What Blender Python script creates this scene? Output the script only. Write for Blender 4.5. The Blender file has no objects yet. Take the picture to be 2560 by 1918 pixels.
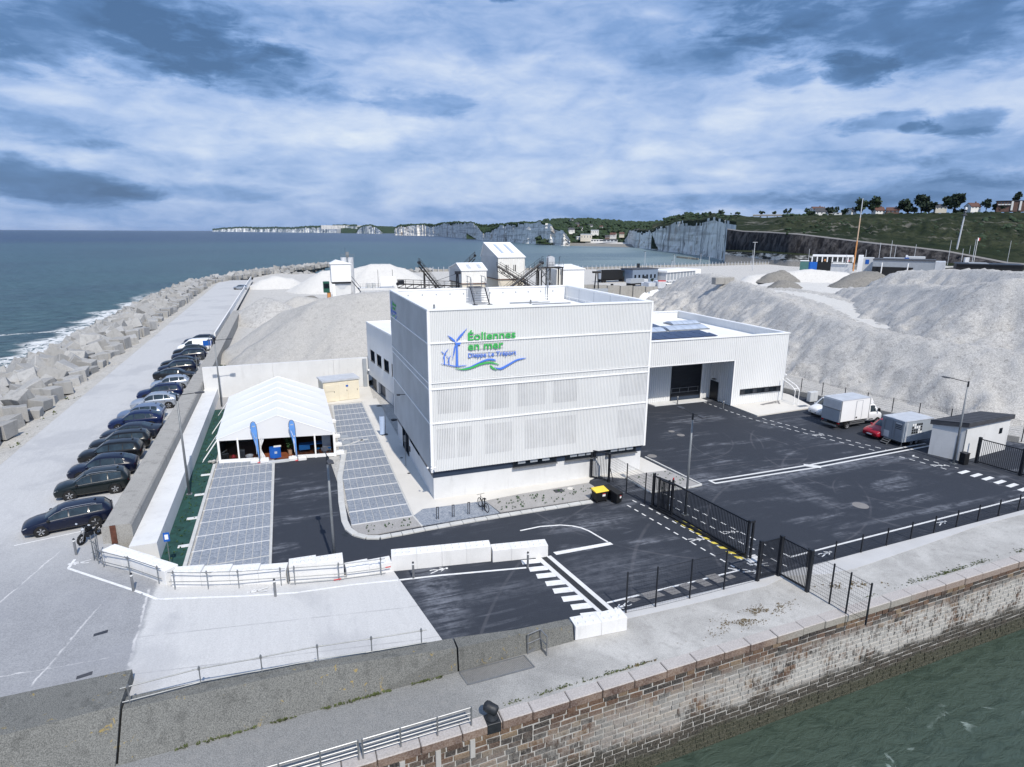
import bpy, bmesh, math, random
from mathutils import Vector, Matrix, noise as mnoise
R = math.radians
SC = bpy.context.scene
COL = SC.collection
rng = random.Random(7)
PI = math.pi

# ------------------------------------------------------------------ camera, world, sun, exposure
CAMP = Vector((-8.87, -40.70, 19.04))
def setup_camera():
    pitch, roll, yaw = .2418, .0047, .3524
    fw = Vector((math.sin(yaw)*math.cos(pitch), math.cos(yaw)*math.cos(pitch), -math.sin(pitch)))
    rt = Vector((math.cos(yaw), -math.sin(yaw), 0)); up = rt.cross(fw)
    rr = rt*math.cos(roll)+up*math.sin(roll); uu = up*math.cos(roll)-rt*math.sin(roll)
    cam = bpy.data.cameras.new('camera'); o = bpy.data.objects.new('camera', cam); COL.objects.link(o)
    m = Matrix.Identity(4)
    for i in range(3):
        m[i][0] = rr[i]; m[i][1] = uu[i]; m[i][2] = -fw[i]; m[i][3] = CAMP[i]
    o.matrix_world = m
    cam.sensor_width = 36; cam.sensor_fit = 'HORIZONTAL'; cam.lens = 36*1535/2560
    cam.clip_start = .5; cam.clip_end = 120000
    SC.camera = o
setup_camera()
SUN_AZ, SUN_EL = 175.3, 49.5      # degrees clockwise from +Y, elevation
def setup_sun():
    l = bpy.data.lights.new('sun', 'SUN'); l.energy = 4.3; l.angle = R(.6); l.color = (1, .93, .82)
    o = bpy.data.objects.new('sun', l); COL.objects.link(o)
    d = Vector((math.sin(R(SUN_AZ))*math.cos(R(SUN_EL)), math.cos(R(SUN_AZ))*math.cos(R(SUN_EL)), math.sin(R(SUN_EL))))
    o.rotation_euler = d.to_track_quat('Z', 'Y').to_euler(); o.location = (0, -60, 80)
setup_sun()
SC.view_settings.view_transform = 'Standard'; SC.view_settings.look = 'None'
SC.view_settings.exposure = 0.03; SC.view_settings.gamma = 1.0; SC.view_settings.use_curve_mapping = False
SC.cycles.max_bounces = 6; SC.cycles.transparent_max_bounces = 12; SC.cycles.volume_bounces = 0

class NG:
    """small helper that writes node trees"""
    def __init__(s, tree): s.t = tree
    def n(s, typ, out=0, props=None, **inp):
        nd = s.t.nodes.new('ShaderNode'+typ)
        for k, v in (props or {}).items(): setattr(nd, k, v)
        for k, v in inp.items():
            key = int(k[1:]) if k[0] == 'i' and k[1:].isdigit() else k.replace('_', ' ')
            sock = nd.inputs[key]
            if isinstance(v, bpy.types.NodeSocket): s.t.links.new(v, sock)
            else:
                if sock.type == 'RGBA' and len(v) == 3: v = (*v, 1)
                sock.default_value = v
        return nd if out is None else nd.outputs[out]
    def math(s, op, a, b=0., c=None, clamp=False):
        kw = dict(i0=a, i1=b)
        if c is not None: kw['i2'] = c
        return s.n('Math', props={'operation': op, 'use_clamp': clamp}, **kw)
    def mix(s, f, a, b, blend='MIX'):
        nd = s.t.nodes.new('ShaderNodeMix'); nd.data_type = 'RGBA'; nd.blend_type = blend
        for i, v in ((0, f), (6, a), (7, b)):
            if isinstance(v, bpy.types.NodeSocket): s.t.links.new(v, nd.inputs[i])
            else: nd.inputs[i].default_value = v if i == 0 else (*v, 1)[:4]
        return nd.outputs[2]
    def noise(s, vec, scale, detail=4., rough=.55, dist=0., out=0):
        return s.n('TexNoise', out=out, Vector=vec, Scale=scale, Detail=detail, Roughness=rough, Distortion=dist)
    def ramp(s, f, *stops, interp='LINEAR'):
        nd = s.t.nodes.new('ShaderNodeValToRGB'); nd.color_ramp.interpolation = interp
        e = nd.color_ramp.elements
        while len(e) < len(stops): e.new(.5)
        for el, (p, c) in zip(e, stops):
            el.position = p; el.color = (*c, 1) if not isinstance(c, (int, float)) else (c, c, c, 1)
        s.t.links.new(f, nd.inputs[0]); return nd.outputs[0]
    def step(s, f, lo, hi):
        return s.n('MapRange', props={'clamp': True, 'interpolation_type': 'SMOOTHSTEP'}, Value=f, From_Min=lo, From_Max=hi)
    def scale(s, vec, v): return s.n('VectorMath', props={'operation': 'MULTIPLY'}, i0=vec, i1=v)
    def pos(s): return s.n('NewGeometry', out=0)
    def xyz(s, vec): nd = s.n('SeparateXYZ', out=None, Vector=vec); return nd.outputs

def setup_world():
    w = bpy.data.worlds.new('World'); SC.world = w; w.use_nodes = True
    t = w.node_tree; t.nodes.clear(); g = NG(t)
    sky = g.n('TexSky', props=dict(sky_type='NISHITA', sun_disc=False, sun_elevation=R(SUN_EL), sun_rotation=R(SUN_AZ), altitude=20, air_density=1.2, dust_density=2.0, ozone_density=2.0))
    d = g.n('TexCoord', out=0)
    x, y, z = g.xyz(g.n('VectorMath', props={'operation': 'NORMALIZE'}, i0=d))
    zz = g.math('MAXIMUM', z, 0.0)
    k = g.math('DIVIDE', 1.0, g.math('ADD', zz, .16))
    px = g.math('MULTIPLY', x, k); py = g.math('MULTIPLY', y, k)
    P = g.n('CombineXYZ', X=px, Y=py, Z=0.)
    az = g.math('MULTIPLY', g.math('ARCTAN2', x, y), 57.2958)
    el = g.math('MULTIPLY', g.math('ARCSINE', z), 57.2958)
    Q = g.n('CombineXYZ', X=g.math('MULTIPLY', az, .055), Y=g.math('MULTIPLY', el, .17), Z=3.1)
    wob = g.noise(Q, 1.7, 6, .6, .3)
    fine = g.noise(g.n('CombineXYZ', X=g.math('MULTIPLY', az, .11), Y=g.math('MULTIPLY', el, .26), Z=9.), 1.5, 7, .52, .5)
    big = g.noise(g.n('CombineXYZ', X=g.math('MULTIPLY', az, .045), Y=g.math('MULTIPLY', el, .13), Z=21.), 1.6, 6, .55, .4)
    # general cover, 0 = dark cloud base, 1 = bright veil
    v = g.math('ADD', g.math('MULTIPLY', big, .42), g.math('MULTIPLY', fine, .55))
    v = g.math('ADD', v, g.math('MULTIPLY', g.math('SUBTRACT', g.noise(Q, 6.5, 7, .62, .6), .5), .26))
    v = g.math('ADD', v, g.n('MapRange', props={'clamp': True, 'interpolation_type': 'SMOOTHSTEP'}, Value=el, From_Min=8., From_Max=19., To_Min=.125, To_Max=.0))
    wo = g.math('MULTIPLY', g.math('SUBTRACT', wob, .5), 2.3)
    wf = g.math('MULTIPLY', g.math('SUBTRACT', g.noise(Q, 5.5, 6, .6, .4), .5), 2.2)
    wo = g.math('ADD', wo, wf)
    # the single clouds of this sky: azimuth, elevation, half widths, tilt, how much they darken (or brighten)
    clouds = ((-14, 13.6, 15, 3.6, .05, -.42), (-2, 12.6, 9, 2.3, -.18, -.34), (12.5, 10.6, 5.5, 1.35, -.06, -.24), (8, 17.6, 6, 1.2, 0, .16),
        (-16, 7.0, 6, 1.2, -.12, -.20), (-8, 5.4, 7, .8, -.1, -.17), (-16, 3.5, 7, 1.5, -.1, -.40), (-5, 3.0, 8, .7, 0, -.16),
        (50, 14.8, 14, 3.6, -.12, -.40), (37, 13.9, 7, 1.6, .05, -.25), (42.6, 11.7, 2.9, 1.1, 0, -.27), (47.2, 11.9, 3.2, 1.5, 0, -.38),
        (48.6, 8.1, 4.2, 1.0, 0, -.32), (54.8, 7.8, 2.6, 1.05, 0, -.34), (51.9, 7.6, 1.5, .5, 0, -.25), (45, 5.6, 9, .8, 0, -.16), (58, 5.4, 7, 1.8, 0, -.25),
        (38, 2.6, 13, .8, 0, -.22), (54, 2.9, 12, 1.5, 0, -.24), (24, 1.8, 16, .8, 0, -.12), (20, 18.8, 3.2, .9, 0, -.40), (34, 4.4, 6, .5, 0, -.13),
        (24, 12.5, 11, 2.3, 0, .10), (38.4, 9.0, 2.6, 1.2, 0, .15), (43.5, 5.6, 5, .6, 0, .14), (8.0, 7.4, 2.6, .9, 0, .16), (33, 6.8, 4, .9, 0, .14),
        (12, 13.4, 6, 1.6, 0, .12), (-15, 9.1, 3, .6, 0, .16), (3, 8.7, 12, 1.6, 0, .08), (19, 5, 10, 1.2, 0, .06))
    for a0, e0, ra, re, tl, amt in clouds:
        da = g.math('ADD', g.math('MULTIPLY', az, 1/ra), -a0/ra)
        de = g.math('ADD', g.math('MULTIPLY', g.math('SUBTRACT', el, g.math('MULTIPLY', g.math('ADD', az, -a0), tl)), 1/re), -e0/re)
        rr = g.math('ADD', g.math('MULTIPLY', da, da), g.math('MULTIPLY', de, de))
        rr = g.math('ADD', rr, wo)
        m = g.n('MapRange', props={'clamp': True, 'interpolation_type': 'SMOOTHSTEP'}, Value=rr, From_Min=1.15 if ra < 5.6 and amt < 0 else 1.5, From_Max=.25 if ra < 5.6 and amt < 0 else -.1, To_Min=0., To_Max=amt*.95)
        v = g.math('ADD', v, m)
    hz = g.n('MapRange', props={'clamp': True}, Value=el, From_Min=5., From_Max=-.5, To_Min=0., To_Max=.12)
    v = g.math('SUBTRACT', v, hz)
    cloud = g.ramp(v, (0.0, (.7, 1.55, 3.25)), (.22, (1.05, 2.2, 4.5)), (.42, (2.4, 3.95, 7.1)), (.58, (4.2, 5.6, 8.5)), (.76, (6.3, 7.35, 9.3)), (1.0, (8.8, 9.4, 9.9)))
    c = g.mix(.88, sky, cloud)
    bg = g.n('Background', Color=c, Strength=.1)
    out = t.nodes.new('ShaderNodeOutputWorld'); t.links.new(bg, out.inputs[0])
setup_world()

# ------------------------------------------------------------------ materials
def newmat(name):
    m = bpy.data.materials.new(name); m.use_nodes = True
    t = m.node_tree; t.nodes.clear(); g = NG(t)
    out = t.nodes.new('ShaderNodeOutputMaterial')
    return m, g, out
def finish(m, g, out, col, rough=.8, metal=0., bump=None, bstr=.3, bdist=.05, spec=.35, coat=0., trans=None, emit=None):
    kw = dict(Base_Color=col, Roughness=rough, Metallic=metal)
    kw['Specular_IOR_Level'] = spec
    if coat: kw['Coat_Weight'] = coat; kw['Coat_Roughness'] = .04
    if bump is not None: kw['Normal'] = g.n('Bump', Strength=bstr, Distance=bdist, Height=bump)
    b = g.n('BsdfPrincipled', **kw)
    g.t.links.new(b, out.inputs[0]); return m
MC = {}
def M(name, col=None, rough=.75, metal=0., var=.12, scale=1.2, bump=.0, coat=0., spec=.35, dirt=0., dcol=(.25, .25, .25), fine=0.):
    if name in MC: return MC[name]
    m, g, out = newmat(name); p = g.pos()
    c = col
    n1 = g.noise(p, scale, 5, .6)
    c = g.mix(g.step(n1, .25, .75), tuple(x*(1-var) for x in col), tuple(min(1, x*(1+var)) for x in col))
    if fine:
        f2 = g.noise(p, 26, 3, .7)
        c = g.mix(fine, c, g.mix(g.step(f2, .35, .65), tuple(x*.55 for x in col), tuple(min(1, x*1.35) for x in col)))
    if dirt:
        pz = g.scale(p, (1.6, 1.6, .22)); n2 = g.noise(pz, 1.3, 6, .65)
        c = g.mix(g.math('MULTIPLY', g.step(n2, .5, .78), dirt), c, dcol)
    b = g.noise(p, 18, 5, .65) if bump else None
    MC[name] = finish(m, g, out, c, rough, metal, b, bump, .03, spec, coat)
    return MC[name]

# plain object materials
M('white_paint', (.80, .81, .82), .45, var=.03, scale=.5)
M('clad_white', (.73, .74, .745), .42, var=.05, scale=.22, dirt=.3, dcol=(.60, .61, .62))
M('clad_white_shaded', (.53, .545, .555), .5, var=.10, scale=.35); M('clad_groove_shaded', (.38, .40, .42), .5, var=.1, scale=.5)  # office's left face: same cladding, its shade put into the colour
M('footing', (.47, .475, .485), .85, var=.06, scale=.6, bump=.05, fine=.1)
M('clad_groove', (.64, .66, .68), .5, var=.04, scale=.35)  # grey stands for the shadow in the grooves plus perforation
M('clad_perforated', (.44, .455, .475), .55, var=.22, scale=.7)
M('trim_white', (.84, .845, .85), .4, var=.02)
M('band_navy', (.030, .045, .075), .4, var=.08)
M('dark_metal', (.018, .021, .028), .45, var=.15, metal=.2)
M('black', (.010, .011, .013), .6, var=.1)
M('rubber', (.014, .014, .015), .85, var=.2)
M('steel', (.24, .25, .265), .45, .55, var=.12, scale=3)
M('galv', (.22, .235, .25), .5, .4, var=.15, scale=2)
M('alloy', (.55, .56, .58), .3, .7, var=.05)
M('red', (.45, .03, .04), .5, var=.08)
M('yellow', (.78, .56, .06), .5, var=.06)
M('rust', (.11, .045, .03), .85, var=.3, scale=4, bump=.3)
M('orange', (.58, .27, .10), .5, var=.08)
M('roof_membrane', (.74, .75, .76), .7, var=.05, scale=.4, dirt=.2, dcol=(.55, .56, .57))
M('solar', (.022, .035, .085), .25, var=.12, scale=.8)
M('skylight', (.40, .46, .56), .25, var=.1)
M('pvc', (.73, .74, .755), .5, var=.02, scale=.6)
M('wood', (.20, .065, .03), .55, var=.2, scale=3)
M('blue', (.012, .10, .42), .45, var=.06)
M('sky_blue', (.12, .30, .70), .55, var=.10, scale=1.5)
M('leaf', (.035, .085, .03), .7, var=.35, scale=6)
M('pot', (.42, .28, .19), .8, var=.1)
M('concrete_new', (.63, .64, .65), .8, var=.06, scale=.5, bump=.06, dirt=.42, dcol=(.40, .405, .41), fine=.08)
M('concrete_block', (.70, .705, .71), .8, var=.05, scale=.8, bump=.1, dirt=.4, dcol=(.46, .465, .465), fine=.1)
M('concrete_path', (.60, .585, .555), .85, var=.05, scale=.4, bump=.05, fine=.08)
M('kerb', (.50, .505, .50), .85, var=.10, scale=1.2, bump=.1, fine=.1)
M('paint_line', (.70, .71, .72), .6, var=.12, scale=3, dirt=.5, dcol=(.30, .31, .33), fine=.22)
M('paint_yellow', (.66, .55, .10), .6, var=.2, scale=2, dirt=.4, dcol=(.2, .18, .09), fine=.2)
M('cream', (.70, .645, .52), .7, var=.05)
M('gravel_bed', (.33, .325, .325), .95, var=.12, scale=1.2, bump=.5, fine=.5)
M('asphalt_patch', (.20, .195, .195), .9, var=.12, scale=1.5, bump=.3, fine=.3)
M('geotextile', (.016, .058, .050), .8, var=.35, scale=1.6, bump=.2)
M('cabinet_grey', (.52, .54, .56), .6, var=.05)
M('grey_panel', (.30, .33, .37), .6, var=.06)
M('slate', (.055, .058, .068), .7, var=.2, scale=2)
M('tile_roof', (.105, .055, .045), .8, var=.25, scale=2)
M('brick_house', (.14, .085, .07), .85, var=.2, scale=1)
M('render_cream', (.62, .58, .50), .8, var=.06)
M('render_white', (.75, .75, .74), .8, var=.05)
M('tank', (.58, .60, .63), .45, .3, var=.1)
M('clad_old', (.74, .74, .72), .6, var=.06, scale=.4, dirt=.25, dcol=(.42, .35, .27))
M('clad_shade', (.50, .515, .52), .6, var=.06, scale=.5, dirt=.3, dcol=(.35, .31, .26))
M('conveyor', (.034, .033, .033), .75, .2, var=.3, scale=1.5)
M('belt', (.16, .15, .14), .9, var=.3)
M('bark', (.05, .04, .03), .9, var=.2)
M('crown_dark', (.018, .034, .018), .8, var=.45, scale=.35)
M('crown_mid', (.022, .042, .018), .8, var=.45, scale=.3)
M('weed', (.075, .095, .035), .85, var=.45, scale=3)
M('dry_weed', (.16, .12, .06), .9, var=.4, scale=3)
M('iron', (.030, .034, .040), .5, .3, var=.3, scale=5, bump=.25)
M('plate', (.72, .73, .74), .5, var=.02)
M('lamp_red', (.30, .01, .012), .25, var=.05)
M('lamp_glass', (.62, .66, .70), .15, .3, var=.05)
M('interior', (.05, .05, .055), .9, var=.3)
M('silver_car', (.40, .44, .50), .28, .55, var=.03, coat=1.)
M('silverblue_car', (.17, .22, .33), .28, .5, var=.03, coat=1.)
def paint(name, col):
    return M(name, col, .28, 0., var=.05, scale=.6, coat=.35, spec=.3)
def glassy(name, col, rough=.06, spec=.7):
    if name in MC: return MC[name]
    m, g, out = newmat(name); p = g.pos()
    n1 = g.noise(p, 1.4, 3)
    c = g.mix(g.step(n1, .3, .7), tuple(x*.6 for x in col), tuple(x*1.4 for x in col))
    MC[name] = finish(m, g, out, c, rough, 0., None, spec=spec); return MC[name]
glassy('car_glass', (.020, .034, .046)); glassy('window_glass', (.012, .017, .024), .3, .0); glassy('house_glass', (.03, .035, .045), .2)
def clear_film():
    m, g, out = newmat('clear_film')
    a = g.n('BsdfTransparent', Color=(.80, .83, .86)); b = g.n('BsdfGlossy', Color=(.8, .85, .9), Roughness=.12)
    f = g.math('MULTIPLY', g.n('LayerWeight', out=0, Blend=.25), .6)
    mx = g.n('MixShader', i0=f, i1=a, i2=b); g.t.links.new(mx, out.inputs[0]); MC['clear_film'] = m
clear_film()

def mat_asphalt():
    m, g, out = newmat('asphalt_new'); p = g.pos()
    n1 = g.noise(p, .22, 6, .6, .6); n2 = g.noise(g.scale(p, (.20, 1.5, 1)), .50, 7, .68, .9); n3 = g.noise(p, 34, 3, .7); n4 = g.noise(p, 1.9, 6, .7)
    base = g.mix(n4, (.019, .0255, .040), (.035, .043, .061))
    base = g.mix(.42, base, g.mix(g.step(n3, .38, .62), (.008, .010, .015), (.058, .063, .075)))
    dust = g.math('MULTIPLY', g.step(n2, .48, .68), g.step(n1, .46, .62))
    x, y, z = g.xyz(p)
    # dusty places that the photograph shows: by the drain, by the ramp joint, by the barrier
    for cx, cy, rx, ry, a in ((31, -4.4, 13, 1.3, .9), (20.5, -3.2, 3.2, 2.2, .8), (-2.4, -11.5, 1.4, 5, .85), (9.3, -7.0, 3.6, .8, .8), (12.7, -4.9, 1.6, .8, .6), (27, -7.5, 1.1, 4.2, .5), (4.5, -12.6, 3, 1.0, .35), (8, -13, 5, 2.4, .35), (.5, -12.5, 3.5, .8, .4), (33, -13.2, 9, .35, .6), (28.4, -10.8, 1.6, .5, .8)):
        rr = g.math('ADD', g.math('POWER', g.math('MULTIPLY', g.math('ADD', x, -cx), 1/rx), 2.), g.math('POWER', g.math('MULTIPLY', g.math('ADD', y, -cy), 1/ry), 2.))
        rr = g.math('ADD', rr, g.math('MULTIPLY', g.math('SUBTRACT', n2, .5), 2.6))
        k = g.n('MapRange', props={'clamp': True, 'interpolation_type': 'SMOOTHSTEP'}, Value=rr, From_Min=1.4, From_Max=-.3, To_Min=0., To_Max=a)
        dust = g.math('MAXIMUM', dust, k)
    c = g.mix(g.math('MULTIPLY', dust, g.math('MULTIPLY', g.step(g.math('ADD', g.math('MULTIPLY', n4, .35), g.math('MULTIPLY', g.noise(g.scale(p, (.35, 3.2, 1)), 1., 6, .7, .5), .65)), .40, .62), .66)), base, (.30, .32, .37))
    # tyre tracks: thin pale arcs
    for cx, cy, r, wd, x0 in ((24, 7, 6.5, .07, 0), (24.6, 6.6, 8.4, .06, 0), (20, -1, 14, .07, 0), (36, -9, 9, .08, 0), (34, -12, 6, .06, 0), (30, -20, 17, .09, 0), (24, -30, 29, .08, 0), (26, -24, 20.4, .10, 0), (41, -4, 12, .08, 0), (30, 2, 5, .05, 0)):
        dd = g.math('SQRT', g.math('ADD', g.math('POWER', g.math('ADD', x, -cx), 2.), g.math('POWER', g.math('ADD', y, -cy), 2.)))
        k = g.math('SUBTRACT', 1., g.step(g.math('ABSOLUTE', g.math('ADD', dd, -r)), wd*.4, wd*1.6))
        k = g.math('MULTIPLY', k, g.step(n1, .40, .56))
        c = g.mix(g.math('MULTIPLY', k, .2), c, (.17, .17, .19))
    MC['asphalt'] = finish(m, g, out, c, .82, 0, n3, .25, .01, spec=.3)
mat_asphalt()
def mat_ramp():
    m, g, out = newmat('concrete_ramp'); p = g.pos(); x, y, z = g.xyz(p)
    n1 = g.noise(p, .16, 6, .6, .5); n2 = g.noise(g.scale(p, (2.6, .35, 1)), 1.3, 5, .6); n3 = g.noise(p, 16, 4, .75); n5 = g.noise(p, .8, 7, .7)
    white = g.mix(n2, (.47, .475, .48), (.58, .585, .59))
    grey = g.mix(n5, (.15, .158, .175), (.33, .34, .36))
    # the road side of the joint at the head of the ramp is coarse grey asphalt, the ramp itself pale concrete
    joint = g.step(g.math('ADD', x, g.math('MULTIPLY', g.math('SUBTRACT', n5, .5), .5)), -16.6, -16.3)
    fary = g.step(g.math('ADD', y, g.math('MULTIPLY', g.math('SUBTRACT', n1, .5), 14.)), -8., 5.)
    pale = g.math('MAXIMUM', joint, g.math('MULTIPLY', fary, .8))
    c = g.mix(pale, grey, white)
    c = g.mix(.22, c, g.mix(g.step(n3, .36, .64), (.20, .205, .22), (.60, .61, .63)))
    # pale repaired cracks
    for ax, ay, bx, by, w in ((-16.35, -15.5, -16.75, -7.3, .10), (-19.9, -13.9, -18.6, -7.4, .07), (-24.6, -11.0, -22.3, -1.2, .06), (-29, -12.4, -17.2, -12.9, .05)):
        L = math.hypot(bx-ax, by-ay); ux, uy = (bx-ax)/L, (by-ay)/L
        t = g.math('ADD', g.math('MULTIPLY', g.math('ADD', x, -ax), ux), g.math('MULTIPLY', g.math('ADD', y, -ay), uy))
        d = g.math('ADD', g.math('MULTIPLY', g.math('ADD', x, -ax), uy), g.math('MULTIPLY', g.math('ADD', y, -ay), -ux))
        d = g.math('ABSOLUTE', g.math('ADD', d, g.math('MULTIPLY', g.math('SUBTRACT', n5, .5), .5)))
        k = g.math('MULTIPLY', g.math('SUBTRACT', 1., g.step(d, w*.25, w*.9)), g.math('MULTIPLY', g.step(t, 0., .3), g.math('SUBTRACT', 1., g.step(t, L-.3, L))))
        c = g.mix(g.math('MULTIPLY', k, g.step(n5, .35, .6)), c, (.56, .56, .57))
    # joints of the concrete bays
    for yy, sl in ((-11.9, -.05), (-14.6, -.06)):
        d = g.math('ABSOLUTE', g.math('ADD', g.math('ADD', y, -yy), g.math('MULTIPLY', g.math('ADD', x, 12.), -sl)))
        k = g.math('MULTIPLY', g.math('SUBTRACT', 1., g.step(d, .015, .05)), g.math('MULTIPLY', joint, g.step(n5, .3, .6)))
        c = g.mix(g.math('MULTIPLY', k, .5), c, (.22, .22, .23))
    stain = g.math('MULTIPLY', g.step(n1, .50, .64), .30)
    c = g.mix(stain, c, (.26, .27, .30))
    MC['ramp'] = finish(m, g, out, c, .88, 0, n3, .3, .015)
mat_ramp()
def mat_quay():
    m, g, out = newmat('quay_concrete'); p = g.pos(); x, y, z = g.xyz(p)
    n1 = g.noise(p, .28, 7, .65, .6); n2 = g.noise(p, 22, 4, .8); n3 = g.noise(p, 2.1, 6, .7)
    west = g.step(g.math('ADD', x, g.math('MULTIPLY', g.math('SUBTRACT', n1, .5), 9.)), 6.5, -5.)
    c = g.mix(west, g.mix(g.step(n1, .35, .66), (.33, .325, .315), (.52, .515, .50)), g.mix(n3, (.085, .09, .09), (.19, .195, .195)))
    c = g.mix(.38, c, g.mix(g.step(n2, .36, .64), (.16, .16, .16), (.52, .52, .51)))
    c = g.mix(g.math('MULTIPLY', g.step(n3, .53, .64), .4), c, (.25, .245, .235))
    MC['quay'] = finish(m, g, out, c, .92, 0, n2, .5, .02)
mat_quay()
def mat_oldwall(name, a, b, lichen, grit):
    m, g, out = newmat(name); p = g.pos()
    n1 = g.noise(p, .6, 7, .65); n2 = g.noise(p, 24, 4, .8); n3 = g.noise(p, 2.6, 6, .65, .8); nv = g.noise(g.scale(p, (2.2, 2.2, .3)), .9, 6, .6)
    c = g.mix(n1, a, b)
    c = g.mix(grit, c, g.mix(g.step(n2, .34, .66), tuple(v*.5 for v in a), tuple(min(1, v*1.9) for v in b)))
    c = g.mix(g.math('MULTIPLY', g.step(nv, .52, .66), .3), c, tuple(v*.55 for v in a))
    if lichen: c = g.mix(g.math('MULTIPLY', g.math('MULTIPLY', g.step(n3, .61, .66), g.step(n1, .48, .56)), lichen), c, (.30, .22, .06))
    if name == 'armour':
        r = g.math('FRACT', g.math('ADD', g.math('MULTIPLY', g.n('NewGeometry', out=8), 5.1), g.math('MULTIPLY', g.n('ObjectInfo', out=5), 3.3)))
        c = g.mix(g.math('MULTIPLY', g.math('SUBTRACT', 1., r), .5), c, (.19, .188, .183))
        zz = g.xyz(p)[2]; wet = g.step(g.math('ADD', zz, g.math('MULTIPLY', g.math('SUBTRACT', n1, .5), 2.)), -3.0, -4.2)
        c = g.mix(g.math('MULTIPLY', wet, .85), c, (.045, .05, .04))
    MC[name] = finish(m, g, out, c, .92, 0, n2, .6, .02)
mat_oldwall('front_wall', (.068, .071, .070), (.165, .168, .160), .75, .5)
mat_oldwall('old_wall', (.20, .195, .185), (.36, .355, .34), .10, .35)
mat_oldwall('armour', (.235, .237, .237), (.42, .422, .42), 0, .3)
mat_oldwall('rubble', (.24, .235, .22), (.46, .45, .43), 0, .5)
def mat_brick():
    m, g, out = newmat('quay_brick'); p = g.pos(); x, y, z = g.xyz(p)
    ra = g.n('NewGeometry', out=8); rb = g.n('ObjectInfo', out=5)
    r = g.math('FRACT', g.math('ADD', g.math('MULTIPLY', ra, 3.7), g.math('MULTIPLY', rb, 5.3)))
    c = g.ramp(r, (0, (.016, .016, .020)), (.25, (.030, .025, .025)), (.45, (.068, .038, .028)), (.63, (.105, .052, .031)), (.80, (.15, .090, .053)), (.92, (.21, .155, .10)), (1, (.07, .055, .048)))
    n1 = g.noise(p, .42, 6, .62, .5); n2 = g.noise(g.scale(p, (3., 3., 1.)), 1.9, 7, .75); n3 = g.noise(p, 14, 4, .7)
    mid = g.math('MULTIPLY', g.step(z, -4.2, -3.0), g.math('SUBTRACT', 1., g.step(z, -1.9, -.7)))
    far = g.n('MapRange', props={'clamp': True}, Value=x, From_Min=-2., From_Max=24., To_Min=.3, To_Max=1.45)
    salt = g.math('MULTIPLY', g.math('MULTIPLY', mid, far), g.step(g.math('ADD', g.math('MULTIPLY', n1, .5), g.math('MULTIPLY', n2, .5)), .42, .54), clamp=True)
    c = g.mix(g.math('MULTIPLY', salt, .88), c, g.mix(n3, (.38, .38, .365), (.64, .64, .63)))
    dark = g.math('MULTIPLY', g.step(g.math('ADD', z, g.math('MULTIPLY', g.math('SUBTRACT', n1, .5), 2.)), -2.9, -3.6), .92)
    c = g.mix(dark, c, g.mix(n2, (.008, .010, .010), (.030, .030, .026)))
    alg = g.step(g.math('ADD', z, g.math('MULTIPLY', g.math('SUBTRACT', n1, .5), 1.2)), -4.1, -4.45)
    c = g.mix(g.math('MULTIPLY', alg, .9), c, g.mix(n2, (.008, .016, .006), (.034, .040, .020)))
    c = g.mix(.25, c, g.mix(g.step(n3, .35, .65), (.01, .01, .01), (.30, .27, .23)))
    MC['quay_brick'] = finish(m, g, out, c, .85, 0, n3, .5, .02)
    m, g, out = newmat('quay_mortar'); p = g.pos(); x, y, z = g.xyz(p)
    n1 = g.noise(p, .42, 6, .62, .5); n2 = g.noise(g.scale(p, (1.5, 1.5, .35)), 2.2, 7, .7)
    c = g.mix(n2, (.27, .265, .255), (.56, .555, .54))
    alg = g.step(g.math('ADD', z, g.math('MULTIPLY', g.math('SUBTRACT', n1, .5), 1.2)), -3.9, -4.5)
    c = g.mix(g.math('MULTIPLY', alg, .92), c, g.mix(n2, (.010, .019, .007), (.075, .075, .05)))
    MC['mortar'] = finish(m, g, out, c, .9, 0, n2, .4, .02)
    m, g, out = newmat('coping_stone'); p = g.pos(); x, y, z = g.xyz(p); nz = g.xyz(g.n('NewGeometry', out=1))[2]
    n1 = g.noise(p, .8, 6, .65); n2 = g.noise(p, 15, 4, .7); n3 = g.noise(p, .22, 3)
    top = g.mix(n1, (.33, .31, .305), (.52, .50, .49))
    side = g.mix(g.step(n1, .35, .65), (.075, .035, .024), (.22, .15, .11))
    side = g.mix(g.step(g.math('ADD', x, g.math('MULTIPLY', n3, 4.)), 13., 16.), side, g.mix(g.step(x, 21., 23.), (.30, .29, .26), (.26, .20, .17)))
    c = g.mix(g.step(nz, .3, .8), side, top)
    c = g.mix(.25, c, g.mix(g.step(n2, .35, .65), (.10, .08, .07), (.50, .47, .45)))
    MC['coping'] = finish(m, g, out, c, .88, 0, n2, .4, .02)
mat_brick()
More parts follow.
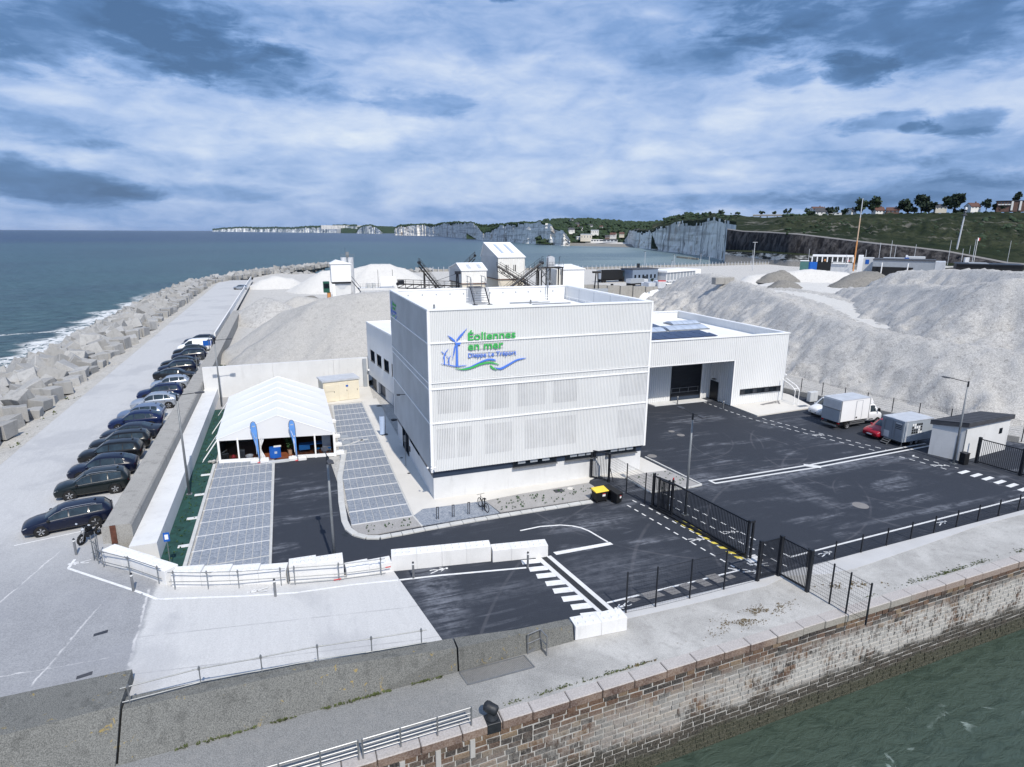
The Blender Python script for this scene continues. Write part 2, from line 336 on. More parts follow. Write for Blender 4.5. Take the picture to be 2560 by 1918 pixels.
def mat_sand():
    def mk(name, a, b, dark, dk):
        m, g, out = newmat(name); p = g.pos(); x, y, z = g.xyz(p)
        n1 = g.noise(p, .12, 6, .6, .4); n2 = g.noise(p, 1.6, 6, .78); n3 = g.noise(p, 7, 5, .75)
        vo = g.n('TexVoronoi', out=0, Vector=p, Scale=.85)
        gul = g.noise(g.scale(p, (1.0, 1.0, .28)), .42, 7, .68, 1.0)
        c = g.mix(n1, a, b)
        c = g.mix(g.math('MULTIPLY', g.math('MULTIPLY', g.step(n2, .49, .58), g.step(n1, .34, .52)), dk), c, dark)
        c = g.mix(g.math('MULTIPLY', g.step(gul, .50, .60), dk*.5), c, dark)  # downslope streaks: damp sand, plus gully shading painted into the colour
        c = g.mix(g.math('MULTIPLY', g.math('SUBTRACT', 1., g.step(vo, .12, .26)), dk*.8), c, tuple(v*.6 for v in dark))
        c = g.mix(.45*min(1, dk+.2), c, g.mix(g.step(n3, .42, .58), tuple(v*.62 for v in a), tuple(min(.86, v*1.25) for v in b)))
        MC[name] = finish(m, g, out, c, .95, 0, n3, .7, .22, spec=.1)
    mk('sand', (.43, .425, .415), (.53, .525, .515), (.27, .265, .26), .85)
    mk('gravel', (.42, .415, .40), (.49, .48, .465), (.33, .325, .315), .45)
    mk('white_sand', (.57, .565, .55), (.64, .635, .62), (.45, .44, .43), .3)
    mk('dark_soil', (.17, .165, .155), (.30, .29, .27), (.08, .08, .075), .5)
    mk('port_ground', (.45, .445, .43), (.57, .56, .545), (.34, .33, .31), .45)
mat_sand()
def mat_sea():
    m, g, out = newmat('sea_water'); p = g.pos(); x, y, z = g.xyz(p)
    d = g.math('SQRT', g.math('ADD', g.math('POWER', g.math('ADD', x, 9.), 2.), g.math('POWER', g.math('ADD', y, 41.), 2.)))
    ld = g.math('LOGARITHM', d, 10.)
    q = g.n('CombineXYZ', X=g.math('MULTIPLY', g.math('ARCTAN2', g.math('ADD', x, 9.), g.math('ADD', y, 41.)), 3.), Y=g.math('MULTIPLY', ld, 9.), Z=0.)
    band = g.noise(q, 1.1, 5, .6, .3)
    w1 = g.noise(g.scale(p, (.26, .62, 1)), 1., 6, .68, .4); w2 = g.noise(g.scale(p, (.022, .055, 1)), 1., 5, .6)
    # turbid green inshore, bluer offshore with a cloud shadow painted in as a dark band, milky chalk water in the bay on the east
    ldn = g.math('DIVIDE', ld, 4.4)
    ldn = g.math('ADD', ldn, g.math('MULTIPLY', g.math('SUBTRACT', band, .5), .02))
    c = g.ramp(ldn, (0, (.042, .095, .090)), (.47, (.043, .098, .099)), (.60, (.048, .108, .126)), (.715, (.038, .088, .122)), (.738, (.013, .036, .100)), (1.0, (.008, .021, .064)))
    c = g.mix(g.math('MULTIPLY', g.step(band, .46, .62), .45), c, (.030, .058, .085))
    c = g.mix(g.math('MULTIPLY', g.step(w1, .47, .58), .75), c, (.016, .036, .044))
    c = g.mix(g.math('MULTIPLY', g.step(w1, .47, .36), .40), c, (.12, .17, .185))
    az = g.math('ARCTAN2', g.math('ADD', x, 9.), g.math('ADD', y, 41.))
    bay = g.math('MULTIPLY', g.step(g.math('ADD', az, g.math('MULTIPLY', g.math('SUBTRACT', band, .5), .35)), .22, .52), g.math('SUBTRACT', 1., g.step(d, 1100., 2600.)))
    c = g.mix(g.math('MULTIPLY', bay, .85), c, g.mix(g.step(band, .42, .6), (.20, .26, .265), (.105, .155, .175)))
    # foam: a white fringe along the rocks and one breaking line further out
    sh = g.math('ADD', x, g.math('MULTIPLY', g.math('SUBTRACT', w2, .5), 26.)); fo = g.noise(g.scale(p, (.5, .35, 1)), 1., 6, .7, .6)
    fr = g.math('MULTIPLY', g.step(sh, -64., -60.5), g.step(fo, .40, .50))
    fr = g.math('MULTIPLY', fr, g.math('MULTIPLY', g.math('SUBTRACT', 1., g.step(x, -49., -45.)), g.math('SUBTRACT', 1., g.step(y, 190., 260.))))
    ln = g.math('ABSOLUTE', g.math('ADD', g.math('ADD', y, g.math('MULTIPLY', x, -.55)), g.math('ADD', g.math('MULTIPLY', w2, 16.), -182.)))
    l2 = g.math('MULTIPLY', g.math('MULTIPLY', g.math('SUBTRACT', 1., g.step(ln, .6, 2.3)), g.step(fo, .42, .58)), g.math('MULTIPLY', g.step(x, -125., -85.), g.math('SUBTRACT', 1., g.step(x, -48., -40.))))
    fr = g.math('MAXIMUM', fr, g.math('MULTIPLY', l2, .8))
    # whitecaps
    wc = g.math('MULTIPLY', g.step(g.noise(g.scale(p, (.07, .25, 1)), 1., 7, .8), .70, .745), g.step(d, 90., 160.))
    fr = g.math('MAXIMUM', fr, g.math('MULTIPLY', wc, .25))
    c = g.mix(fr, c, (.72, .74, .75))
    hb = g.math('ADD', g.math('MULTIPLY', w1, 1.), g.math('MULTIPLY', g.noise(g.scale(p, (.7, 1.2, 1)), 1., 4, .6), .35))
    rough = g.math('ADD', .32, g.math('MULTIPLY', fr, .5))
    MC['sea'] = finish(m, g, out, c, rough, 0, hb, .9, 1.3, spec=.22)
    m, g, out = newmat('harbour_water'); p = g.pos(); x, y, z = g.xyz(p)
    w1 = g.noise(g.scale(p, (.9, 2.0, 1)), 1., 6, .65, .5); n1 = g.noise(p, .12, 5, .6); fo = g.noise(g.scale(p, (.45, .7, 1)), .55, 7, .6, 1.5); sp = g.noise(p, 2.4, 4, .7)
    c = g.mix(n1, (.040, .062, .049), (.060, .085, .068))
    c = g.mix(g.math('MULTIPLY', g.step(w1, .50, .62), .5), c, (.024, .040, .032))
    ln = g.math('ABSOLUTE', g.math('ADD', g.math('ADD', y, 24.3), g.math('MULTIPLY', g.math('SUBTRACT', n1, .5), 9.)))
    k = g.math('MULTIPLY', g.math('SUBTRACT', 1., g.step(ln, .15, .8)), g.step(fo, .55, .59))
    k2 = g.math('MULTIPLY', g.step(sp, .70, .76), g.math('SUBTRACT', 1., g.step(ln, 1., 4.)))
    k = g.math('MULTIPLY', g.math('MAXIMUM', k, g.math('MULTIPLY', k2, .7)), g.step(x, 6., 12.))
    c = g.mix(g.math('MULTIPLY', k, .5), c, (.34, .42, .40))
    MC['harbour'] = finish(m, g, out, c, .28, 0, w1, .6, .3, spec=.25)
mat_sea()
def mat_far():
    m, g, out = newmat('chalk_cliff'); p = g.pos(); x, y, z = g.xyz(p)
    v = g.noise(g.scale(p, (.075, .075, .012)), 1., 7, .68, .4); h = g.noise(g.scale(p, (.004, .004, .16)), 1., 5, .6); b = g.noise(g.scale(p, (.02, .02, .02)), 1., 5, .6)
    v2 = g.noise(g.scale(p, (.25, .25, .02)), 1., 6, .7)
    c = g.mix(g.step(v, .35, .50), (.27, .265, .26), (.80, .78, .73))
    c = g.mix(g.math('MULTIPLY', g.step(v2, .52, .64), .5), c, (.14, .14, .145))
    c = g.mix(g.math('MULTIPLY', g.step(b, .58, .66), .6), c, (.26, .17, .10))
    c = g.mix(g.math('MULTIPLY', g.step(h, .50, .60), .4), c, (.22, .21, .195))
    MC['chalk'] = finish(m, g, out, c, .95, 0, v, .6, 2., spec=.05)
    m, g, out = newmat('chalk_bright'); p = g.pos()
    v = g.noise(g.scale(p, (.08, .08, .02)), 1., 7, .66, .3)
    c = g.mix(g.step(v, .34, .6), (.40, .41, .42), (.66, .66, .65))
    MC['chalk_bright'] = finish(m, g, out, c, .95, spec=.05)
    m, g, out = newmat('chalk_distant'); p = g.pos(); x, y, z = g.xyz(p)
    v = g.noise(g.scale(p, (.012, .004, .004)), 1., 7, .7, .3)
    c = g.mix(g.step(v, .36, .6), (.13, .17, .20), (.68, .69, .68))
    MC['chalk_far'] = finish(m, g, out, c, .95, spec=.05)
    m, g, out = newmat('dark_rock_face'); p = g.pos()
    v = g.noise(g.scale(p, (.35, .35, .08)), 1., 7, .7); n2 = g.noise(g.scale(p, (1., 1., 1.)), 1., 5, .75)
    c = g.mix(g.step(v, .4, .66), (.018, .018, .021), (.085, .082, .085))
    c = g.mix(g.math('MULTIPLY', g.step(n2, .6, .72), .4), c, (.14, .135, .13))
    MC['dark_rock'] = finish(m, g, out, c, .95, 0, n2, .6, .6, spec=.05)
    m, g, out = newmat('white_rock_wall'); p = g.pos()
    v = g.noise(g.scale(p, (.06, .06, .25)), 1., 6, .7, .6); n2 = g.noise(g.scale(p, (.3, .3, .5)), 1., 6, .7)
    c = g.mix(g.step(v, .46, .58), (.03, .032, .03), (.50, .50, .48))
    c = g.mix(g.math('MULTIPLY', g.step(n2, .5, .66), .6), c, (.09, .09, .085))
    MC['white_rock'] = finish(m, g, out, c, .95, 0, n2, .5, .5, spec=.05)
    m, g, out = newmat('hill_grass'); p = g.pos(); x, y, z = g.xyz(p)
    n1 = g.noise(g.scale(p, (.02, .02, .05)), 1., 6, .65, .5); n2 = g.noise(g.scale(p, (.10, .10, .22)), 1., 6, .7, .8); n3 = g.noise(g.scale(p, (.05, .05, .1)), 1., 5, .6, 1.)
    c = g.mix(g.step(n1, .40, .60), (.019, .027, .014), (.040, .047, .027))
    c = g.mix(g.math('MULTIPLY', g.step(n2, .47, .60), .8), c, (.013, .020, .011))
    sc = g.math('MULTIPLY', g.step(n3, .55, .64), g.math('MULTIPLY', g.step(z, 12., 18.), g.math('SUBTRACT', 1., g.step(z, 27., 33.))))
    c = g.mix(g.math('MULTIPLY', sc, .75), c, (.15, .145, .13))
    MC['hill'] = finish(m, g, out, c, .95, 0, n2, .8, 2.5, spec=.05)
    m, g, out = newmat('far_green'); p = g.pos()
    n1 = g.noise(g.scale(p, (.012, .012, .03)), 1., 6, .7)
    c = g.mix(n1, (.016, .030, .014), (.045, .068, .026))
    MC['far_green'] = finish(m, g, out, c, .95, 0, n1, .6, 6., spec=.05)
mat_far()
def mat_pavers():
    m, g, out = newmat('grey_pavers'); p = g.pos()
    br = g.n('TexBrick', out=None, Vector=p, Scale=1., Color1=(.13, .165, .22), Color2=(.31, .34, .39), Mortar=(.40, .41, .43), Mortar_Size=.008, Brick_Width=.20, Row_Height=.10)
    br.offset = .5
    r = g.n('ObjectInfo', out=5); n1 = g.noise(p, 1.3, 6, .7); n2 = g.noise(p, 9, 4, .7)
    c = g.mix(.35, br.outputs[0], g.mix(n1, (.155, .185, .24), (.30, .325, .37)))
    c = g.mix(.45, c, g.mix(g.step(n2, .40, .60), (.11, .14, .195), (.37, .395, .44)))
    c = g.mix(g.math('MULTIPLY', r, .18), c, (.15, .18, .22))
    MC['pavers'] = finish(m, g, out, c, .85, 0, br.outputs[1], .2, .01)
mat_pavers()

# ------------------------------------------------------------------ geometry helpers
def mats(m):
    if m is None: return []
    return [MC[x] if isinstance(x, str) else x for x in (m if isinstance(m, (list, tuple)) else [m])]
class MB:
    def __init__(s): s.v = []; s.f = []; s.mi = []
    def add(s, vs, fs, mi=0):
        o = len(s.v); s.v += [tuple(v) for v in vs]; s.f += [tuple(i+o for i in f) for f in fs]
        s.mi += [mi]*len(fs) if isinstance(mi, int) else list(mi); return s
    def box(s, x0, y0, z0, x1, y1, z1, mi=0):
        return s.add([(x0, y0, z0), (x1, y0, z0), (x1, y1, z0), (x0, y1, z0), (x0, y0, z1), (x1, y0, z1), (x1, y1, z1), (x0, y1, z1)],
            [(3, 2, 1, 0), (4, 5, 6, 7), (0, 1, 5, 4), (1, 2, 6, 5), (2, 3, 7, 6), (3, 0, 4, 7)], mi)
    def obox(s, a, b, w, z0, z1, mi=0):
        """a bar from a to b (plan points), width w"""
        d = Vector((b[0]-a[0], b[1]-a[1])); d.normalize(); n = Vector((-d.y, d.x))*w/2
        pts = [(a[0]-n.x, a[1]-n.y), (b[0]-n.x, b[1]-n.y), (b[0]+n.x, b[1]+n.y), (a[0]+n.x, a[1]+n.y)]
        return s.prism(pts, z0, z1, mi)
    def prism(s, pts, z0, z1, mi=0):
        n = len(pts)
        zz0 = z0 if isinstance(z0, (list, tuple)) else [z0]*n; zz1 = z1 if isinstance(z1, (list, tuple)) else [z1]*n
        return s.add([(p[0], p[1], z) for p, z in zip(pts, zz0)]+[(p[0], p[1], z) for p, z in zip(pts, zz1)],
            [tuple(range(n-1, -1, -1)), tuple(range(n, 2*n))]+[(i, (i+1) % n, n+(i+1) % n, n+i) for i in range(n)], mi)
    def ext(s, pts, vec, mi=0):
        n = len(pts); v = Vector(vec)
        return s.add(list(pts)+[tuple(Vector(p)+v) for p in pts], [tuple(range(n-1, -1, -1)), tuple(range(n, 2*n))]+[(i, (i+1) % n, n+(i+1) % n, n+i) for i in range(n)], mi)
    def poly(s, pts, mi=0): return s.add(pts, [tuple(range(len(pts)))], mi)
    def cyl(s, p0, p1, r0, r1=None, n=8, mi=0, caps=True):
        r1 = r0 if r1 is None else r1
        p0, p1 = Vector(p0), Vector(p1); d = (p1-p0).normalized()
        a = d.orthogonal().normalized(); b = d.cross(a)
        vs = [p0+(a*math.cos(2*PI*i/n)+b*math.sin(2*PI*i/n))*r0 for i in range(n)]+[p1+(a*math.cos(2*PI*i/n)+b*math.sin(2*PI*i/n))*r1 for i in range(n)]
        fs = [(i, (i+1) % n, n+(i+1) % n, n+i) for i in range(n)]
        if caps: fs += [tuple(range(n-1, -1, -1)), tuple(range(n, 2*n))]
        return s.add(vs, fs, mi)
    def tube(s, pts, r, n=6, mi=0):
        for a, b in zip(pts, pts[1:]): s.cyl(a, b, r, None, n, mi)
        return s
    def lathe(s, prof, c=(0, 0, 0), n=12, mi=0, axis='z'):
        def P(r, h, t):
            a, b = r*math.cos(t), r*math.sin(t)
            return (c[0]+a, c[1]+b, c[2]+h) if axis == 'z' else (c[0]+a, c[1]+h, c[2]+b)
        vs = [P(r, h, 2*PI*i/n) for r, h in prof for i in range(n)]
        fs = [(k*n+i, k*n+(i+1) % n, (k+1)*n+(i+1) % n, (k+1)*n+i) for k in range(len(prof)-1) for i in range(n)]
        return s.add(vs, fs, mi)
    def grid(s, fn, nu, nv, mi=0):
        o = [fn(i/nu, j/nv) for j in range(nv+1) for i in range(nu+1)]; w = nu+1
        return s.add(o, [(j*w+i, j*w+i+1, (j+1)*w+i+1, (j+1)*w+i) for j in range(nv) for i in range(nu)], mi)
    def mesh(s, name, mat, smooth=False, fix=True, bevel=0):
        me = bpy.data.meshes.new(name); me.from_pydata(s.v, [], s.f)
        for m in mats(mat): me.materials.append(m)
        if len(me.materials) > 1: me.polygons.foreach_set('material_index', s.mi)
        if fix or bevel:
            bm = bmesh.new(); bm.from_mesh(me)
            if bevel: bmesh.ops.bevel(bm, geom=[e for e in bm.edges if e.calc_face_angle(0) > .6], offset=bevel, segments=1, affect='EDGES')
            bmesh.ops.recalc_face_normals(bm, faces=bm.faces); bm.to_mesh(me); bm.free()
        if smooth: me.polygons.foreach_set('use_smooth', [True]*len(me.polygons))
        me.update(); return me
    def build(s, name, mat, parent=None, smooth=False, fix=True, bevel=0, **tags):
        return link(name, s.mesh(name, mat, smooth, fix, bevel), parent, **tags)
def link(name, me, parent=None, loc=None, rotz=0., label=None, cat=None, group=None, kind=None):
    o = bpy.data.objects.new(name, me); COL.objects.link(o)
    if parent is not None: o.parent = parent
    if loc is not None: o.location = loc
    if rotz: o.rotation_euler = (0, 0, rotz)
    return tag(o, label, cat, group, kind)
def tag(o, label=None, cat=None, group=None, kind=None):
    if label: o['label'] = label
    if cat: o['category'] = cat
    if group: o['group'] = group
    if kind: o['kind'] = kind
    return o
def thing(name, label, cat, loc=(0, 0, 0), rotz=0., group=None):
    return link(name, None, None, loc, rotz, label, cat, group)
KIDS = {}
def kids(o): return [c for c in bpy.data.objects if c.parent == o]
def dup(o, loc=None, rotz=None, label=None, parent=None):
    c = o.copy(); COL.objects.link(c)
    if parent is not None: c.parent = parent
    if loc is not None: c.location = loc
    if rotz is not None: c.rotation_euler = (0, 0, rotz)
    if label: c['label'] = label
    for ch in o.children: dup(ch, parent=c)
    return c
def box(name, mat, parent, x0, y0, z0, x1, y1, z1, bevel=0, **t): return MB().box(x0, y0, z0, x1, y1, z1).build(name, mat, parent, bevel=bevel, **t)
def fbm(x, y, z=0., o=4):
    return mnoise.fractal(Vector((x, y, z)), .9, 2., o, noise_basis='PERLIN_ORIGINAL')
def polar(az, d, z): return (CAMP.x+d*math.sin(R(az)), CAMP.y+d*math.cos(R(az)), z)
def elz(e, d): return CAMP.z+d*math.tan(R(e))
def interp(t, pts):
    if t <= pts[0][0]: return pts[0][1]
    for (a, b), (c, d) in zip(pts, pts[1:]):
        if t <= c: return b+(d-b)*(t-a)/(c-a)
    return pts[-1][1]
def ramp_z(x):
    """ground height of promenade and ramp"""
    return interp(x, [(-17., .9), (-10., .42), (-4., 0.)])

# ------------------------------------------------------------------ ground, promenade, quay, sea
SEA = -5.2
def ground():
    # sea: one sheet to the horizon, harbour basin beside the quay
    MB().poly([(-70000, -300, SEA), (70000, -300, SEA), (70000, 90000, SEA), (-70000, 90000, SEA)]).build('sea', 'sea', fix=False, kind='structure')
    MB().poly([(-60, -90, SEA+.02), (120, -90, SEA+.02), (120, -15, SEA+.02), (-60, -15, SEA+.02)]).build('harbour_water', 'harbour', fix=False, kind='structure')
    # port platform (pale sand and dust) as a solid with a sea wall edge
    edge = [(-19, -17), (-20, 40), (-20.5, 218), (-22, 300), (-5, 262), (60, 262), (145, 258), (210, 268), (300, 280), (420, 330), (420, 60), (200, -8), (120, -17.6)]
    MB().prism(edge, SEA-2, -.03).build('port_ground', 'port_ground', kind='structure')
    # asphalt yard
    yard = [(-10.85, 13.5), (-10.95, -7.6), (-4.3, -8.3), (-3.15, -15.6), (-2.9, -17.2), (5.7, -17.25), (5.95, -16.36), (14.8, -16.3), (46, -15.2), (75, -14.2), (75, -9), (56, -8.5), (52.5, 1.2), (50.2, 11.8), (48.2, 18), (44.5, 18), (44.5, 30), (17, 30), (17, 1), (0, 1), (-1.7, -2), (-5.9, -2), (-6.5, 13.5)]
    MB().poly([(x, y, 0.) for x, y in yard]).build('asphalt_yard', 'asphalt', fix=False, kind='structure')
    # promenade and ramp, one sheet
    xs = [-31.2, -28, -25, -22, -20, -18.6, -17, -16, -14, -12, -10, -8, -6, -4.3, -3.1]
    def zsheet(ys0, ys1, name, x_lo, x_hi, dz=0.):
        mb = MB(); xx = [x for x in xs if x_lo <= x <= x_hi]
        for a, b in zip(xx, xx[1:]):
            mb.add([(a, ys0(a), ramp_z(a)+dz), (b, ys0(b), ramp_z(b)+dz), (b, ys1(b), ramp_z(b)+dz), (a, ys1(a), ramp_z(a)+dz)], [(0, 1, 2, 3)])
        return mb.build(name, 'ramp', fix=False, kind='structure')
    yfront = lambda x: interp(x, [(-31.2, -16.2), (-16, -16.4), (-9, -16.75), (-3, -17.0)])
    yback = lambda x: interp(x, [(-31.2, 216), (-20.1, 216), (-20.0, -1.0), (-18.6, -3.0), (-15.6, -6.9), (-10, -8.3), (-4.3, -8.3), (-3.1, -15.4)])
    zsheet(yfront, yback, 'concrete_ramp', -20., -3.1)
    zsheet(lambda x: -16.3, lambda x: 216, 'promenade', -31.2, -20.)
    # quay walkway
    q = lambda x: -21.05+.034*x
    MB().prism([(-24, q(-24)+.5), (75, q(75)+.5), (75, -14.3), (46, -15.3), (5.95, -16.4), (2.9, -17.6), (-24, -18.6)], -.6, -.008).build('quay_walkway', 'quay', kind='structure')
    # smooth new concrete strip under the mesh fence
    MB().prism([(5.95, -16.36), (14.8, -16.3), (75, -14.2), (75, -14.9), (34, -16.0), (27.5, -16.7), (21.3, -17.3), (19.3, -17.25), (16.8, -16.6), (14.9, -17.0), (10, -17.05), (6.0, -17.0)], -.5, .012).build('fence_footing', 'footing', kind='structure')
    # pavements round the office
    mb = MB()
    mb.prism([(-1.55, 29.3), (-1.75, -1.85), (-.95, -1.05), (3.6, -1.2), (6.4, -.95), (12.3, -.72), (12.6, -.3), (13.6, .18), (17.7, .25), (17.7, 1), (.2, 1), (.2, 30)], -.1, .05)
    mb.prism([(-5.9, 29.2), (-.2, 29.2), (.2, 36.2), (-6.5, 36.2)], -.1, .046)
    mb.build('footpath', 'concrete_path', kind='structure')
    MB().prism([(15.75, -.55), (17.7, -.5), (19.6, -.6), (20.25, -3.95), (19.2, -4.05), (15.9, -4.0)], -.1, .05).build('gravel_island', 'gravel_bed', kind='structure')
    MB().prism([(17.6, -.5), (19.55, -.62), (19.1, 2.7), (18.6, 2.7), (17.6, 2.0)], -.1, .06).build('footpath', 'concrete_path', kind='structure')
    MB().prism([(13.8, .1), (15.2, .2), (17.7, .2), (17.7, -.52), (15.7, -.6), (15.4, -.9)], -.1, .054).build('footpath', 'concrete_path', kind='structure')
    MB().prism([(3.6, -1.28), (4.0, -3.4), (10.9, -3.5), (12.3, -1.6), (12.2, -.85), (6.4, -1.02)], -.1, .06).build('gravel_bed', 'gravel_bed', kind='structure')
    MB().prism([(-6.0, -2.05), (-5.75, -3.0), (-5.2, -3.55), (-4.5, -3.75), (-1.55, -3.55), (-1.7, -2.0)], -.1, .06).build('gravel_bed', 'gravel_bed', kind='structure')
    # kerbstones
    k = []
    line = [(-5.0, 13), (-5.95, 6.8), (-6.25, 2), (-6.32, -1.2), (-6.2, -2.4), (-5.85, -3.3), (-5.2, -3.95), (-4.4, -4.25), (-3.0, -4.2), (-1.5, -4.1), (2, -3.95), (6.2, -3.92), (10.9, -3.95)]
    kerb_run(line, .42, .9, 'kerb')
    kerb_run([(15.5, -.7), (15.75, -3.95), (19.2, -4.2), (20.35, -4.05), (19.5, 2.7)], .16, 1., 'kerb')
    kerb_run([(-15.55, 13.2), (-15.62, -4.6)], .22, 1., 'kerb')
    kerb_run([(-10.88, 12.2), (-10.93, -5.9)], .12, 1., 'kerb')
    kerb_run([(-1.62, 29), (-1.82, -1.9), (-1.55, -3.6)], .12, 1., 'kerb', .065)
    # slab and sloped pad by the warehouse
    MB().prism([(37.45, 13.56), (37.5, 9.3), (45.8, 9.8), (47.4, 15), (47.0, 20), (44.9, 20), (44.9, 13.56)], -.2, .12).build('concrete_apron', 'concrete_path', kind='structure')
    MB().prism([(29.1, 17.45), (29.3, 16.3), (36.3, 16.2), (36.3, 17.45)], -.1, .09).build('door_apron', 'concrete_new', kind='structure')
    # geotextile strip and the strip behind the old wall
    MB().poly([(-17.1, -3.4, .02), (-15.6, -4.6, .02), (-15.5, 31, .02), (-17.1, 31, .02)]).build('geotextile_strip', 'geotextile', fix=False, kind='structure')
    MB().prism([(-17.1, 31), (-15.3, 31), (-15.3, 36.3), (-17.1, 36.3)], -.1, .04).build('gravel_bed', 'gravel_bed', kind='structure')
    # rock slope under the armour and rubble beside the promenade
    def slope(u, v):
        y = -20+u*245; x = -31.2-v*27
        z = interp(v, [(0, .86), (.09, .55), (.2, .5), (.34, -.5), (1, -7.)])
        if y > 195: x += (y-195)*.28*v; x += 10*v*(y-195)/30
        return (x, y, z+fbm(x*.25, y*.25, 2.)*(.28 if v > .03 else 0))
    MB().grid(slope, 240, 26).build('rubble_slope', 'rubble', smooth=True, kind='structure')
def kerb_run(line, w, L, mat, h=.10):
    """separate kerbstones along a line"""
    for a, b in zip(line, line[1:]):
        d = Vector(b)-Vector(a); n = max(1, round(d.length/L)); 
        for i in range(n):
            p = Vector(a)+d*(i/n); q = Vector(a)+d*((i+1)/n); g_ = d.normalized()*.012
            MB().obox(p+g_, q-g_, w, -.05, h+rng.uniform(-.006, .006)).build('kerbstone', mat, KERB, bevel=.015)
KERB = link('kerb', None, None, kind='structure')
ground()

def quay_wall():
    q = lambda x: -21.05+.034*x
    t = thing('quay_wall', 'old stone quay wall with salt stained brown stones above the green harbour water', 'quay wall')
    ang = math.atan(.034)
    # core
    MB().prism([(-26, q(-26)+.012), (80, q(80)+.012), (80, q(80)+1.5), (-26, q(-26)+1.5)], -8, -.42).build('core', 'mortar', t)
    # bricks: shared meshes of unequal stones
    def stone(w, h, seed):
        r = random.Random(seed); j = lambda: r.uniform(-.018, .018)
        f = [(-w/2+j(), -.012+j()*.5, -h/2+j()), (w/2+j(), -.012+j()*.5, -h/2+j()), (w/2+j(), -.012+j()*.5, h/2+j()), (-w/2+j(), -.012+j()*.5, h/2+j())]
        bk = [(x*1.02, .2, z*1.03) for x, y, z in f]
        fr = [(x*.96, y-.018, z*.90) for x, y, z in f]
        vs = bk+f+fr
        fs = [(8, 9, 10, 11)]
        for k in range(4):
            l = (k+1) % 4; fs += [(k, l, 4+l, 4+k), (4+k, 4+l, 8+l, 8+k)]
        return vs, fs
    shapes = [stone(w, .215, i) for i, w in enumerate((.46, .52, .58, .64, .40, .70))]
    me = [MB().add(v, f).mesh('stone', 'quay_brick', fix=False) for v, f in shapes]
    cnt = []
    for row in range(19):
        z = -.57-row*.272; x = -9.5+rng.uniform(0, .5)
        while x < 62:
            k = rng.randrange(6); w = (.46, .52, .58, .64, .40, .70)[k]
            cx = x+w/2; x += w+.06
            p = Vector((cx, q(cx)+rng.uniform(-.015, .01), z+rng.uniform(-.015, .015)))
            if z < -5.3: continue
            cnt.append(((p-CAMP).length, p, k))
    cnt.sort(key=lambda c: c[0])
    mb = MB()
    # keep only stones the picture can show for the single parts
    def seen(p):
        d = p-CAMP; m = SC.camera.matrix_world
        u = d.dot(m.col[0].to_3d()); v = d.dot(m.col[1].to_3d()); w = -d.dot(m.col[2].to_3d())
        return w > 0 and abs(u/w) < .85 and abs(v/w) < .64
    n = 0
    for dist, p, k in cnt:
        if n < 296 and seen(p): link('stone', me[k], t, p, ang); n += 1
        else:
            M4 = Matrix.Translation(p) @ Matrix.Rotation(ang, 4, 'Z'); v, f = shapes[k]
            mb.add([M4 @ Vector(a) for a in v], f)
    mb.build('stones', 'quay_brick', t, fix=False, kind='stuff')
    # coping stones, each one of its own length
    x = -9.6
    while x < 66:
        L = rng.uniform(1.25, 1.75); a, b = x+.012, x+L-.012; x += L
        dz = rng.uniform(-.012, .012); o = rng.uniform(-.03, .01)
        if -9.2 < a < -3.2: dz -= .02
        MB().prism([(a, q(a)-.07+o), (b, q(b)-.07+o), (b, q(b)+.56), (a, q(a)+.56)], -.44, .0+dz).build('coping_stone', 'coping', t, bevel=.035)
    # tall mortar scars below the rail posts
    for px in (-3.3, -4.7, -6.1, -7.6):
        MB().prism([(px-.10, q(px)-.10), (px+.10, q(px)-.10), (px+.12, q(px)+.02), (px-.12, q(px)+.02)], -1.3, -.46).build('pilaster', 'mortar', t)
quay_wall()

def front_wall():
    # weathered parapet wall between ramp and quay walkway
    def seg(name, label, st):
        """stations x, base y, top front y, top rear y, top z"""
        t = thing(name, label, 'wall')
        mb = MB(); n = len(st)
        for x, yb, yf, yr, z in st:
            mb.v += [(x, yb, -.3), (x, yb, 0), (x, yf, z), (x, yr, z), (x, yr+.02, -.3)]
        for i in range(n-1):
            a, b = i*5, (i+1)*5
            for k in range(4): mb.f.append((a+k, b+k, b+k+1, a+k+1))
        mb.f += [(0, 1, 2, 3, 4), tuple((n-1)*5+k for k in (4, 3, 2, 1, 0))]; mb.mi = [0]*len(mb.f)
        mb.build('wall_block', 'front_wall', t); return t
    seg('parapet_wall', 'dark weathered concrete wall in the near corner, taller than its neighbour', [(-34, -19.0, -17.9, -15.0, 1.42), (-22, -18.75, -17.3, -14.9, 1.40), (-16.06, -18.45, -16.85, -14.75, 1.36)])
    w2 = seg('parapet_wall', 'long lichen spotted concrete wall along the foot of the ramp', [(-15.98, -18.4, -16.95, -16.25, 1.22), (-11.9, -18.22, -17.05, -16.35, 1.23), (-9.1, -18.08, -17.1, -16.6, 1.23), (-6.5, -17.96, -17.35, -16.8, 1.20), (-2.98, -17.84, -17.72, -17.0, 1.14)])
    seg('parapet_wall', 'short end of the concrete wall beside the white blocks, with a steel guard in front', [(-2.9, -17.83, -17.72, -16.98, 1.13), (0, -17.74, -17.6, -17.2, 1.0), (2.82, -17.66, -17.48, -17.0, .78)])
    # moss tufts along the foot of the wall
    mb = MB()
    for i in range(330):
        x = rng.uniform(-14.5, -3.); y = interp(x, [(-15.98, -18.4), (-9.1, -18.08), (-2.98, -17.84)])-rng.uniform(.0, .1)
        if fbm(x*.8, 3.)+.12 < 0: continue
        tuft(mb, x, y, 0, rng.uniform(.04, .11), 4)
    mb.build('moss_strip', 'weed', None, fix=False, label='line of moss growing along the foot of the lichen spotted wall', cat='moss', kind='stuff')
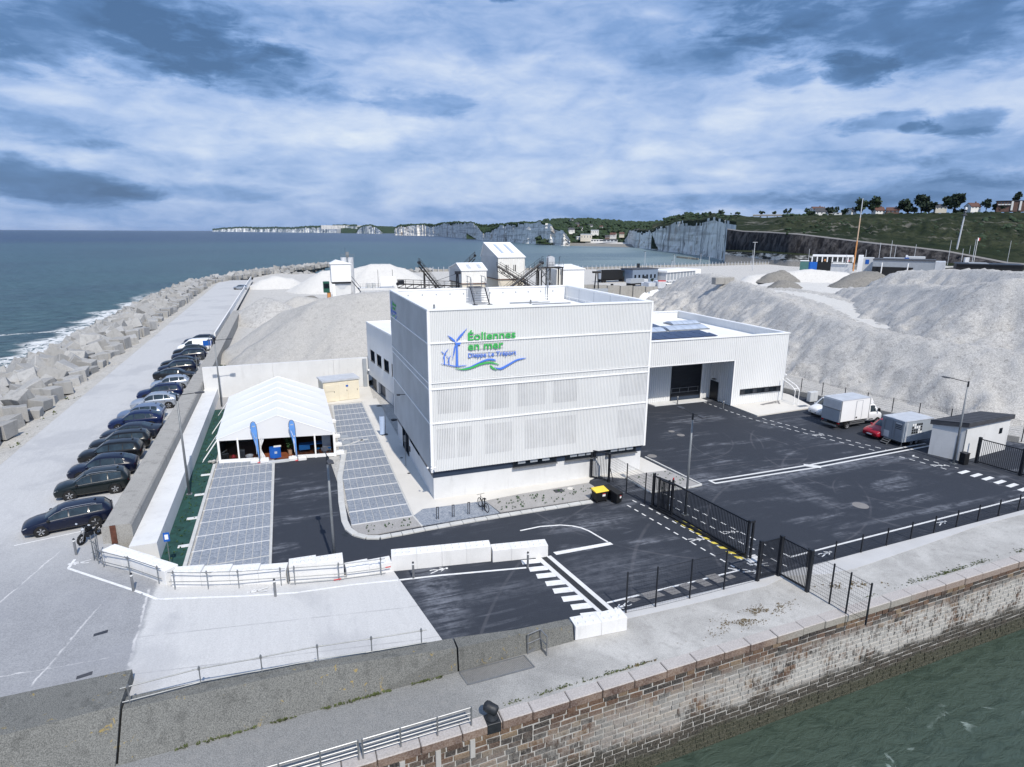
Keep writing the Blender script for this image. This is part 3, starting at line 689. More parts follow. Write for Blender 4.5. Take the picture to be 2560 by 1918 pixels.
def tuft(mb, x, y, z, h, n=6, spread=1.):
    for i in range(n):
        a = rng.uniform(0, 2*PI); b = a+rng.uniform(.6, 1.6); l = h*rng.uniform(.5, 1.)*spread; k = h*rng.uniform(.5, 1.1)
        mb.add([(x, y, z), (x+math.cos(a)*l, y+math.sin(a)*l, z+k*.55), (x+math.cos((a+b)/2)*l*.9, y+math.sin((a+b)/2)*l*.9, z+k), (x+math.cos(b)*l, y+math.sin(b)*l, z+k*.5)], [(0, 1, 2, 3)])
front_wall()

def weeds():
    mb = MB(); md = MB()
    q = lambda x: -20.45+.034*x
    for cx, n, sp in ((-1.2, 14, .3), (.3, 20, .4), (1.2, 16, .35), (2.0, 6, .2), (3.6, 40, .55), (4.9, 26, .3), (23.5, 30, .6), (25.5, 60, .9), (26.6, 40, .6), (28.6, 22, .35), (29.6, 10, .5), (32.5, 16, .35), (19.6, 10, .3), (5.4, 14, .3)):
        for i in range(int(n*1.8)):
            x = cx+rng.gauss(0, sp); y = q(x)+.04+abs(rng.gauss(0, .08))*(2 if cx > 20 else 1)
            tuft(md if cx in (4.9, 5.4) and rng.random() < .5 else mb, x, y, 0, rng.uniform(.025, .06), 5)
    for i in range(1500):
        x = rng.gauss(12.3, 1.25); y = -19.0+.0*(x)+rng.gauss(0, .28)+.12*(x-12.3)
        if fbm(x*.9, y*1.4, 4)+.05 < 0: continue
        tuft(md, x, y, 0, rng.uniform(.015, .045), 5)
    for i in range(160):
        x = rng.gauss(19.6, .9); y = -18.6+rng.gauss(0, .18)-.25*(x-19.6)
        if fbm(x*.9, y*1.4, 8) < 0: continue
        tuft(md, x, y, 0, rng.uniform(.03, .08), 4)
    mb.build('weeds', 'weed', None, fix=False, label='green weeds rooted along the inner edge of the coping stones', cat='weeds', kind='stuff')
    md.build('dry_weeds', 'dry_weed', None, fix=False, label='brown dry weeds spread over the pale quay walkway', cat='weeds', kind='stuff')
    # small plants in the gravel beds and on the geotextile
    mb = MB()
    for i in range(70):
        x, y = rng.uniform(4.2, 11.8), rng.uniform(-3.2, -1.3)
        tuft(mb, x, y, .06, rng.uniform(.09, .2), 5, .6)
    for i in range(26): tuft(mb, rng.uniform(-5.2, -2), rng.uniform(-3.4, -2.3), .06, rng.uniform(.07, .16), 5, .6)
    for i in range(34): tuft(mb, rng.uniform(16.1, 19.8), rng.uniform(-3.7, -.9), .05, rng.uniform(.07, .16), 5, .6)
    mb.build('bed_plants', 'leaf', None, fix=False, label='small young plants set out in the grey gravel beds', cat='plants', kind='stuff')
    mb = MB()
    for i in range(260): tuft(mb, rng.uniform(-16.9, -15.8), rng.uniform(-4, 30), .02, rng.uniform(.04, .11), 5, .9)
    mb.build('ground_cover', 'leaf', None, fix=False, label='young ground cover plants on the dark green geotextile strip', cat='plants', kind='stuff')
    mb = MB()
    for i in range(260):
        y = rng.uniform(37, 70); x = -17.6+rng.gauss(0, .35)
        tuft(mb, x, y, 0.0, rng.uniform(.15, .4), 6)
    for i in range(60): tuft(mb, -31.8+rng.gauss(0, .5), rng.uniform(14, 45), .6, rng.uniform(.1, .25), 5)
    mb.build('weeds', 'weed', None, fix=False, label='straggly green weeds at the foot of the old wall and in the rubble', cat='weeds', kind='stuff')
weeds()

# ------------------------------------------------------------------ concrete armour blocks
def armour():
    def block(seed):
        r = random.Random(seed); s = .95
        bm = bmesh.new(); bmesh.ops.create_cube(bm, size=2*s)
        kz = r.uniform(.65, 1.05); kx = r.uniform(.85, 1.25)
        for v in bm.verts: v.co.x *= kx; v.co.z *= kz
        if seed % 2 == 0:                                     # grooved block
            bmesh.ops.bisect_plane(bm, geom=bm.verts[:]+bm.edges[:]+bm.faces[:], plane_co=(.22, 0, 0), plane_no=(1, 0, 0))
            bmesh.ops.bisect_plane(bm, geom=bm.verts[:]+bm.edges[:]+bm.faces[:], plane_co=(-.22, 0, 0), plane_no=(1, 0, 0))
            for v in bm.verts:
                if abs(abs(v.co.x)-.22) < .01 and abs(v.co.y) > .5: v.co.y *= .84
        for v in bm.verts:
            if r.random() < .35: v.co *= r.uniform(.80, .95)
            v.co += Vector((r.uniform(-.06, .06), r.uniform(-.06, .06), r.uniform(-.06, .06)))
        bmesh.ops.bevel(bm, geom=bm.edges[:], offset=.05, segments=1, affect='EDGES')
        bmesh.ops.recalc_face_normals(bm, faces=bm.faces)
        me = bpy.data.meshes.new('armour_block'); bm.to_mesh(me); bm.free(); me.materials.append(MC['armour']); return me
    ms = [block(i) for i in range(10)]
    sites = []
    y = 2.
    while y < 318:
        v = .06
        for j in range(11):
            x = -34.4-j*1.92+rng.uniform(-.6, .6); yy = y+rng.uniform(-.7, .7)
            if y > 200: x += (yy-200)*.30+max(0, yy-262)*.35
            if yy < 8 and x > -36: continue
            z = interp(j, [(0, 1.0), (1, 1.35), (3, 1.0), (10, -5.0)])+rng.uniform(-.35, .5)
            sites.append((x, yy, z, j))
        y += 2.05
    # the far arm of the mound on the seaward side of the sand
    for i in range(120):
        x = rng.uniform(-18, 62); sites.append((x, 262+rng.uniform(-3, 6)-(abs(x-20)*.02), rng.uniform(-2.2, .6), 5))
    def rot(j):
        if j == 0: return (rng.uniform(-.12, .12), rng.uniform(-.12, .12), rng.uniform(-.5, .5))
        return (rng.uniform(-.7, .7), rng.uniform(-.7, .7), rng.uniform(0, PI))
    sites.sort(key=lambda s: (Vector(s[:3])-CAMP).length)
    rest = MB(); n = 0
    for x, y, z, j in sites:
        e = rot(j); s = rng.choice((.62, .8, .95, 1.05, 1.2, 1.38)) if j else rng.uniform(.85, 1.1); me = ms[rng.randrange(10)]
        if n < 296 and x > -60+y*.0 and (x-CAMP.x)/(y-CAMP.y) > math.tan(R(-20.5)):
            o = link('concrete_block', me, None, (x, y, z), label='pale concrete armour block in the sea defence heap beside the promenade', cat='concrete block', group='concrete armour blocks of the sea defence'); n += 1
            o.rotation_euler = e; o.scale = (s, s, s)
        else:
            M4 = Matrix.Translation((x, y, z)) @ Matrix.Rotation(e[2], 4, 'Z') @ Matrix.Rotation(e[1], 4, 'Y') @ Matrix.Rotation(e[0], 4, 'X') @ Matrix.Scale(s, 4)
            rest.add([M4 @ v.co for v in me.vertices], [tuple(p.vertices) for p in me.polygons])
    rest.build('concrete_blocks', 'armour', None, fix=False, label='far run of tumbled concrete armour blocks down to the waterline', cat='concrete blocks', kind='stuff')
    # loose stones between blocks and promenade
    mb = MB()
    for i in range(1500):
        y = rng.uniform(-12, 140); x = -31.3-abs(rng.gauss(0, 1.1)); r = rng.uniform(.06, .24)*(1.8 if rng.random() < .12 else 1)
        z = .62-.2*min(1, (-31.2-x)/2)
        v = [Vector((x+r*rng.uniform(.6, 1.2)*a, y+r*rng.uniform(.6, 1.3)*b, z+r*rng.uniform(.4, .8)*c)) for a, b, c in ((1, 0, 0), (-1, 0, 0), (0, 1, 0), (0, -1, 0), (0, 0, 1), (0, 0, -1))]
        mb.add(v, [(0, 2, 4), (2, 1, 4), (1, 3, 4), (3, 0, 4), (2, 0, 5), (1, 2, 5), (3, 1, 5), (0, 3, 5)])
    mb.build('loose_stones', 'rubble', None, fix=False, label='loose rubble stones strewn along the edge of the promenade', cat='stones', kind='stuff')
armour()

# ------------------------------------------------------------------ parking bays, markings
def parking():
    base = MB().poly([(-15.42, -4.5, .006), (-10.98, -5.85, .006), (-10.9, 13.4, .006), (-15.3, 13.4, .006)]).build('parking_bays', 'kerb', fix=False, kind='structure')
    W = 9; me = {}
    def tile(w, d):
        k = (round(w, 3), round(d, 3))
        if k not in me: me[k] = MB().box(-w/2, -d/2, -.02, w/2, d/2, .012).mesh('paver_panel', 'pavers')
        return me[k]
    x0, x1 = -15.36, -11.02; cw = (x1-x0)/W
    for b in range(9):
        y0 = -4.23+2.03*b+.06
        for r in range(3):
            for c in range(W):
                link('paver_panel', tile(cw-.034, .645-.034), base, (x0+cw*(c+.5), y0+.645*(r+.5)-.01, .02))
    mb = MB()
    for c in range(W):                                     # cut row along the barrier
        xa, xb = x0+cw*c+.011, x0+cw*(c+1)-.011; f = lambda x: -4.5+(-5.75+4.5)*(x-x0)/(x1-x0)
        mb.prism([(xa, f(xa)), (xb, f(xb)), (xb, -4.3), (xa, -4.3)], -.02, .03)
    mb.build('paver_panels', 'pavers', base, kind='stuff')
    for b in range(1, 10):
        y = -4.23+2.03*b
        MB().obox((x0-.1, y-.03), (x1, y-.03), .09, -.02, .036).build('bay_divider', 'concrete_new', base)
    b2 = MB().poly([(-5.95, -1.9, .006), (-1.75, -1.9, .006), (-1.5, 28.9, .006), (-5.0, 28.9, .006)]).build('parking_bays', 'kerb', fix=False, kind='structure')
    mb = MB()
    for b in range(15):
        y0 = -1.86+2.03*b+.06
        for r in range(3):
            for c in range(8):
                ya = y0+.645*r; xl = interp(ya, [(-2, -5.95), (7, -5.75), (29, -4.75)]); xr = interp(ya, [(-2, -1.86), (29, -1.55)]); w = (xr-xl)/8
                mb.box(xl+w*c+.018, ya, -.02, xl+w*(c+1)-.018, ya+.611, .032)
    mb.build('paver_panels', 'pavers', b2, kind='stuff')
    for b in range(0, 15):
        y = -1.86+2.03*b
        MB().obox((interp(y, [(-2, -5.95), (7, -5.75), (29, -4.75)]), y+.02), (-1.7, y+.02), .09, -.02, .038).build('bay_divider', 'concrete_new', b2)
    # wheelchair sign laid in pale pavers
    mb = MB()
    for a, b, w in (((-2.6, 15.5), (-3.3, 15.45), .34), ((-3.3, 15.45), (-4.1, 14.85), .30), ((-4.1, 14.85), (-4.9, 14.45), .26), ((-3.25, 15.7), (-3.2, 15.05), .26), ((-3.4, 15.75), (-4.1, 16.15), .14), ((-4.1, 16.15), (-4.7, 16.2), .14), ((-4.7, 16.2), (-4.95, 15.8), .14)):
        mb.obox(a, b, w, .02, .0365)
    mb.build('wheelchair_symbol', 'kerb', b2)
    for y in (-1.25, 2.78, 6.9, 10.95):
        box('kerb_pad', 'concrete_new', None, -16.35, y-.17, .0, -15.66, y+.17, .06, bevel=.02, kind='structure')
parking()

MARK = []
def marks():
    P = link('road_markings', None, None, kind='structure')
    z = .004
    def line(a, b, w, mat='paint_line', name='marking_line', zz=z):
        return MB().obox(a, b, w, zz-.003, zz).build(name, mat, P)
    def dashes(pts, period, L, w):
        seg = []; 
        tot = sum((Vector(b)-Vector(a)).length for a, b in zip(pts, pts[1:])); s = 0
        def at(s):
            for a, b in zip(pts, pts[1:]):
                l = (Vector(b)-Vector(a)).length
                if s <= l: return Vector(a)+(Vector(b)-Vector(a))*s/l
                s -= l
            return Vector(pts[-1])
        while s < tot:
            line(at(s), at(min(s+L, tot)), w, name='marking_dash'); s += period
    dashes([(35.73, 16.05), (35.9, 12.55), (36.32, 8.85), (37.81, 3.69), (39.16, -.34), (40.11, -2.74)], .86, .46, .10)
    dashes([(37.52, 8.57), (38.78, 4.33), (40.1, .31), (41.28, -2.92)], .86, .46, .10)
    dashes([(13.04, -5.27), (13.59, -8.54), (14.12, -11.8), (14.62, -14.8)], .78, .40, .10)
    dashes([(13.82, -4.68), (14.28, -6.24), (14.67, -8.67), (15.16, -11.21), (15.71, -14.94)], .78, .40, .10)
    dashes([(16.65, -4.26), (17.22, -7.49), (17.82, -10.69), (18.36, -13.88)], .80, .42, .10)
    dashes([(15.89, -6.04), (16.4, -8.87), (16.94, -12.17), (17.4, -14.81), (17.59, -15.75)], .80, .42, .10)
    dashes([(40.77, -4.64), (41.24, -6.09), (41.82, -8.42)], .80, .42, .10)
    dashes([(42.25, -5.75), (42.65, -7.6), (42.94, -8.29)], .80, .42, .10)
    line((41.95, -4.95), (42.15, -5.4), .12); line((41.95, -4.95), (42.35, -4.8), .12)
    for x, y in ((42.51, -8.95), (42.79, -9.76), (42.97, -10.54), (43.12, -11.36), (43.32, -12.13), (43.35, -12.94)):
        MB().obox((x-.62, y-.16), (x+.62, y-.02), .36, z-.003, z).build('crossing_stripe', 'paint_line', P)
    for x, y in ((3.61, -10.17), (3.74, -11.06), (3.87, -11.88), (4.06, -12.76), (4.16, -13.57), (4.3, -14.43), (4.45, -15.25), (4.59, -16.1)):
        MB().obox((x-.55, y+.09), (x+.52, y-.08), .48, z-.003, z).build('crossing_stripe', 'paint_line', P)
    # long edge lines
    line((20.39, -14.89), (46, -13.85), .14); line((18.62, -14.98), (20.39, -14.89), .13); line((18.52, -14.5), (18.64, -15.0), .13)
    line((7.0, -15.40), (14.65, -15.15), .13); line((5.84, -15.43), (7.0, -15.40), .13); line((14.2, -14.75), (14.7, -15.16), .12)
    for a, b in (((-3.98, -9.55), (-1.84, -9.83)), ((-1.84, -9.83), (3.1, -10.72))): line(a, b, .15)
    # line on the ramp and promenade follows the ground
    pts = [(-21.26, -2.67), (-21.31, -3.69), (-17.49, -7.31), (-16.2, -8.55), (-12.2, -9.25), (-9.6, -9.55), (-6.6, -9.45), (-3.98, -9.55)]
    for a, b in zip(pts, pts[1:]):
        n = 4
        for i in range(n):
            p = Vector(a).lerp(b, i/n); q = Vector(a).lerp(b, (i+1)/n); d = (q-p).normalized(); nn = Vector((-d.y, d.x))*.075
            MB().poly([(p.x-nn.x, p.y-nn.y, ramp_z(p.x)+.005), (q.x-nn.x, q.y-nn.y, ramp_z(q.x)+.005), (q.x+nn.x, q.y+nn.y, ramp_z(q.x)+.005), (p.x+nn.x, p.y+nn.y, ramp_z(p.x)+.005)]).build('marking_line', 'paint_line', P, fix=False)
    line((-25.1, .35), (-21.3, 1.25), .09, zz=.905)
    for y in (26.9, 31.6): line((-24.9, y), (-20.6, y+.3), .08, zz=.905)
    # turning hook and stop bar
    hook = [(4.39, -6.32), (5.85, -6.22), (7.2, -6.47), (7.9, -6.85), (8.35, -7.3), (8.65, -7.9), (8.85, -8.7), (9.09, -9.6)]
    for a, b in zip(hook, hook[1:]): line(a, b, .13)
    MB().prism([(5.3, -9.62), (9.2, -9.66), (9.25, -10.0), (5.36, -9.98)], .002, .0055).build('stop_bar', 'paint_line', P)
    # black and yellow sliding zone of the gate
    for i in range(9):
        y = -8.45-.66*i; x = 14.84+(-8.35-y)*.109
        MB().prism([(x, y), (x+.64, y-.36), (x+.66, y-.66), (x+.02, y-.30)], .003, .0065).build('hazard_stripe', 'paint_yellow', P)
    # drain channel across the yard, kerb band at the ramp
    for a, b in (((21.5, -3.55), (32, -3.55)), ((32, -3.52), (46.3, -2.9))):
        line(a, b, .20, 'concrete_new', 'channel_edge', .012)
    for a, b in (((21.6, -4.12), (32, -4.18)), ((32, -4.15), (46.3, -3.5))):
        line(a, b, .20, 'concrete_new', 'channel_edge', .012)
    line((21.5, -3.45), (21.6, -4.2), .20, 'concrete_new', 'channel_edge', .014); line((31.2, -3.4), (32.2, -4.25), .55, 'concrete_new', 'channel_edge', .016)
    line((21.6, -3.84), (31.4, -3.86), .22, 'dark_metal', 'channel_grate', .010); line((32.2, -3.82), (46.2, -3.2), .22, 'dark_metal', 'channel_grate', .010)
    MB().prism([(4.02, -9.9), (5.0, -9.95), (5.9, -16.05), (5.02, -16.1)], -.02, .012).build('channel_edge', 'concrete_new', P)
    MB().prism([(4.35, -9.98), (4.72, -9.98), (5.62, -16.02), (5.22, -16.05)], -.02, .016).build('channel_grate', 'iron', P)
    for x, y, r in ((28.9, -10.97, .55), (20.26, 2.77, .42), (26.06, 6.8, .38), (25.88, 8.07, .30)):
        MB().cyl((x, y, -.02), (x, y, .009), r, n=20).build('manhole_cover', 'asphalt_patch', P)
    for x, y, r, m in ((.7, 20.9, .32, 'iron'), (-.62, 5.8, .14, 'iron'), (-.55, 9.5, .13, 'iron'), (.0, 26.6, .3, 'iron'), (-3.5, 33.0, .3, 'kerb')):
        MB().cyl((x, y, .0), (x, y, .056), r, n=12).build('manhole_cover', m, P)
    MB().box(9.0, -1.72, .0, 9.75, -1.16, .072).build('manhole_cover', 'slate', P)
    MB().cyl((10.4, -1.35, 0), (10.4, -1.35, .068), .26, n=14).build('manhole_cover', 'concrete_path', P)
    MB().box(-6.6, -3.3, .0, -6.3, -2.7, .006).build('drain_grate', 'iron', P)
    # reinstated patches in the footway
    for a, b, c, d in (((6.78, -15.49), (7.2, -15.86), (7.75, -15.75), (7.3, -15.42)), ((7.78, -15.32), (8.1, -15.92), (9.15, -15.88), (8.9, -15.28)), ((9.3, -15.36), (9.55, -15.97), (10.14, -15.95), (10.0, -15.3)), ((10.38, -15.27), (10.6, -15.92), (11.18, -15.9), (11.0, -15.22)), ((11.49, -15.23), (11.7, -15.9), (12.24, -15.88), (12.05, -15.18)), ((12.34, -14.98), (12.6, -15.84), (13.3, -15.84), (13.1, -14.95)), ((13.45, -15.4), (13.5, -15.75), (14.0, -15.7), (13.9, -15.35))):
        MB().prism([a, b, c, d], .001, .0075).build('asphalt_patch', 'asphalt_patch', P)
    # walking figures painted on the footways
    def walker(x, y, s, rz, zz):
        mb = MB(); c_, s_ = math.cos(rz), math.sin(rz)
        def T(p): return (x+s*(p[0]*c_-p[1]*s_), y+s*(p[0]*s_+p[1]*c_), zz)
        mb.poly([T((.52+.09*math.cos(t*PI/4), .09*math.sin(t*PI/4))) for t in range(8)])
        for a, b, w in (((.40, 0), (.0, .02), .13), ((.02, .0), (-.30, .14), .08), ((-.30, .14), (-.52, .12), .07), ((.02, 0), (-.28, -.12), .08), ((-.28, -.12), (-.55, -.20), .07), ((.36, .04), (.12, .22), .06), ((.36, -.04), (.1, -.2), .06)):
            d = Vector((b[0]-a[0], b[1]-a[1])).normalized(); n = Vector((-d.y, d.x))*w/2
            mb.poly([T((a[0]-n.x, a[1]-n.y)), T((b[0]-n.x, b[1]-n.y)), T((b[0]+n.x, b[1]+n.y)), T((a[0]+n.x, a[1]+n.y))])
        mb.build('walking_figure_marking', 'paint_line', P, fix=False)
    for x, y, a, zz in ((14.56, -11.24, -.2, z), (17.31, -11.14, -.2, z), (15.25, -15.52, -.6, z), (16.25, -15.06, 2.8, z), (20.95, -15.38, .1, z), (6.52, -15.95, 3.3, z), (31.75, -14.86, .1, z), (-1.79, -9.25, .05, z), (38.77, 2.36, -.4, z), (41.97, -7.28, -.4, z), (-11.5, -8.95, 3.1, ramp_z(-11.5)+.03), (-20.9, -3.2, 3.1, .906)):
        walker(x, y, .95, a, zz+.003)
marks()

# ------------------------------------------------------------------ walls
def walls():
    t = thing('sea_wall', 'old grey weathered concrete wall between the parked cars and the white ledge', 'wall')
    for a, b in ((-1.2, 9.8), (9.82, 20.8), (20.82, 31.4), (31.42, 41.6)):
        MB().ext([(-20.2, a, .0), (-18.62, a, .0), (-18.62, a, 1.86), (-18.72, a, 2.0), (-20.12, a, 2.0), (-20.2, a, 1.9)], (0, b-a, 0)).build('wall_segment', 'old_wall', t)
    MB().box(-19.75, -1.27, .85, -19.45, -1.18, 2.0).build('steel_plate', 'rust', t)
    t2 = thing('sea_wall', 'low old wall running on behind the gravel heap towards the far end of the promenade', 'wall')
    for a, b in ((41.7, 60), (60.05, 80), (80.05, 108)):
        MB().box(-20.0, a, -.2, -18.5, b, 1.9).build('wall_segment', 'old_wall', t2)
    t3 = thing('retaining_wall', 'new white concrete retaining wall with a flat ledge beside the green strip', 'wall')
    for a, b in ((-2.55, 8.5), (8.52, 22), (22.02, 36.6)):
        MB().ext([(-18.6, a, -.2), (-17.08, a, -.2), (-17.16, a, 1.12), (-18.6, a, 1.12)], (0, b-a, 0)).build('wall_segment', 'concrete_new', t3)
    t4 = thing('rear_wall', 'white concrete wall closing the car park behind the tent', 'wall')
    for a, b in ((-18.55, -11), (-10.98, -4), (-3.98, .15)):
        MB().box(a, 36.3, -.2, b, 36.7, 3.72).build('wall_segment', 'concrete_new', t4)
    box('pillar', 'grey_panel', t4, -.5, 36.0, 0, -.05, 36.28, 3.6)
    t5 = thing('panel_wall', 'long low light grey ribbed panel wall along the far promenade', 'wall')
    for i in range(48):
        y = 75+i*3.0
        MB().box(-20.95, y, .88, -20.72, y+2.94, 1.98).build('wall_panel', 'concrete_block', t5)
    for y in range(76, 200, 3): 
        pass
walls()

def lego():
    """interlocking white concrete blocks; each one is a thing"""
    def mesh(L):
        mb = MB(); mb.box(-L/2, -.40, 0, L/2, .40, 1.0)
        me_ = mb.mesh('barrier_block', 'concrete_block', bevel=.012)
        bm = bmesh.new(); bm.from_mesh(me_)
        for i in range(int(L/.4)):
            for s in (-.19, .19):
                x = -L/2+.2+i*.4+(L-int(L/.4)*.4)/2
                vs = [bm.verts.new((x+a*.11, s+b*.11, 1.0)) for a, b in ((-1, -1), (1, -1), (1, 1), (-1, 1))]+[bm.verts.new((x+a*.06, s+b*.06, 1.06)) for a, b in ((-1, -1), (1, -1), (1, 1), (-1, 1))]
                bm.faces.new(vs[4:])
                for k in range(4): bm.faces.new((vs[k], vs[(k+1) % 4], vs[4+(k+1) % 4], vs[4+k]))
        bm.to_mesh(me_); bm.free(); return me_
    cache = {}
    def run(pts, n, h, label, sink=.06, end=False):
        a, b = Vector(pts[0]), Vector(pts[1]); d = b-a; L = d.length/n
        k = round(L, 2)
        if k not in cache: cache[k] = mesh(L-.006)
        for i in range(n):
            c = a+d*((i+.5)/n); z = ramp_z(c.x) if c.x > -19.9 else .9
            o = link('barrier_block', cache[k], None, (c.x, c.y, z-sink), math.atan2(d.y, d.x)+rng.uniform(-.004, .004), label=label % ((('left', 'right') if n == 2 else ('first', 'second', 'third', 'fourth'))[i]), cat='concrete block', group='white interlocking concrete blocks of the barrier')
            hh = h if not isinstance(h, (list, tuple)) else h[i]
            o.scale = (1, 1, hh+sink)
    run([(-19.4, -3.35), (-15.7, -6.95)], 3, .78, '%s white block from the sea wall in the slanting run beside the motorbike')
    run([(-15.6, -7.1), (-9.95, -8.1)], 4, .78, '%s white block from the left in the low run in front of the paved bays')
    run([(-9.85, -8.05), (-7.0, -8.15)], 2, 1.06, '%s one of the two tall white blocks at the foot of the dark driveway')
    run([(-6.9, -8.25), (-4.35, -8.15)], 2, .55, '%s one of two low white blocks between two taller runs')
    run([(-4.3, -8.1), (1.45, -8.95)], 4, .98, '%s white block from the left in the high run beside the walking figure')
    run([(1.5, -9.1), (4.85, -9.6)], 3, .76, '%s white block from the left in the run ending at the zebra crossing')
    run([(2.93, -17.25), (5.66, -17.42)], 2, .74, '%s one of the two white blocks closing the concrete wall near the quay', 0)
lego()

# ------------------------------------------------------------------ railings, bollards, small street furniture
def rail_line(name, label, pts, hs, r=.024, mat='galv', group=None, brace=False, skip=()):
    t = thing(name, label, 'railing', (0, 0, 0), 0, group)
    for i, p in enumerate(pts):
        MB().cyl(p, (p[0], p[1], p[2]+hs[-1]+.12), r, n=6).build('post', mat, t)
        MB().box(p[0]-.045, p[1]-.045, p[2]+hs[-1]-.05, p[0]+.045, p[1]+.045, p[2]+hs[-1]+.05).build('coupler', 'steel', t)
    for h in hs:
        for a, b in zip(pts, pts[1:]):
            d = (Vector(b)-Vector(a)).normalized()*.25
            MB().cyl(Vector(a)-d+Vector((0, 0, h+rng.uniform(-.02, .02))), Vector(b)+d+Vector((0, 0, h+rng.uniform(-.02, .02))), r*.95, n=6).build('rail', mat, t)
    return t
def furniture():
    rail_line('scaffold_railing', 'scaffold tube railing along the top of the lichen spotted wall', [(-15.75, -16.75, 1.2), (-13.3, -16.55, 1.2), (-11.0, -16.65, 1.2), (-8.78, -16.75, 1.2), (-6.56, -16.95, 1.18), (-4.4, -17.05, 1.12)], (.18, .80), .026)
    z = lambda x: ramp_z(x)
    rail_line('scaffold_railing', 'scaffold tube railing on the slanting blocks beside the motorbike', [(-19.85, -3.75, .9), (-19.5, -4.2, .9), (-18.0, -5.45, .9), (-16.35, -7.05, .88)], (.35, .95), .024)
    rail_line('scaffold_railing', 'scaffold tube railing before the blocks of the paved parking bays', [(-15.5, -7.8, z(-15.5)), (-13.9, -8.15, z(-13.9)), (-12.4, -8.42, z(-12.4)), (-10.3, -8.65, z(-10.3))], (.45, .98), .024)
    t = rail_line('scaffold_railing', 'scaffold tube railing with a red painted tube end before the low blocks', [(-9.6, -8.75, .4), (-7.3, -8.85, .2), (-5.0, -8.8, .05)], (.12, .45, 1.02), .024)
    MB().cyl((-7.6, -8.86, .33), (-7.2, -8.86, .33), .034, n=6).build('tube_end', 'red', t); MB().cyl((-4.75, -8.8, .5), (-4.45, -8.8, .5), .034, n=6).build('tube_end', 'red', t)
    # two sheet pieces in the gap between the blocks
    box('road_plate', 'galv', None, -9.98, -8.6, .4, -9.9, -8.1, 1.1, label='upright grey sheet standing in the gap between two block runs', cat='panel')
    # scaffold bundle by the motorbike
    t = thing('scaffold', 'bundle of upright scaffold tubes standing behind the motorbike', 'scaffold')
    for i in range(6):
        x, y = -20.15+rng.uniform(-.14, .14), -3.0+rng.uniform(-.3, .3)
        MB().cyl((x, y, .9), (x+rng.uniform(-.05, .05), y+rng.uniform(-.05, .05), 2.2+rng.uniform(-.2, .3)), .024, n=6).build('tube', 'galv', t)
    for h in (1.2, 1.9): MB().cyl((-20.4, -2.7, h), (-19.9, -3.4, h+.05), .024, n=6).build('tube', 'galv', t)
    # stainless bollards
    def bollard(x, y, zz, label):
        t = thing('bollard', label, 'bollard', (x, y, zz), 0, 'steel bollards along the painted footway')
        MB().cyl((0, 0, 0), (0, 0, .98), .065, n=10).build('post', 'steel', t)
        MB().cyl((0, 0, .86), (0, 0, .93), .067, n=10).build('reflective_band', 'white_paint', t)
        MB().cyl((0, 0, .98), (0, 0, 1.03), .06, .04, n=10).build('cap', 'dark_metal', t)
    bollard(3.18, -10.75, 0, 'steel bollard at the corner of the zebra crossing')
    bollard(-3.32, -9.61, 0, 'steel bollard where the pale ramp meets the dark asphalt')
    bollard(-10.59, -9.65, .45, 'steel bollard on the ramp in front of the paved parking bays')
    bollard(-17.46, -7.39, .9, 'steel bollard at the head of the ramp on the slanting white line')
    bollard(-21.34, -2.11, .9, 'steel bollard beside the wheel of the motorbike')
    bollard(32.22, 16.23, 0, 'steel bollard before the left side of the roller door')
    bollard(35.93, 12.93, 0, 'steel bollard at the near corner of the recessed entrance')
    bollard(-20.87, 23.5, .9, 'tall slim post between the parked cars and the old wall')
    # quay railing of tubes
    q = lambda x: -21.05+.034*x
    def quay_rail(label, xs):
        t = thing('quay_railing', label, 'railing')
        for x in xs: MB().box(x-.03, q(x)+.16, 0, x+.03, q(x)+.22, .86).build('post', 'steel', t)
        for h in (.22, .40, .58, .83):
            MB().cyl((xs[0], q(xs[0])+.19, h), (xs[-1], q(xs[-1])+.19, h), .024 if h < .8 else .032, n=6).build('rail', 'steel', t)
    quay_rail('three bar steel railing on the quay edge next to the mooring bollard', [-7.5, -6.09, -4.65, -3.27])
    quay_rail('three bar steel railing leaving the frame at the bottom of the quay', [-11.9, -10.4, -9.0, -7.66])
    # mooring bollard: a leaning cast iron T head
    t = thing('mooring_bollard', 'black cast iron mooring bollard on the quay edge', 'mooring bollard', (-2.4, q(-2.4)+.22, 0))
    MB().lathe([(.0, .02), (.27, .02), (.26, .08), (.17, .18), (.15, .38), (.17, .44)], n=16).build('stem', 'iron', t, smooth=True)
    mb = MB(); mb.lathe([(.0, -.34), (.14, -.33), (.20, -.26), (.21, -.05), (.23, .10), (.20, .22), (.10, .28), (0, .28)], (0, 0, 0), 14, axis='y')
    o = mb.build('head', 'iron', t, smooth=True); o.location = (-.05, .03, .50); o.rotation_euler = (.25, 0, .9)
    box('base_plate', 'iron', t, -.28, -.33, -.44, .30, .26, .025, bevel=.02)
    # drain frame lying on the quay and guard
    t = thing('grate', 'steel bar grating set in the quay walkway at the foot of the wall', 'grating')
    a, b, c, d = (-2.92, -17.9), (.2, -17.84), (.35, -18.72), (-2.78, -18.78)
    for p, r_ in ((a, b), (b, c), (c, d), (d, a)): MB().obox(p, r_, .06, -.02, .03).build('frame_bar', 'steel', t)
    mb = MB()
    for i in range(1, 44):
        x = -2.9+i*3.1/44; mb.obox((x, -17.92), (x+.13, -18.72), .022, -.01, .018)
    mb.build('bars', 'steel', t, kind='stuff')
    t = thing('guard_rail', 'small steel corner guard standing against the concrete wall', 'guard rail')
    pts = [(.40, -17.78), (1.08, -17.62), (1.18, -18.2)]
    for p in pts: MB().cyl((*p, 0), (*p, 1.05), .028, n=6).build('post', 'steel', t)
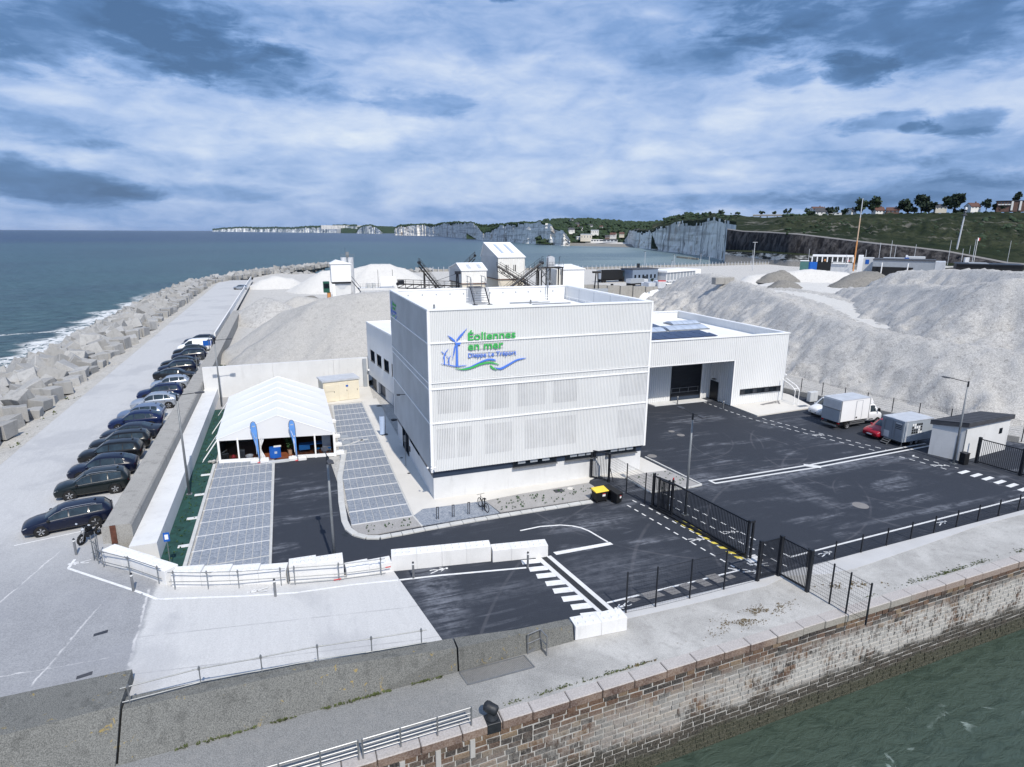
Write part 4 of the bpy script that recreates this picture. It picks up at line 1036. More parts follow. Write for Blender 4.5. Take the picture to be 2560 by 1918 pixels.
    for h in (.55, 1.03):
        for p, r_ in zip(pts, pts[1:]): MB().cyl((*p, h), (*r_, h), .026, n=6).build('rail', 'steel', t)
    for p, r_ in zip(pts, pts[1:]): MB().obox(p, r_, .02, .0, .16).build('toe_board', 'steel', t)
    # blue sign post on the green strip
    t = thing('sign_post', 'thin post with a blue sign on the green strip', 'sign', (-16.3, -4.1, 0))
    MB().cyl((0, 0, 0), (0, 0, 2.45), .022, n=6).build('post', 'galv', t)
    MB().box(-.16, -.035, 1.85, .16, -.02, 2.40).build('sign_plate', 'blue', t); MB().box(-.09, -.042, 1.98, .09, -.036, 2.28).build('pictogram', 'white_paint', t)
    # loose black grip sheet on promenade
    for i, (x, y, m) in enumerate(((-18.4, -11.0, 'asphalt'), (-18.3, -14.0, 'slate'))):
        MB().prism([(x, y), (x+.55, y+.12), (x+.52, y+.36), (x-.02, y+.22)], .9, .906).build('road_patch', m, None, kind='structure')
furniture()

def lamps():
    def lamp(x, y, z, h, arms, label, mat='galv'):
        t = thing('street_lamp', label, 'street lamp', (x, y, z), 0, 'street lamps of the site')
        MB().cyl((0, 0, 0), (0, 0, h), .095, .06, n=10).build('pole', mat, t, smooth=True)
        MB().cyl((0, 0, h-.38), (0, 0, h+.08), .075, .06, n=10).build('bracket', 'dark_metal', t)
        box('base_plate', mat, t, -.2, -.2, 0, .2, .2, .03)
        for ax, ay in arms:
            d = Vector((ax, ay, 0)); L = d.length; d.normalize(); n = Vector((-d.y, d.x, 0)); up = Vector((0, 0, 1))
            MB().cyl((0, 0, h), d*(L-.5)+up*(h+.08), .03, n=6).build('arm', 'dark_metal', t)
            c0 = d*(L-.62); c1 = d*L
            pts = [c0-n*.10, c0+n*.10, c0+d*.22+n*.17, c1+n*.16, c1-n*.16, c0+d*.22-n*.17]
            hd = MB().prism([(p.x, p.y) for p in pts], h+.03, h+.11).build('lamp_head', 'slate', t, bevel=.015)
    lamp(16.05, -7.97, 0, 7.3, ((0, 1.65), (0, -1.2)), 'double headed street lamp standing behind the long sliding gate')
    lamp(-7.4, -7.05, 0, 6.85, ((-.1, 1.5), (.12, -1.25)), 'double headed street lamp on the dark driveway in front of the tent')
    lamp(43.62, -7.4, 0, 7.15, ((-.3, 2.0),), 'single headed grey street lamp beside the small concrete hut')
    lamp(-16.74, 7.29, .0, 7.6, ((1.8, .15), ), 'slim street lamp on the green strip, nearer to the front', 'galv')
    lamp(-16.5, 32.1, .0, 7.5, ((1.75, 0), (-.7, 0)), 'slim street lamp by the rear white wall')
lamps()

# ------------------------------------------------------------------ fences and gates
def fence_panel_mesh(w, h, dx=.10):
    mb = MB(); n = max(2, round(w/dx))
    for i in range(n+1):
        x = w*i/n; mb.box(x-.002, -.002, .03, x+.002, .002, h)
    k = 0
    for j in range(int(h/.2)+1):
        z = .04+j*.2; mb.box(0, -.012, z-.004, w, -.004, z+.004)
    for z in (.24, h*.5, h-.06): mb.box(0, .004, z-.005, w, .012, z+.005)
    return mb.mesh('mesh_panel', 'dark_metal', fix=False)
FP = {}
def fence(label, pts, h, z=0., group=None, name='mesh_fence'):
    t = thing(name, label, 'fence', (0, 0, 0), 0, group)
    for p in pts: MB().box(p[0]-.032, p[1]-.032, z, p[0]+.032, p[1]+.032, z+h+.04).build('post', 'dark_metal', t)
    for a, b in zip(pts, pts[1:]):
        d = Vector(b)-Vector(a); k = (round(d.length-.07, 2), h)
        if k not in FP: FP[k] = fence_panel_mesh(*k)
        u = d.normalized()*.035
        link('mesh_panel', FP[k], t, (a[0]+u.x, a[1]+u.y, z), math.atan2(d.y, d.x))
    return t
def barred(t, a, b, z0, z1, n, mat='dark_metal', bar=.028, frame=.07):
    d = Vector(b)-Vector(a); L = d.length; ang = math.atan2(d.y, d.x)
    MB().obox(a, b, frame, z0, z0+frame*1.3).build('bottom_rail', mat, t); MB().obox(a, b, frame, z1-frame, z1).build('top_rail', mat, t)
    me = MB().box(-bar/2, -bar/2, z0+frame*1.3+.002, bar/2, bar/2, z1-frame-.002).mesh('bar', mat)
    for i in range(1, n):
        p = Vector(a)+d*i/n; link('bar', me, t, (p.x, p.y, 0), ang)
def post(t, x, y, w, h, mat='dark_metal'): return MB().box(x-w/2, y-w/2, 0, x+w/2, y+w/2, h).build('post', mat, t)
def fences():
    fence('dark mesh fence with four posts standing on the pale footing by the asphalt footway', [(6.32, -16.55), (8.05, -16.62), (10.2, -16.58), (12.49, -16.5), (14.75, -16.42)], 2.32)
    fence('short dark mesh fence running out over the quay edge', [(16.72, -18.2), (16.88, -19.49), (17.0, -20.42), (17.12, -21.5)], 2.32)
    fence('low dark mesh fence along the white line at the edge of the yard', [(18.6, -16.25)]+[(20.87+2.237*i, -16.12+.094*i) for i in range(0, 12)], 1.2)
    fence('dark mesh fence between the office corner and the sliding gate', [(13.81, -1.14), (14.02, -3.44), (14.34, -5.49), (14.5, -6.2)], 2.36)
    fence('dark mesh fence at the foot of the big sand heap behind the trucks', [(46.4, 21.5), (47.5, 19.3), (48.4, 17.2), (48.9, 14.9), (49.6, 12.4), (50.2, 9.8), (50.6, 7.2), (51.2, 4.6), (52.0, 2.2), (53.0, -.4), (54.0, -2.8), (55.4, -5.6)], 2.02)
    # low kerb wall under that fence
    t = thing('kerb_wall', 'low grey concrete kerb wall under the mesh fence behind the trucks', 'wall')
    pp = [(46.0, 20.5), (47.9, 17.2), (49.2, 12.4), (50.2, 7.2), (51.5, 2.2), (53.5, -2.8), (55, -5.6)]
    for a, b in zip(pp, pp[1:]): MB().obox(a, b, .35, 0, .55).build('wall_segment', 'old_wall', t)
    # gate leaf at the office corner
    t = thing('pedestrian_gate', 'open dark barred gate leaf against the office wall', 'gate')
    post(t, 12.9, .12, .17, 2.55); post(t, 13.81, -1.1, .15, 2.42); barred(t, (12.95, .02), (13.77, -1.0), .1, 2.38, 10)
    MB().cyl((13.85, -1.12, 1.3), (14.15, -1.25, .05), .03, n=6).build('brace', 'dark_metal', t)
    # sliding gate
    t = thing('sliding_gate', 'long dark sliding gate with vertical bars across the yard entrance', 'gate')
    barred(t, (15.02, -7.5), (15.96, -14.2), .16, 2.42, 56, bar=.03, frame=.09)
    MB().obox((14.5, -6.0), (15.98, -14.3), .16, .02, .15).build('track_beam', 'dark_metal', t)
    for x, y, h in ((15.9, -14.25, 2.5), (16.15, -14.33, 2.5), (14.98, -7.42, 2.5), (15.22, -7.5, 2.55)): post(t, x, y, .11, h)
    box('roller_head', 'dark_metal', t, 15.85, -14.4, 2.42, 16.22, -14.2, 2.54)
    MB().cyl((15.22, -7.5, 2.55), (15.22, -7.5, 2.68), .05, n=8).build('warning_lamp', 'red', t)
    box('concrete_pad', 'concrete_new', t, 15.8, -14.75, 0, 16.75, -14.05, .04)
    t = thing('sliding_gate', 'short dark barred gate panel between the mesh fence and the long sliding gate', 'gate')
    barred(t, (14.62, -6.25), (14.98, -7.35), .16, 2.42, 10, bar=.03, frame=.09)
    for x, y, h in ((14.5, -6.18, 2.56), (14.68, -6.1, 2.56), (14.62, -6.75, 2.52), (14.93, -7.95, 2.52)): post(t, x, y, .09, h)
    MB().obox((14.48, -6.14), (14.72, -6.12), .06, 2.46, 2.54).build('roller_head', 'dark_metal', t)
    barred(t, (14.66, -6.8), (14.92, -7.9), .16, 2.42, 10, bar=.03, frame=.09)
    # double swing gate by the quay
    t = thing('swing_gate', 'dark barred swing gate leaf parallel to the quay', 'gate')
    post(t, 14.85, -16.42, .16, 2.5); barred(t, (14.95, -16.42), (16.2, -16.37), .12, 2.42, 14)
    t = thing('swing_gate', 'dark barred swing gate leaf pointing out to the quay edge', 'gate')
    post(t, 16.36, -16.38, .20, 2.52); post(t, 16.66, -18.2, .18, 2.52); barred(t, (16.4, -16.5), (16.64, -18.1), .12, 2.42, 18)
    # gate by the hut
    t = thing('yard_gate', 'dark barred gate beside the small concrete hut', 'gate')
    for x, y in ((45.6, -7.95), (46.05, -11.1), (46.5, -14.3)): post(t, x, y, .2, 2.32)
    barred(t, (45.62, -8.1), (46.03, -11.0), .12, 2.2, 22); barred(t, (46.07, -11.2), (46.48, -14.2), .12, 2.2, 22)
    # mesh hoarding panels leaning by the parked cars
    hp = fence_panel_mesh(2.2, 1.95, .12)
    for i, (x, y, a) in enumerate(((-20.45, 47.5, 1.75), (-20.6, 50.3, 1.35), (-20.5, 62.5, 1.6), (-20.55, 65.2, 1.5))):
        t = thing('mesh_hoarding', ('galvanised site fence panel leaning nearest to the black cars by the wall', 'galvanised site fence panel second in line by the wall', 'galvanised site fence panel behind the white van', 'galvanised site fence panel farthest along the wall')[i], 'fence panel', (x, y, .9), a)
        for p in (0, 2.2): MB().cyl((p, 0, 0), (p, 0, 2.0), .022, n=6).build('post', 'galv', t)
        me = hp.copy(); me.materials.clear(); me.materials.append(MC['galv']); link('mesh_panel', me, t)
        for zz in (.03, 1.98): MB().cyl((0, 0, zz), (2.2, 0, zz), .02, n=6).build('rail', 'galv', t)
fences()

# ------------------------------------------------------------------ office building
def corrug(name, parent, a, b, z0, z1, pitch=.125, depth=.045, zones=(), mats_=('clad_white', 'clad_groove', 'clad_perforated'), fr=(.42, .10)):
    """trapezoid ribs along plan line a->b, outside on the right hand of a->b"""
    d = Vector((b[0]-a[0], b[1]-a[1])); L = d.length; d.normalize(); n = Vector((d.y, -d.x))
    N = max(1, round(L/pitch)); w = L/N; mb = MB()
    zs = sorted({z0, z1, *[z for zn in zones for z in (zn[2], zn[3]) if z0 < z < z1]})
    prof = []
    for i in range(N):
        s = i*w; prof += [(s, 1), (s+w*fr[0], 1), (s+w*(fr[0]+fr[1]), 0), (s+w*(1-fr[1]), 0)]
    prof.append((L, 1))
    P = lambda s, o, z: (a[0]+d.x*s+n.x*o*depth, a[1]+d.y*s+n.y*o*depth, z)
    for (s0, o0), (s1, o1) in zip(prof, prof[1:]):
        if o0 == 0 and o1 == 0:
            for za, zb in zip(zs, zs[1:]):
                mi = 1
                for u0, u1, v0, v1 in zones:
                    if u0 <= s0 <= u1 and v0 <= (za+zb)/2 <= v1: mi = 2
                mb.add([P(s0, 0, za), P(s1, 0, za), P(s1, 0, zb), P(s0, 0, zb)], [(0, 1, 2, 3)], mi)
        else: mb.add([P(s0, o0, z0), P(s1, o1, z0), P(s1, o1, z1), P(s0, o0, z1)], [(0, 1, 2, 3)], 0)
    return mb.build(name, list(mats_), parent, fix=False)
W_, D_, H_ = 17.6, 15.4, 13.95
def text_part(name, s, parent, h, width, mat, loc, rot, ext=.02, off=.0):
    cu = bpy.data.curves.new('lettering', 'FONT'); cu.body = s; cu.size = 1; cu.extrude = ext/h; cu.offset = off; cu.resolution_u = 3
    o = bpy.data.objects.new('lettering_tmp', cu); COL.objects.link(o)
    dg = bpy.context.evaluated_depsgraph_get(); me = bpy.data.meshes.new_from_object(o.evaluated_get(dg))
    bpy.data.objects.remove(o); me.name = name; me.materials.clear(); me.materials.append(MC[mat])
    xs = [v.co.x for v in me.vertices]; sx = width/(max(xs)-min(xs)); x0 = min(xs)
    for v in me.vertices: v.co.x = (v.co.x-x0)*sx; v.co.y *= h; v.co.z *= h
    ob = link(name, me, parent, loc); ob.rotation_euler = rot; return ob
def office():
    t = thing('office_building', 'large white three storey office block clad in ribbed panels with a wind farm logo', 'office building')
    box('plinth', 'concrete_new', t, .16, .26, 0, W_-.16, D_-.2, 1.72)
    box('plinth_band', 'band_navy', t, .13, .23, 1.72, W_-.13, D_-.15, 2.36)
    mb = MB(); mb.box(.06, .06, 2.36, W_-.06, .36, H_-.1); mb.box(.06, D_-.36, 2.36, W_-.06, D_-.06, H_-.1); mb.box(.06, .36, 2.36, .36, D_-.36, H_-.1); mb.box(W_-.36, .36, 2.36, W_-.06, D_-.36, H_-.1)
    mb.build('wall', 'clad_white', t)
    box('roof', 'roof_membrane', t, .36, .36, 12.3, W_-.36, D_-.36, 12.62)
    mb = MB()                                             # parapet capping, butted
    mb.box(-.03, -.06, H_-.1, W_+.03, .42, H_); mb.box(-.03, D_-.42, H_-.1, W_+.03, D_+.03, H_); mb.box(-.03, .42, H_-.1, .42, D_-.42, H_); mb.box(W_-.42, .42, H_-.1, W_+.03, D_-.42, H_)
    mb.build('parapet_cap', 'trim_white', t)
    bands = ((11.66, 13.85), (8.90, 11.58), (8.42, 8.80), (5.93, 8.34), (2.26, 5.85))
    wz3 = [(a, b, 6.55, 8.30) for a, b in ((.35, 2.85), (3.85, 5.7), (6.4, 8.6), (9.2, 11.3), (14.9, 17.4))]
    wz4 = [(a, b, 3.15, 5.45) for a, b in ((.3, 1.6), (1.8, 2.9), (3.85, 6.0), (7.0, 11.2), (14.9, 17.3))]
    seams = []
    for i, (z0, z1) in enumerate(bands):
        zn = wz3 if i == 3 else wz4 if i == 4 else ()
        corrug('cladding_panel', t, (.12, .02), (W_-.12, .02), z0, z1, zones=zn)
        corrug('cladding_panel', t, (.02, D_-.1), (.02, .12), z0, z1, mats_=('clad_white_shaded', 'clad_groove_shaded', 'clad_groove_shaded'))
        corrug('cladding_panel', t, (W_-.02, .12), (W_-.02, D_-.1), z0, z1)
    for z in (11.58, 8.80, 8.34, 5.85):
        mb = MB(); mb.box(.0, -.065, z, W_, .05, z+.08); mb.box(-.065, .05, z, .05, D_, z+.08); mb.box(W_-.05, .05, z, W_+.065, D_, z+.08); mb.build('flashing', 'trim_white', t)
    for x0, x1, y0, y1 in ((-.05, .13, -.05, .13), (W_-.13, W_+.05, -.05, .13), (-.05, .13, D_-.13, D_+.02)):
        box('corner_trim', 'trim_white', t, x0, y0, 2.24, x1, y1, H_-.101)
    corrug('cladding_panel', t, (W_-.1, D_-.02), (.1, D_-.02), 2.4, 13.85, pitch=.25)
    # ground floor windows in the dark band
    for x0, x1 in ((6.27, 9.86), (10.62, 13.33), (14.2, 16.95)):
        f = box('window', 'dark_metal', t, x0, .16, 1.74, x1, .228, 2.34)
        n = 4
        for i in range(n):
            a = x0+.06+(x1-x0-.12)*i/n; box('pane', 'window_glass', f, a+.03, .148, 1.84, a+(x1-x0-.12)/n-.03, .159, 2.28)
        box('sill', 'steel', f, x0-.03, .0, 1.66, x1+.03, .228, 1.735)
        for i in range(3):
            a = x0+.4+i*(x1-x0-.6)/3; box('blind', 'grey_panel', f, a, .139, 1.98, a+.6, .146, 2.24)
    # doors and strip windows on the shaded side
    for y0, y1, z1 in ((9.6, 10.6, 2.3), (10.8, 12.4, 2.3)):
        d = box('door', 'dark_metal', t, .10, y0, .06, .158, y1, z1); box('pane', 'window_glass', d, .09, y0+.1, .2, .099, y1-.1, z1-.1)
    box('window', 'window_glass', t, .09, 5.0, 1.76, .128, 8.6, 2.2)
    box('letter_box', 'dark_metal', t, .08, 9.0, .7, .158, 9.35, 1.1)
    lt = thing_part('wall_lamp', t); MB().cyl((-.02, 9.44, 5.68), (-.5, 9.44, 5.72), .03, n=6).build('arm', 'dark_metal', lt); box('head', 'dark_metal', lt, -.75, 9.3, 5.66, -.48, 9.58, 5.74)
    MB().tube([(-.55, 7.5, .05), (-.55, 7.5, 2.75)], .03).build('stand_pipe', 'galv', t); box('stand_pipe_box', 'galv', t, -.62, 7.38, 2.2, -.48, 7.62, 2.7)
    # camera at the corner
    cm = thing_part('camera_mount', t); MB().cyl((-.03, -.04, 2.75), (-.03, -.32, 2.8), .035, n=6).build('bracket', 'white_paint', cm)
    for dx, dy in ((-.1, -.42), (.16, -.36), (-.34, -.2)): MB().lathe([(0, -.08), (.06, -.06), (.085, 0), (.06, .07), (0, .085)], (dx, dy, 2.72), 8).build('camera_dome', 'white_paint', cm, smooth=True)
    # roof: stair over the parapet, pipes, guard rail
    st = thing_part('roof_stair', t)
    for x in (7.15, 8.55):
        for y, z0, z1 in ((12.75, 12.62, 13.65), (14.0, 13.9, 15.0), (15.1, 13.95, 15.05)): MB().cyl((x, y, z0), (x, y, z1), .028, n=6).build('post', 'steel', st)
        MB().tube([(x, 12.75, 13.65), (x, 14.0, 15.0), (x, 15.4, 15.05)], .026).build('handrail', 'steel', st)
        MB().tube([(x, 12.75, 13.2), (x, 14.0, 14.5), (x, 15.4, 14.55)], .02).build('handrail', 'steel', st)
        MB().ext([(x-.03, 12.6, 12.64), (x-.03, 12.85, 12.64), (x-.03, 14.2, 14.05), (x-.03, 13.95, 14.05)], (.06, 0, 0)).build('stringer', 'slate', st)
    for i in range(7): box('tread', 'steel', st, 7.2, 12.72+i*.2, 12.78+i*.19, 8.5, 12.94+i*.2, 12.81+i*.19)
    box('platform', 'slate', st, 7.2, 14.05, 14.02, 8.5, 15.5, 14.06)
    for x in (7.15, 8.55): box('foot', 'dark_metal', st, x-.2, 12.45, 12.625, x+.2, 12.8, 12.66)
    gr = thing_part('guard_rail', t)
    for i in range(11): MB().cyl((1.2+i*1.5, 14.3, 12.62), (1.2+i*1.5, 14.3, 13.12), .02, n=5).build('post', 'trim_white', gr)
    for z in (12.9, 13.12): MB().cyl((1.2, 14.3, z), (16.2, 14.3, z), .022, n=5).build('rail', 'trim_white', gr)
    for i in range(8): MB().cyl((16.3, 2.0+i*1.7, 12.62), (16.3, 2.0+i*1.7, 13.12), .02, n=5).build('post', 'trim_white', gr)
    MB().cyl((16.3, 2.0, 13.12), (16.3, 14.1, 13.12), .022, n=5).build('rail', 'trim_white', gr)
    MB().tube([(15.1, 14.6, 12.62), (15.1, 14.6, 14.3), (15.25, 14.6, 14.5), (15.4, 14.6, 14.3)], .05).build('cable_hood', 'galv', t)
    mb = MB()
    mb.box(12.2, 11.2, 12.625, 16, 11.35, 12.70); mb.box(10.5, 12.6, 12.625, 14.5, 12.7, 12.68); mb.box(13.2, 9.2, 12.625, 15.6, 9.3, 12.69); mb.build('cable_tray', 'galv', t)
    box('walkway', 'grey_panel', t, 10.8, 12.9, 12.625, 13.6, 13.6, 12.645)
    for x, y in ((12.3, 12.0), (5.0, 6.0), (3, 11)): MB().cyl((x, y, 12.62), (x, y, 13.0), .09, n=8).build('vent', 'galv', t)
    # parapet inner panels with dark fixings
    for i in range(12): box('anchor_plate', 'grey_panel', t, 1.5+i*1.3, D_-.372, 13.35, 1.62+i*1.3, D_-.362, 13.5)
    for i in range(1, 5): box('panel_joint', 'grey_panel', t, W_-.372, i*3.0, 12.7, W_-.362, i*3.0+.03, 13.8)
    # --- raised logo
    BL, GR = 'sign_blue', 'sign_green'
    M('sign_blue', (.085, .215, .74), .5, var=.03); M('sign_green', (.06, .47, .11), .5, var=.03)
    lg = thing_part('logo', t)
    def plate(pts, mat, name='logo_shape', y=-.10): return MB().ext([(x, y, z) for x, z in pts], (0, .03, 0)).build(name, mat, lg)
    def swoosh(pts, wid, mat):
        n = len(pts); L = []; Rr = []; K = 6; P = []
        for i in range(n-1):
            p0, p1, p2, p3 = pts[max(0, i-1)], pts[i], pts[i+1], pts[min(n-1, i+2)]
            for k in range(K):
                u = k/K
                P.append(tuple(.5*(2*p1[j]+(p2[j]-p0[j])*u+(2*p0[j]-5*p1[j]+4*p2[j]-p3[j])*u*u+(3*p1[j]-p0[j]-3*p2[j]+p3[j])*u**3) for j in (0, 1)))
        P.append(pts[-1]); m = len(P); mb = MB()
        for i, p in enumerate(P):
            a, b = P[max(0, i-1)], P[min(m-1, i+1)]; d = Vector((b[0]-a[0], b[1]-a[1])).normalized(); w = interp(i/(m-1), wid)/2
            L.append((p[0]-d.y*w, p[1]+d.x*w)); Rr.append((p[0]+d.y*w, p[1]-d.x*w))
        for i in range(m-1):
            q = [L[i], L[i+1], Rr[i+1], Rr[i]]
            mb.ext([(x, -.10, z) for x, z in q], (0, .03, 0))
        return mb.build('logo_shape', mat, lg)
    plate([(1.93, 11.52), (2.05, 11.52), (2.06, 9.95), (1.89, 9.96)], BL); plate([(1.89, 11.61), (2.27, 11.60), (2.25, 11.47), (2.13, 11.41), (2.03, 11.50), (1.85, 11.53)], BL, y=-.104)
    plate([(1.92, 11.60), (1.66, 11.78), (1.33, 12.17), (1.62, 12.0), (1.86, 11.78)], BL); plate([(1.95, 11.65), (1.99, 11.83), (2.2, 12.10), (2.74, 12.57), (2.36, 12.06), (2.1, 11.80)], BL)
    plate([(1.93, 11.5), (1.80, 11.33), (1.64, 10.34), (1.86, 11.05)], BL)
    plate([(1.06, 10.82), (1.11, 10.82), (1.13, 10.12), (1.045, 10.13)], BL); plate([(1.06, 10.87), (1.24, 10.87), (1.2, 10.80), (1.07, 10.80)], BL, y=-.104)
    plate([(1.07, 10.86), (.97, 10.93), (.86, 11.07), (1.02, 10.98)], BL); plate([(1.09, 10.87), (1.16, 10.98), (1.40, 11.22), (1.22, 10.97)], BL); plate([(1.06, 10.78), (1.02, 10.7), (.97, 10.43), (1.045, 10.6)], BL)
    plate([(1.385, 10.53), (1.425, 10.53), (1.435, 10.08), (1.37, 10.09)], BL); plate([(1.38, 10.57), (1.48, 10.565), (1.46, 10.52), (1.38, 10.52)], BL, y=-.104); plate([(1.39, 10.56), (1.31, 10.62), (1.22, 10.71), (1.35, 10.64)], BL); plate([(1.41, 10.57), (1.46, 10.65), (1.56, 10.75), (1.49, 10.62)], BL); plate([(1.38, 10.5), (1.34, 10.42), (1.31, 10.26), (1.375, 10.38)], BL)
    swoosh([(.85, 10.20), (1.39, 10.07), (1.95, 9.94), (2.68, 9.97)], [(0, .01), (.4, .05), (.7, .07), (1, .01)], BL)
    swoosh([(2.38, 9.76), (2.91, 9.83), (3.61, 10.09), (4.13, 10.25), (4.48, 10.26), (4.86, 10.17)], [(0, .01), (.5, .10), (.85, .13), (1, .03)], BL)
    swoosh([(1.86, 9.80), (2.42, 9.69), (3.08, 9.78), (3.78, 9.99), (4.48, 10.03), (5.09, 9.84)], [(0, .01), (.3, .13), (.8, .11), (1, .02)], GR)
    swoosh([(4.42, 9.83), (4.60, 9.63), (4.92, 9.46)], [(0, .08), (.4, .15), (1, .02)], GR)
    swoosh([(4.70, 9.67), (5.19, 9.54), (5.72, 9.75), (6.45, 10.09), (7.16, 10.19)], [(0, .01), (.3, .16), (.8, .10), (1, .01)], BL)
    rx = (PI/2, 0, 0)
    text_part('lettering', 'Éoliennes', lg, .78, 3.52, GR, (2.80, -.085, 11.72), rx, off=.012)
    text_part('lettering', 'en mer', lg, .78, 2.60, GR, (2.80, -.085, 11.03), rx, off=.012)
    text_part('lettering', 'Dieppe Le Tréport', lg, .44, 3.58, BL, (2.80, -.085, 10.50), rx, off=.004)
    for z in (11.74, 12.12, 11.05, 11.42, 10.52, 10.76): box('sign_rail', 'steel', lg, 2.78, -.066, z, 6.3 if z > 11.6 or z < 10.9 else 5.4, -.05, z+.015)
    # the same sign, smaller, on the shaded side
    lg2 = dup(lg, parent=t); lg2.matrix_local = Matrix.Translation((0, 0, 6.75)) @ Matrix.Rotation(-PI/2, 4, 'Z') @ Matrix.Scale(.5, 4)
    lg2.location = (-.02, 15.3, 6.9)
def thing_part(name, parent): return link(name, None, parent)
office()

def annex():
    t = thing('side_annex', 'low white annex with four square windows behind the office block', 'annex')
    a, b = Vector((.25, 36.3)), Vector((2.62, 15.5)); d = (b-a).normalized(); n = Vector((-d.y, d.x))*-1
    # outside of the wall is towards -x: right hand of b->a... corrug expects right hand
    P = lambda s, o=0.: (a.x+d.x*s-n.x*o*-1, a.y+d.y*s)
    L = (b-a).length
    MB().prism([(a.x+.14, a.y), (b.x+.14, b.y), (9, 15.5), (9, 36.3)], 1.6, 8.0).build('wall', 'clad_white', t)
    MB().prism([(a.x-.06, a.y+.06), (b.x-.06, b.y), (9.1, 15.52), (9.1, 36.36)], 8.0, 8.12).build('roof', 'roof_membrane', t)
    mb = MB(); mb.obox((a.x+.02, a.y), (b.x+.02, b.y), .2, 8.12, 8.26); mb.obox((a.x+.1, a.y-.08), (9, 36.22), .2, 8.122, 8.262); mb.build('parapet_cap', 'trim_white', t)
    MB().prism([(a.x+.35, a.y-.2), (b.x+.35, b.y), (9, 15.6), (9, 36.1)], 0, 1.6).build('ground_floor', 'band_navy', t)
    ang = math.atan2(d.y, d.x)
    def slab(name, mat, s0, s1, z0, z1, o0, o1, parent=t):
        q = [(a+d*s0+n*o0), (a+d*s1+n*o0), (a+d*s1+n*o1), (a+d*s0+n*o1)]
        return MB().prism([(p.x, p.y) for p in q], z0, z1).build(name, mat, parent)
    n = Vector((-1, 0)); n = Vector((d.y, -d.x)) if d.y*-1 > 0 and Vector((d.y, -d.x)).x < 0 else Vector((-d.y, d.x))
    if n.x > 0: n = -n
    wins = [(36.3-y1)/abs(d.y) for y1 in (34.9, 31.9, 28.75, 25.6)]
    cuts = []
    edges = [0]
    for s in wins: edges += [s, s+2.1]
    edges.append(L)
    for s0, s1 in zip(edges[::2], edges[1::2]):
        if s1-s0 > .05: corr2('cladding_panel', t, a+d*s0, a+d*s1, n, 1.62, 8.0)
    for s in wins:
        corr2('cladding_panel', t, a+d*s, a+d*(s+2.1), n, 1.62, 3.62); corr2('cladding_panel', t, a+d*s, a+d*(s+2.1), n, 5.02, 8.0)
        f = slab('window', 'dark_metal', s+.02, s+2.08, 3.64, 5.0, -.13, -.02)
        for k in range(2): slab('pane', 'window_glass', s+.1+k*.97, s+.1+k*.97+.90, 3.74, 4.9, -.019, -.008, f)
        slab('sill', 'steel', s-.03, s+2.13, 3.58, 3.63, -.1, .08, f)
    slab('door', 'dark_metal', 1.0, 3.2, .05, 1.55, -.30, -.2); slab('pillar', 'concrete_new', 3.4, 4.3, .05, 1.6, -.3, -.05); slab('pillar', 'concrete_new', 7.2, 10.5, .05, 1.45, -.3, -.1); slab('pillar', 'concrete_new', 10.8, 19.5, .05, 1.45, -.3, -.1)
    cm = slab('camera_dome', 'white_paint', .2, .45, 2.1, 2.3, .0, .25)
def corr2(name, parent, p, q, n, z0, z1, pitch=.25):
    d = Vector(q)-Vector(p)
    if Vector((d.y, -d.x)).dot(n) < 0: p, q = q, p
    return corrug(name, parent, p, q, z0, z1, pitch)
annex()

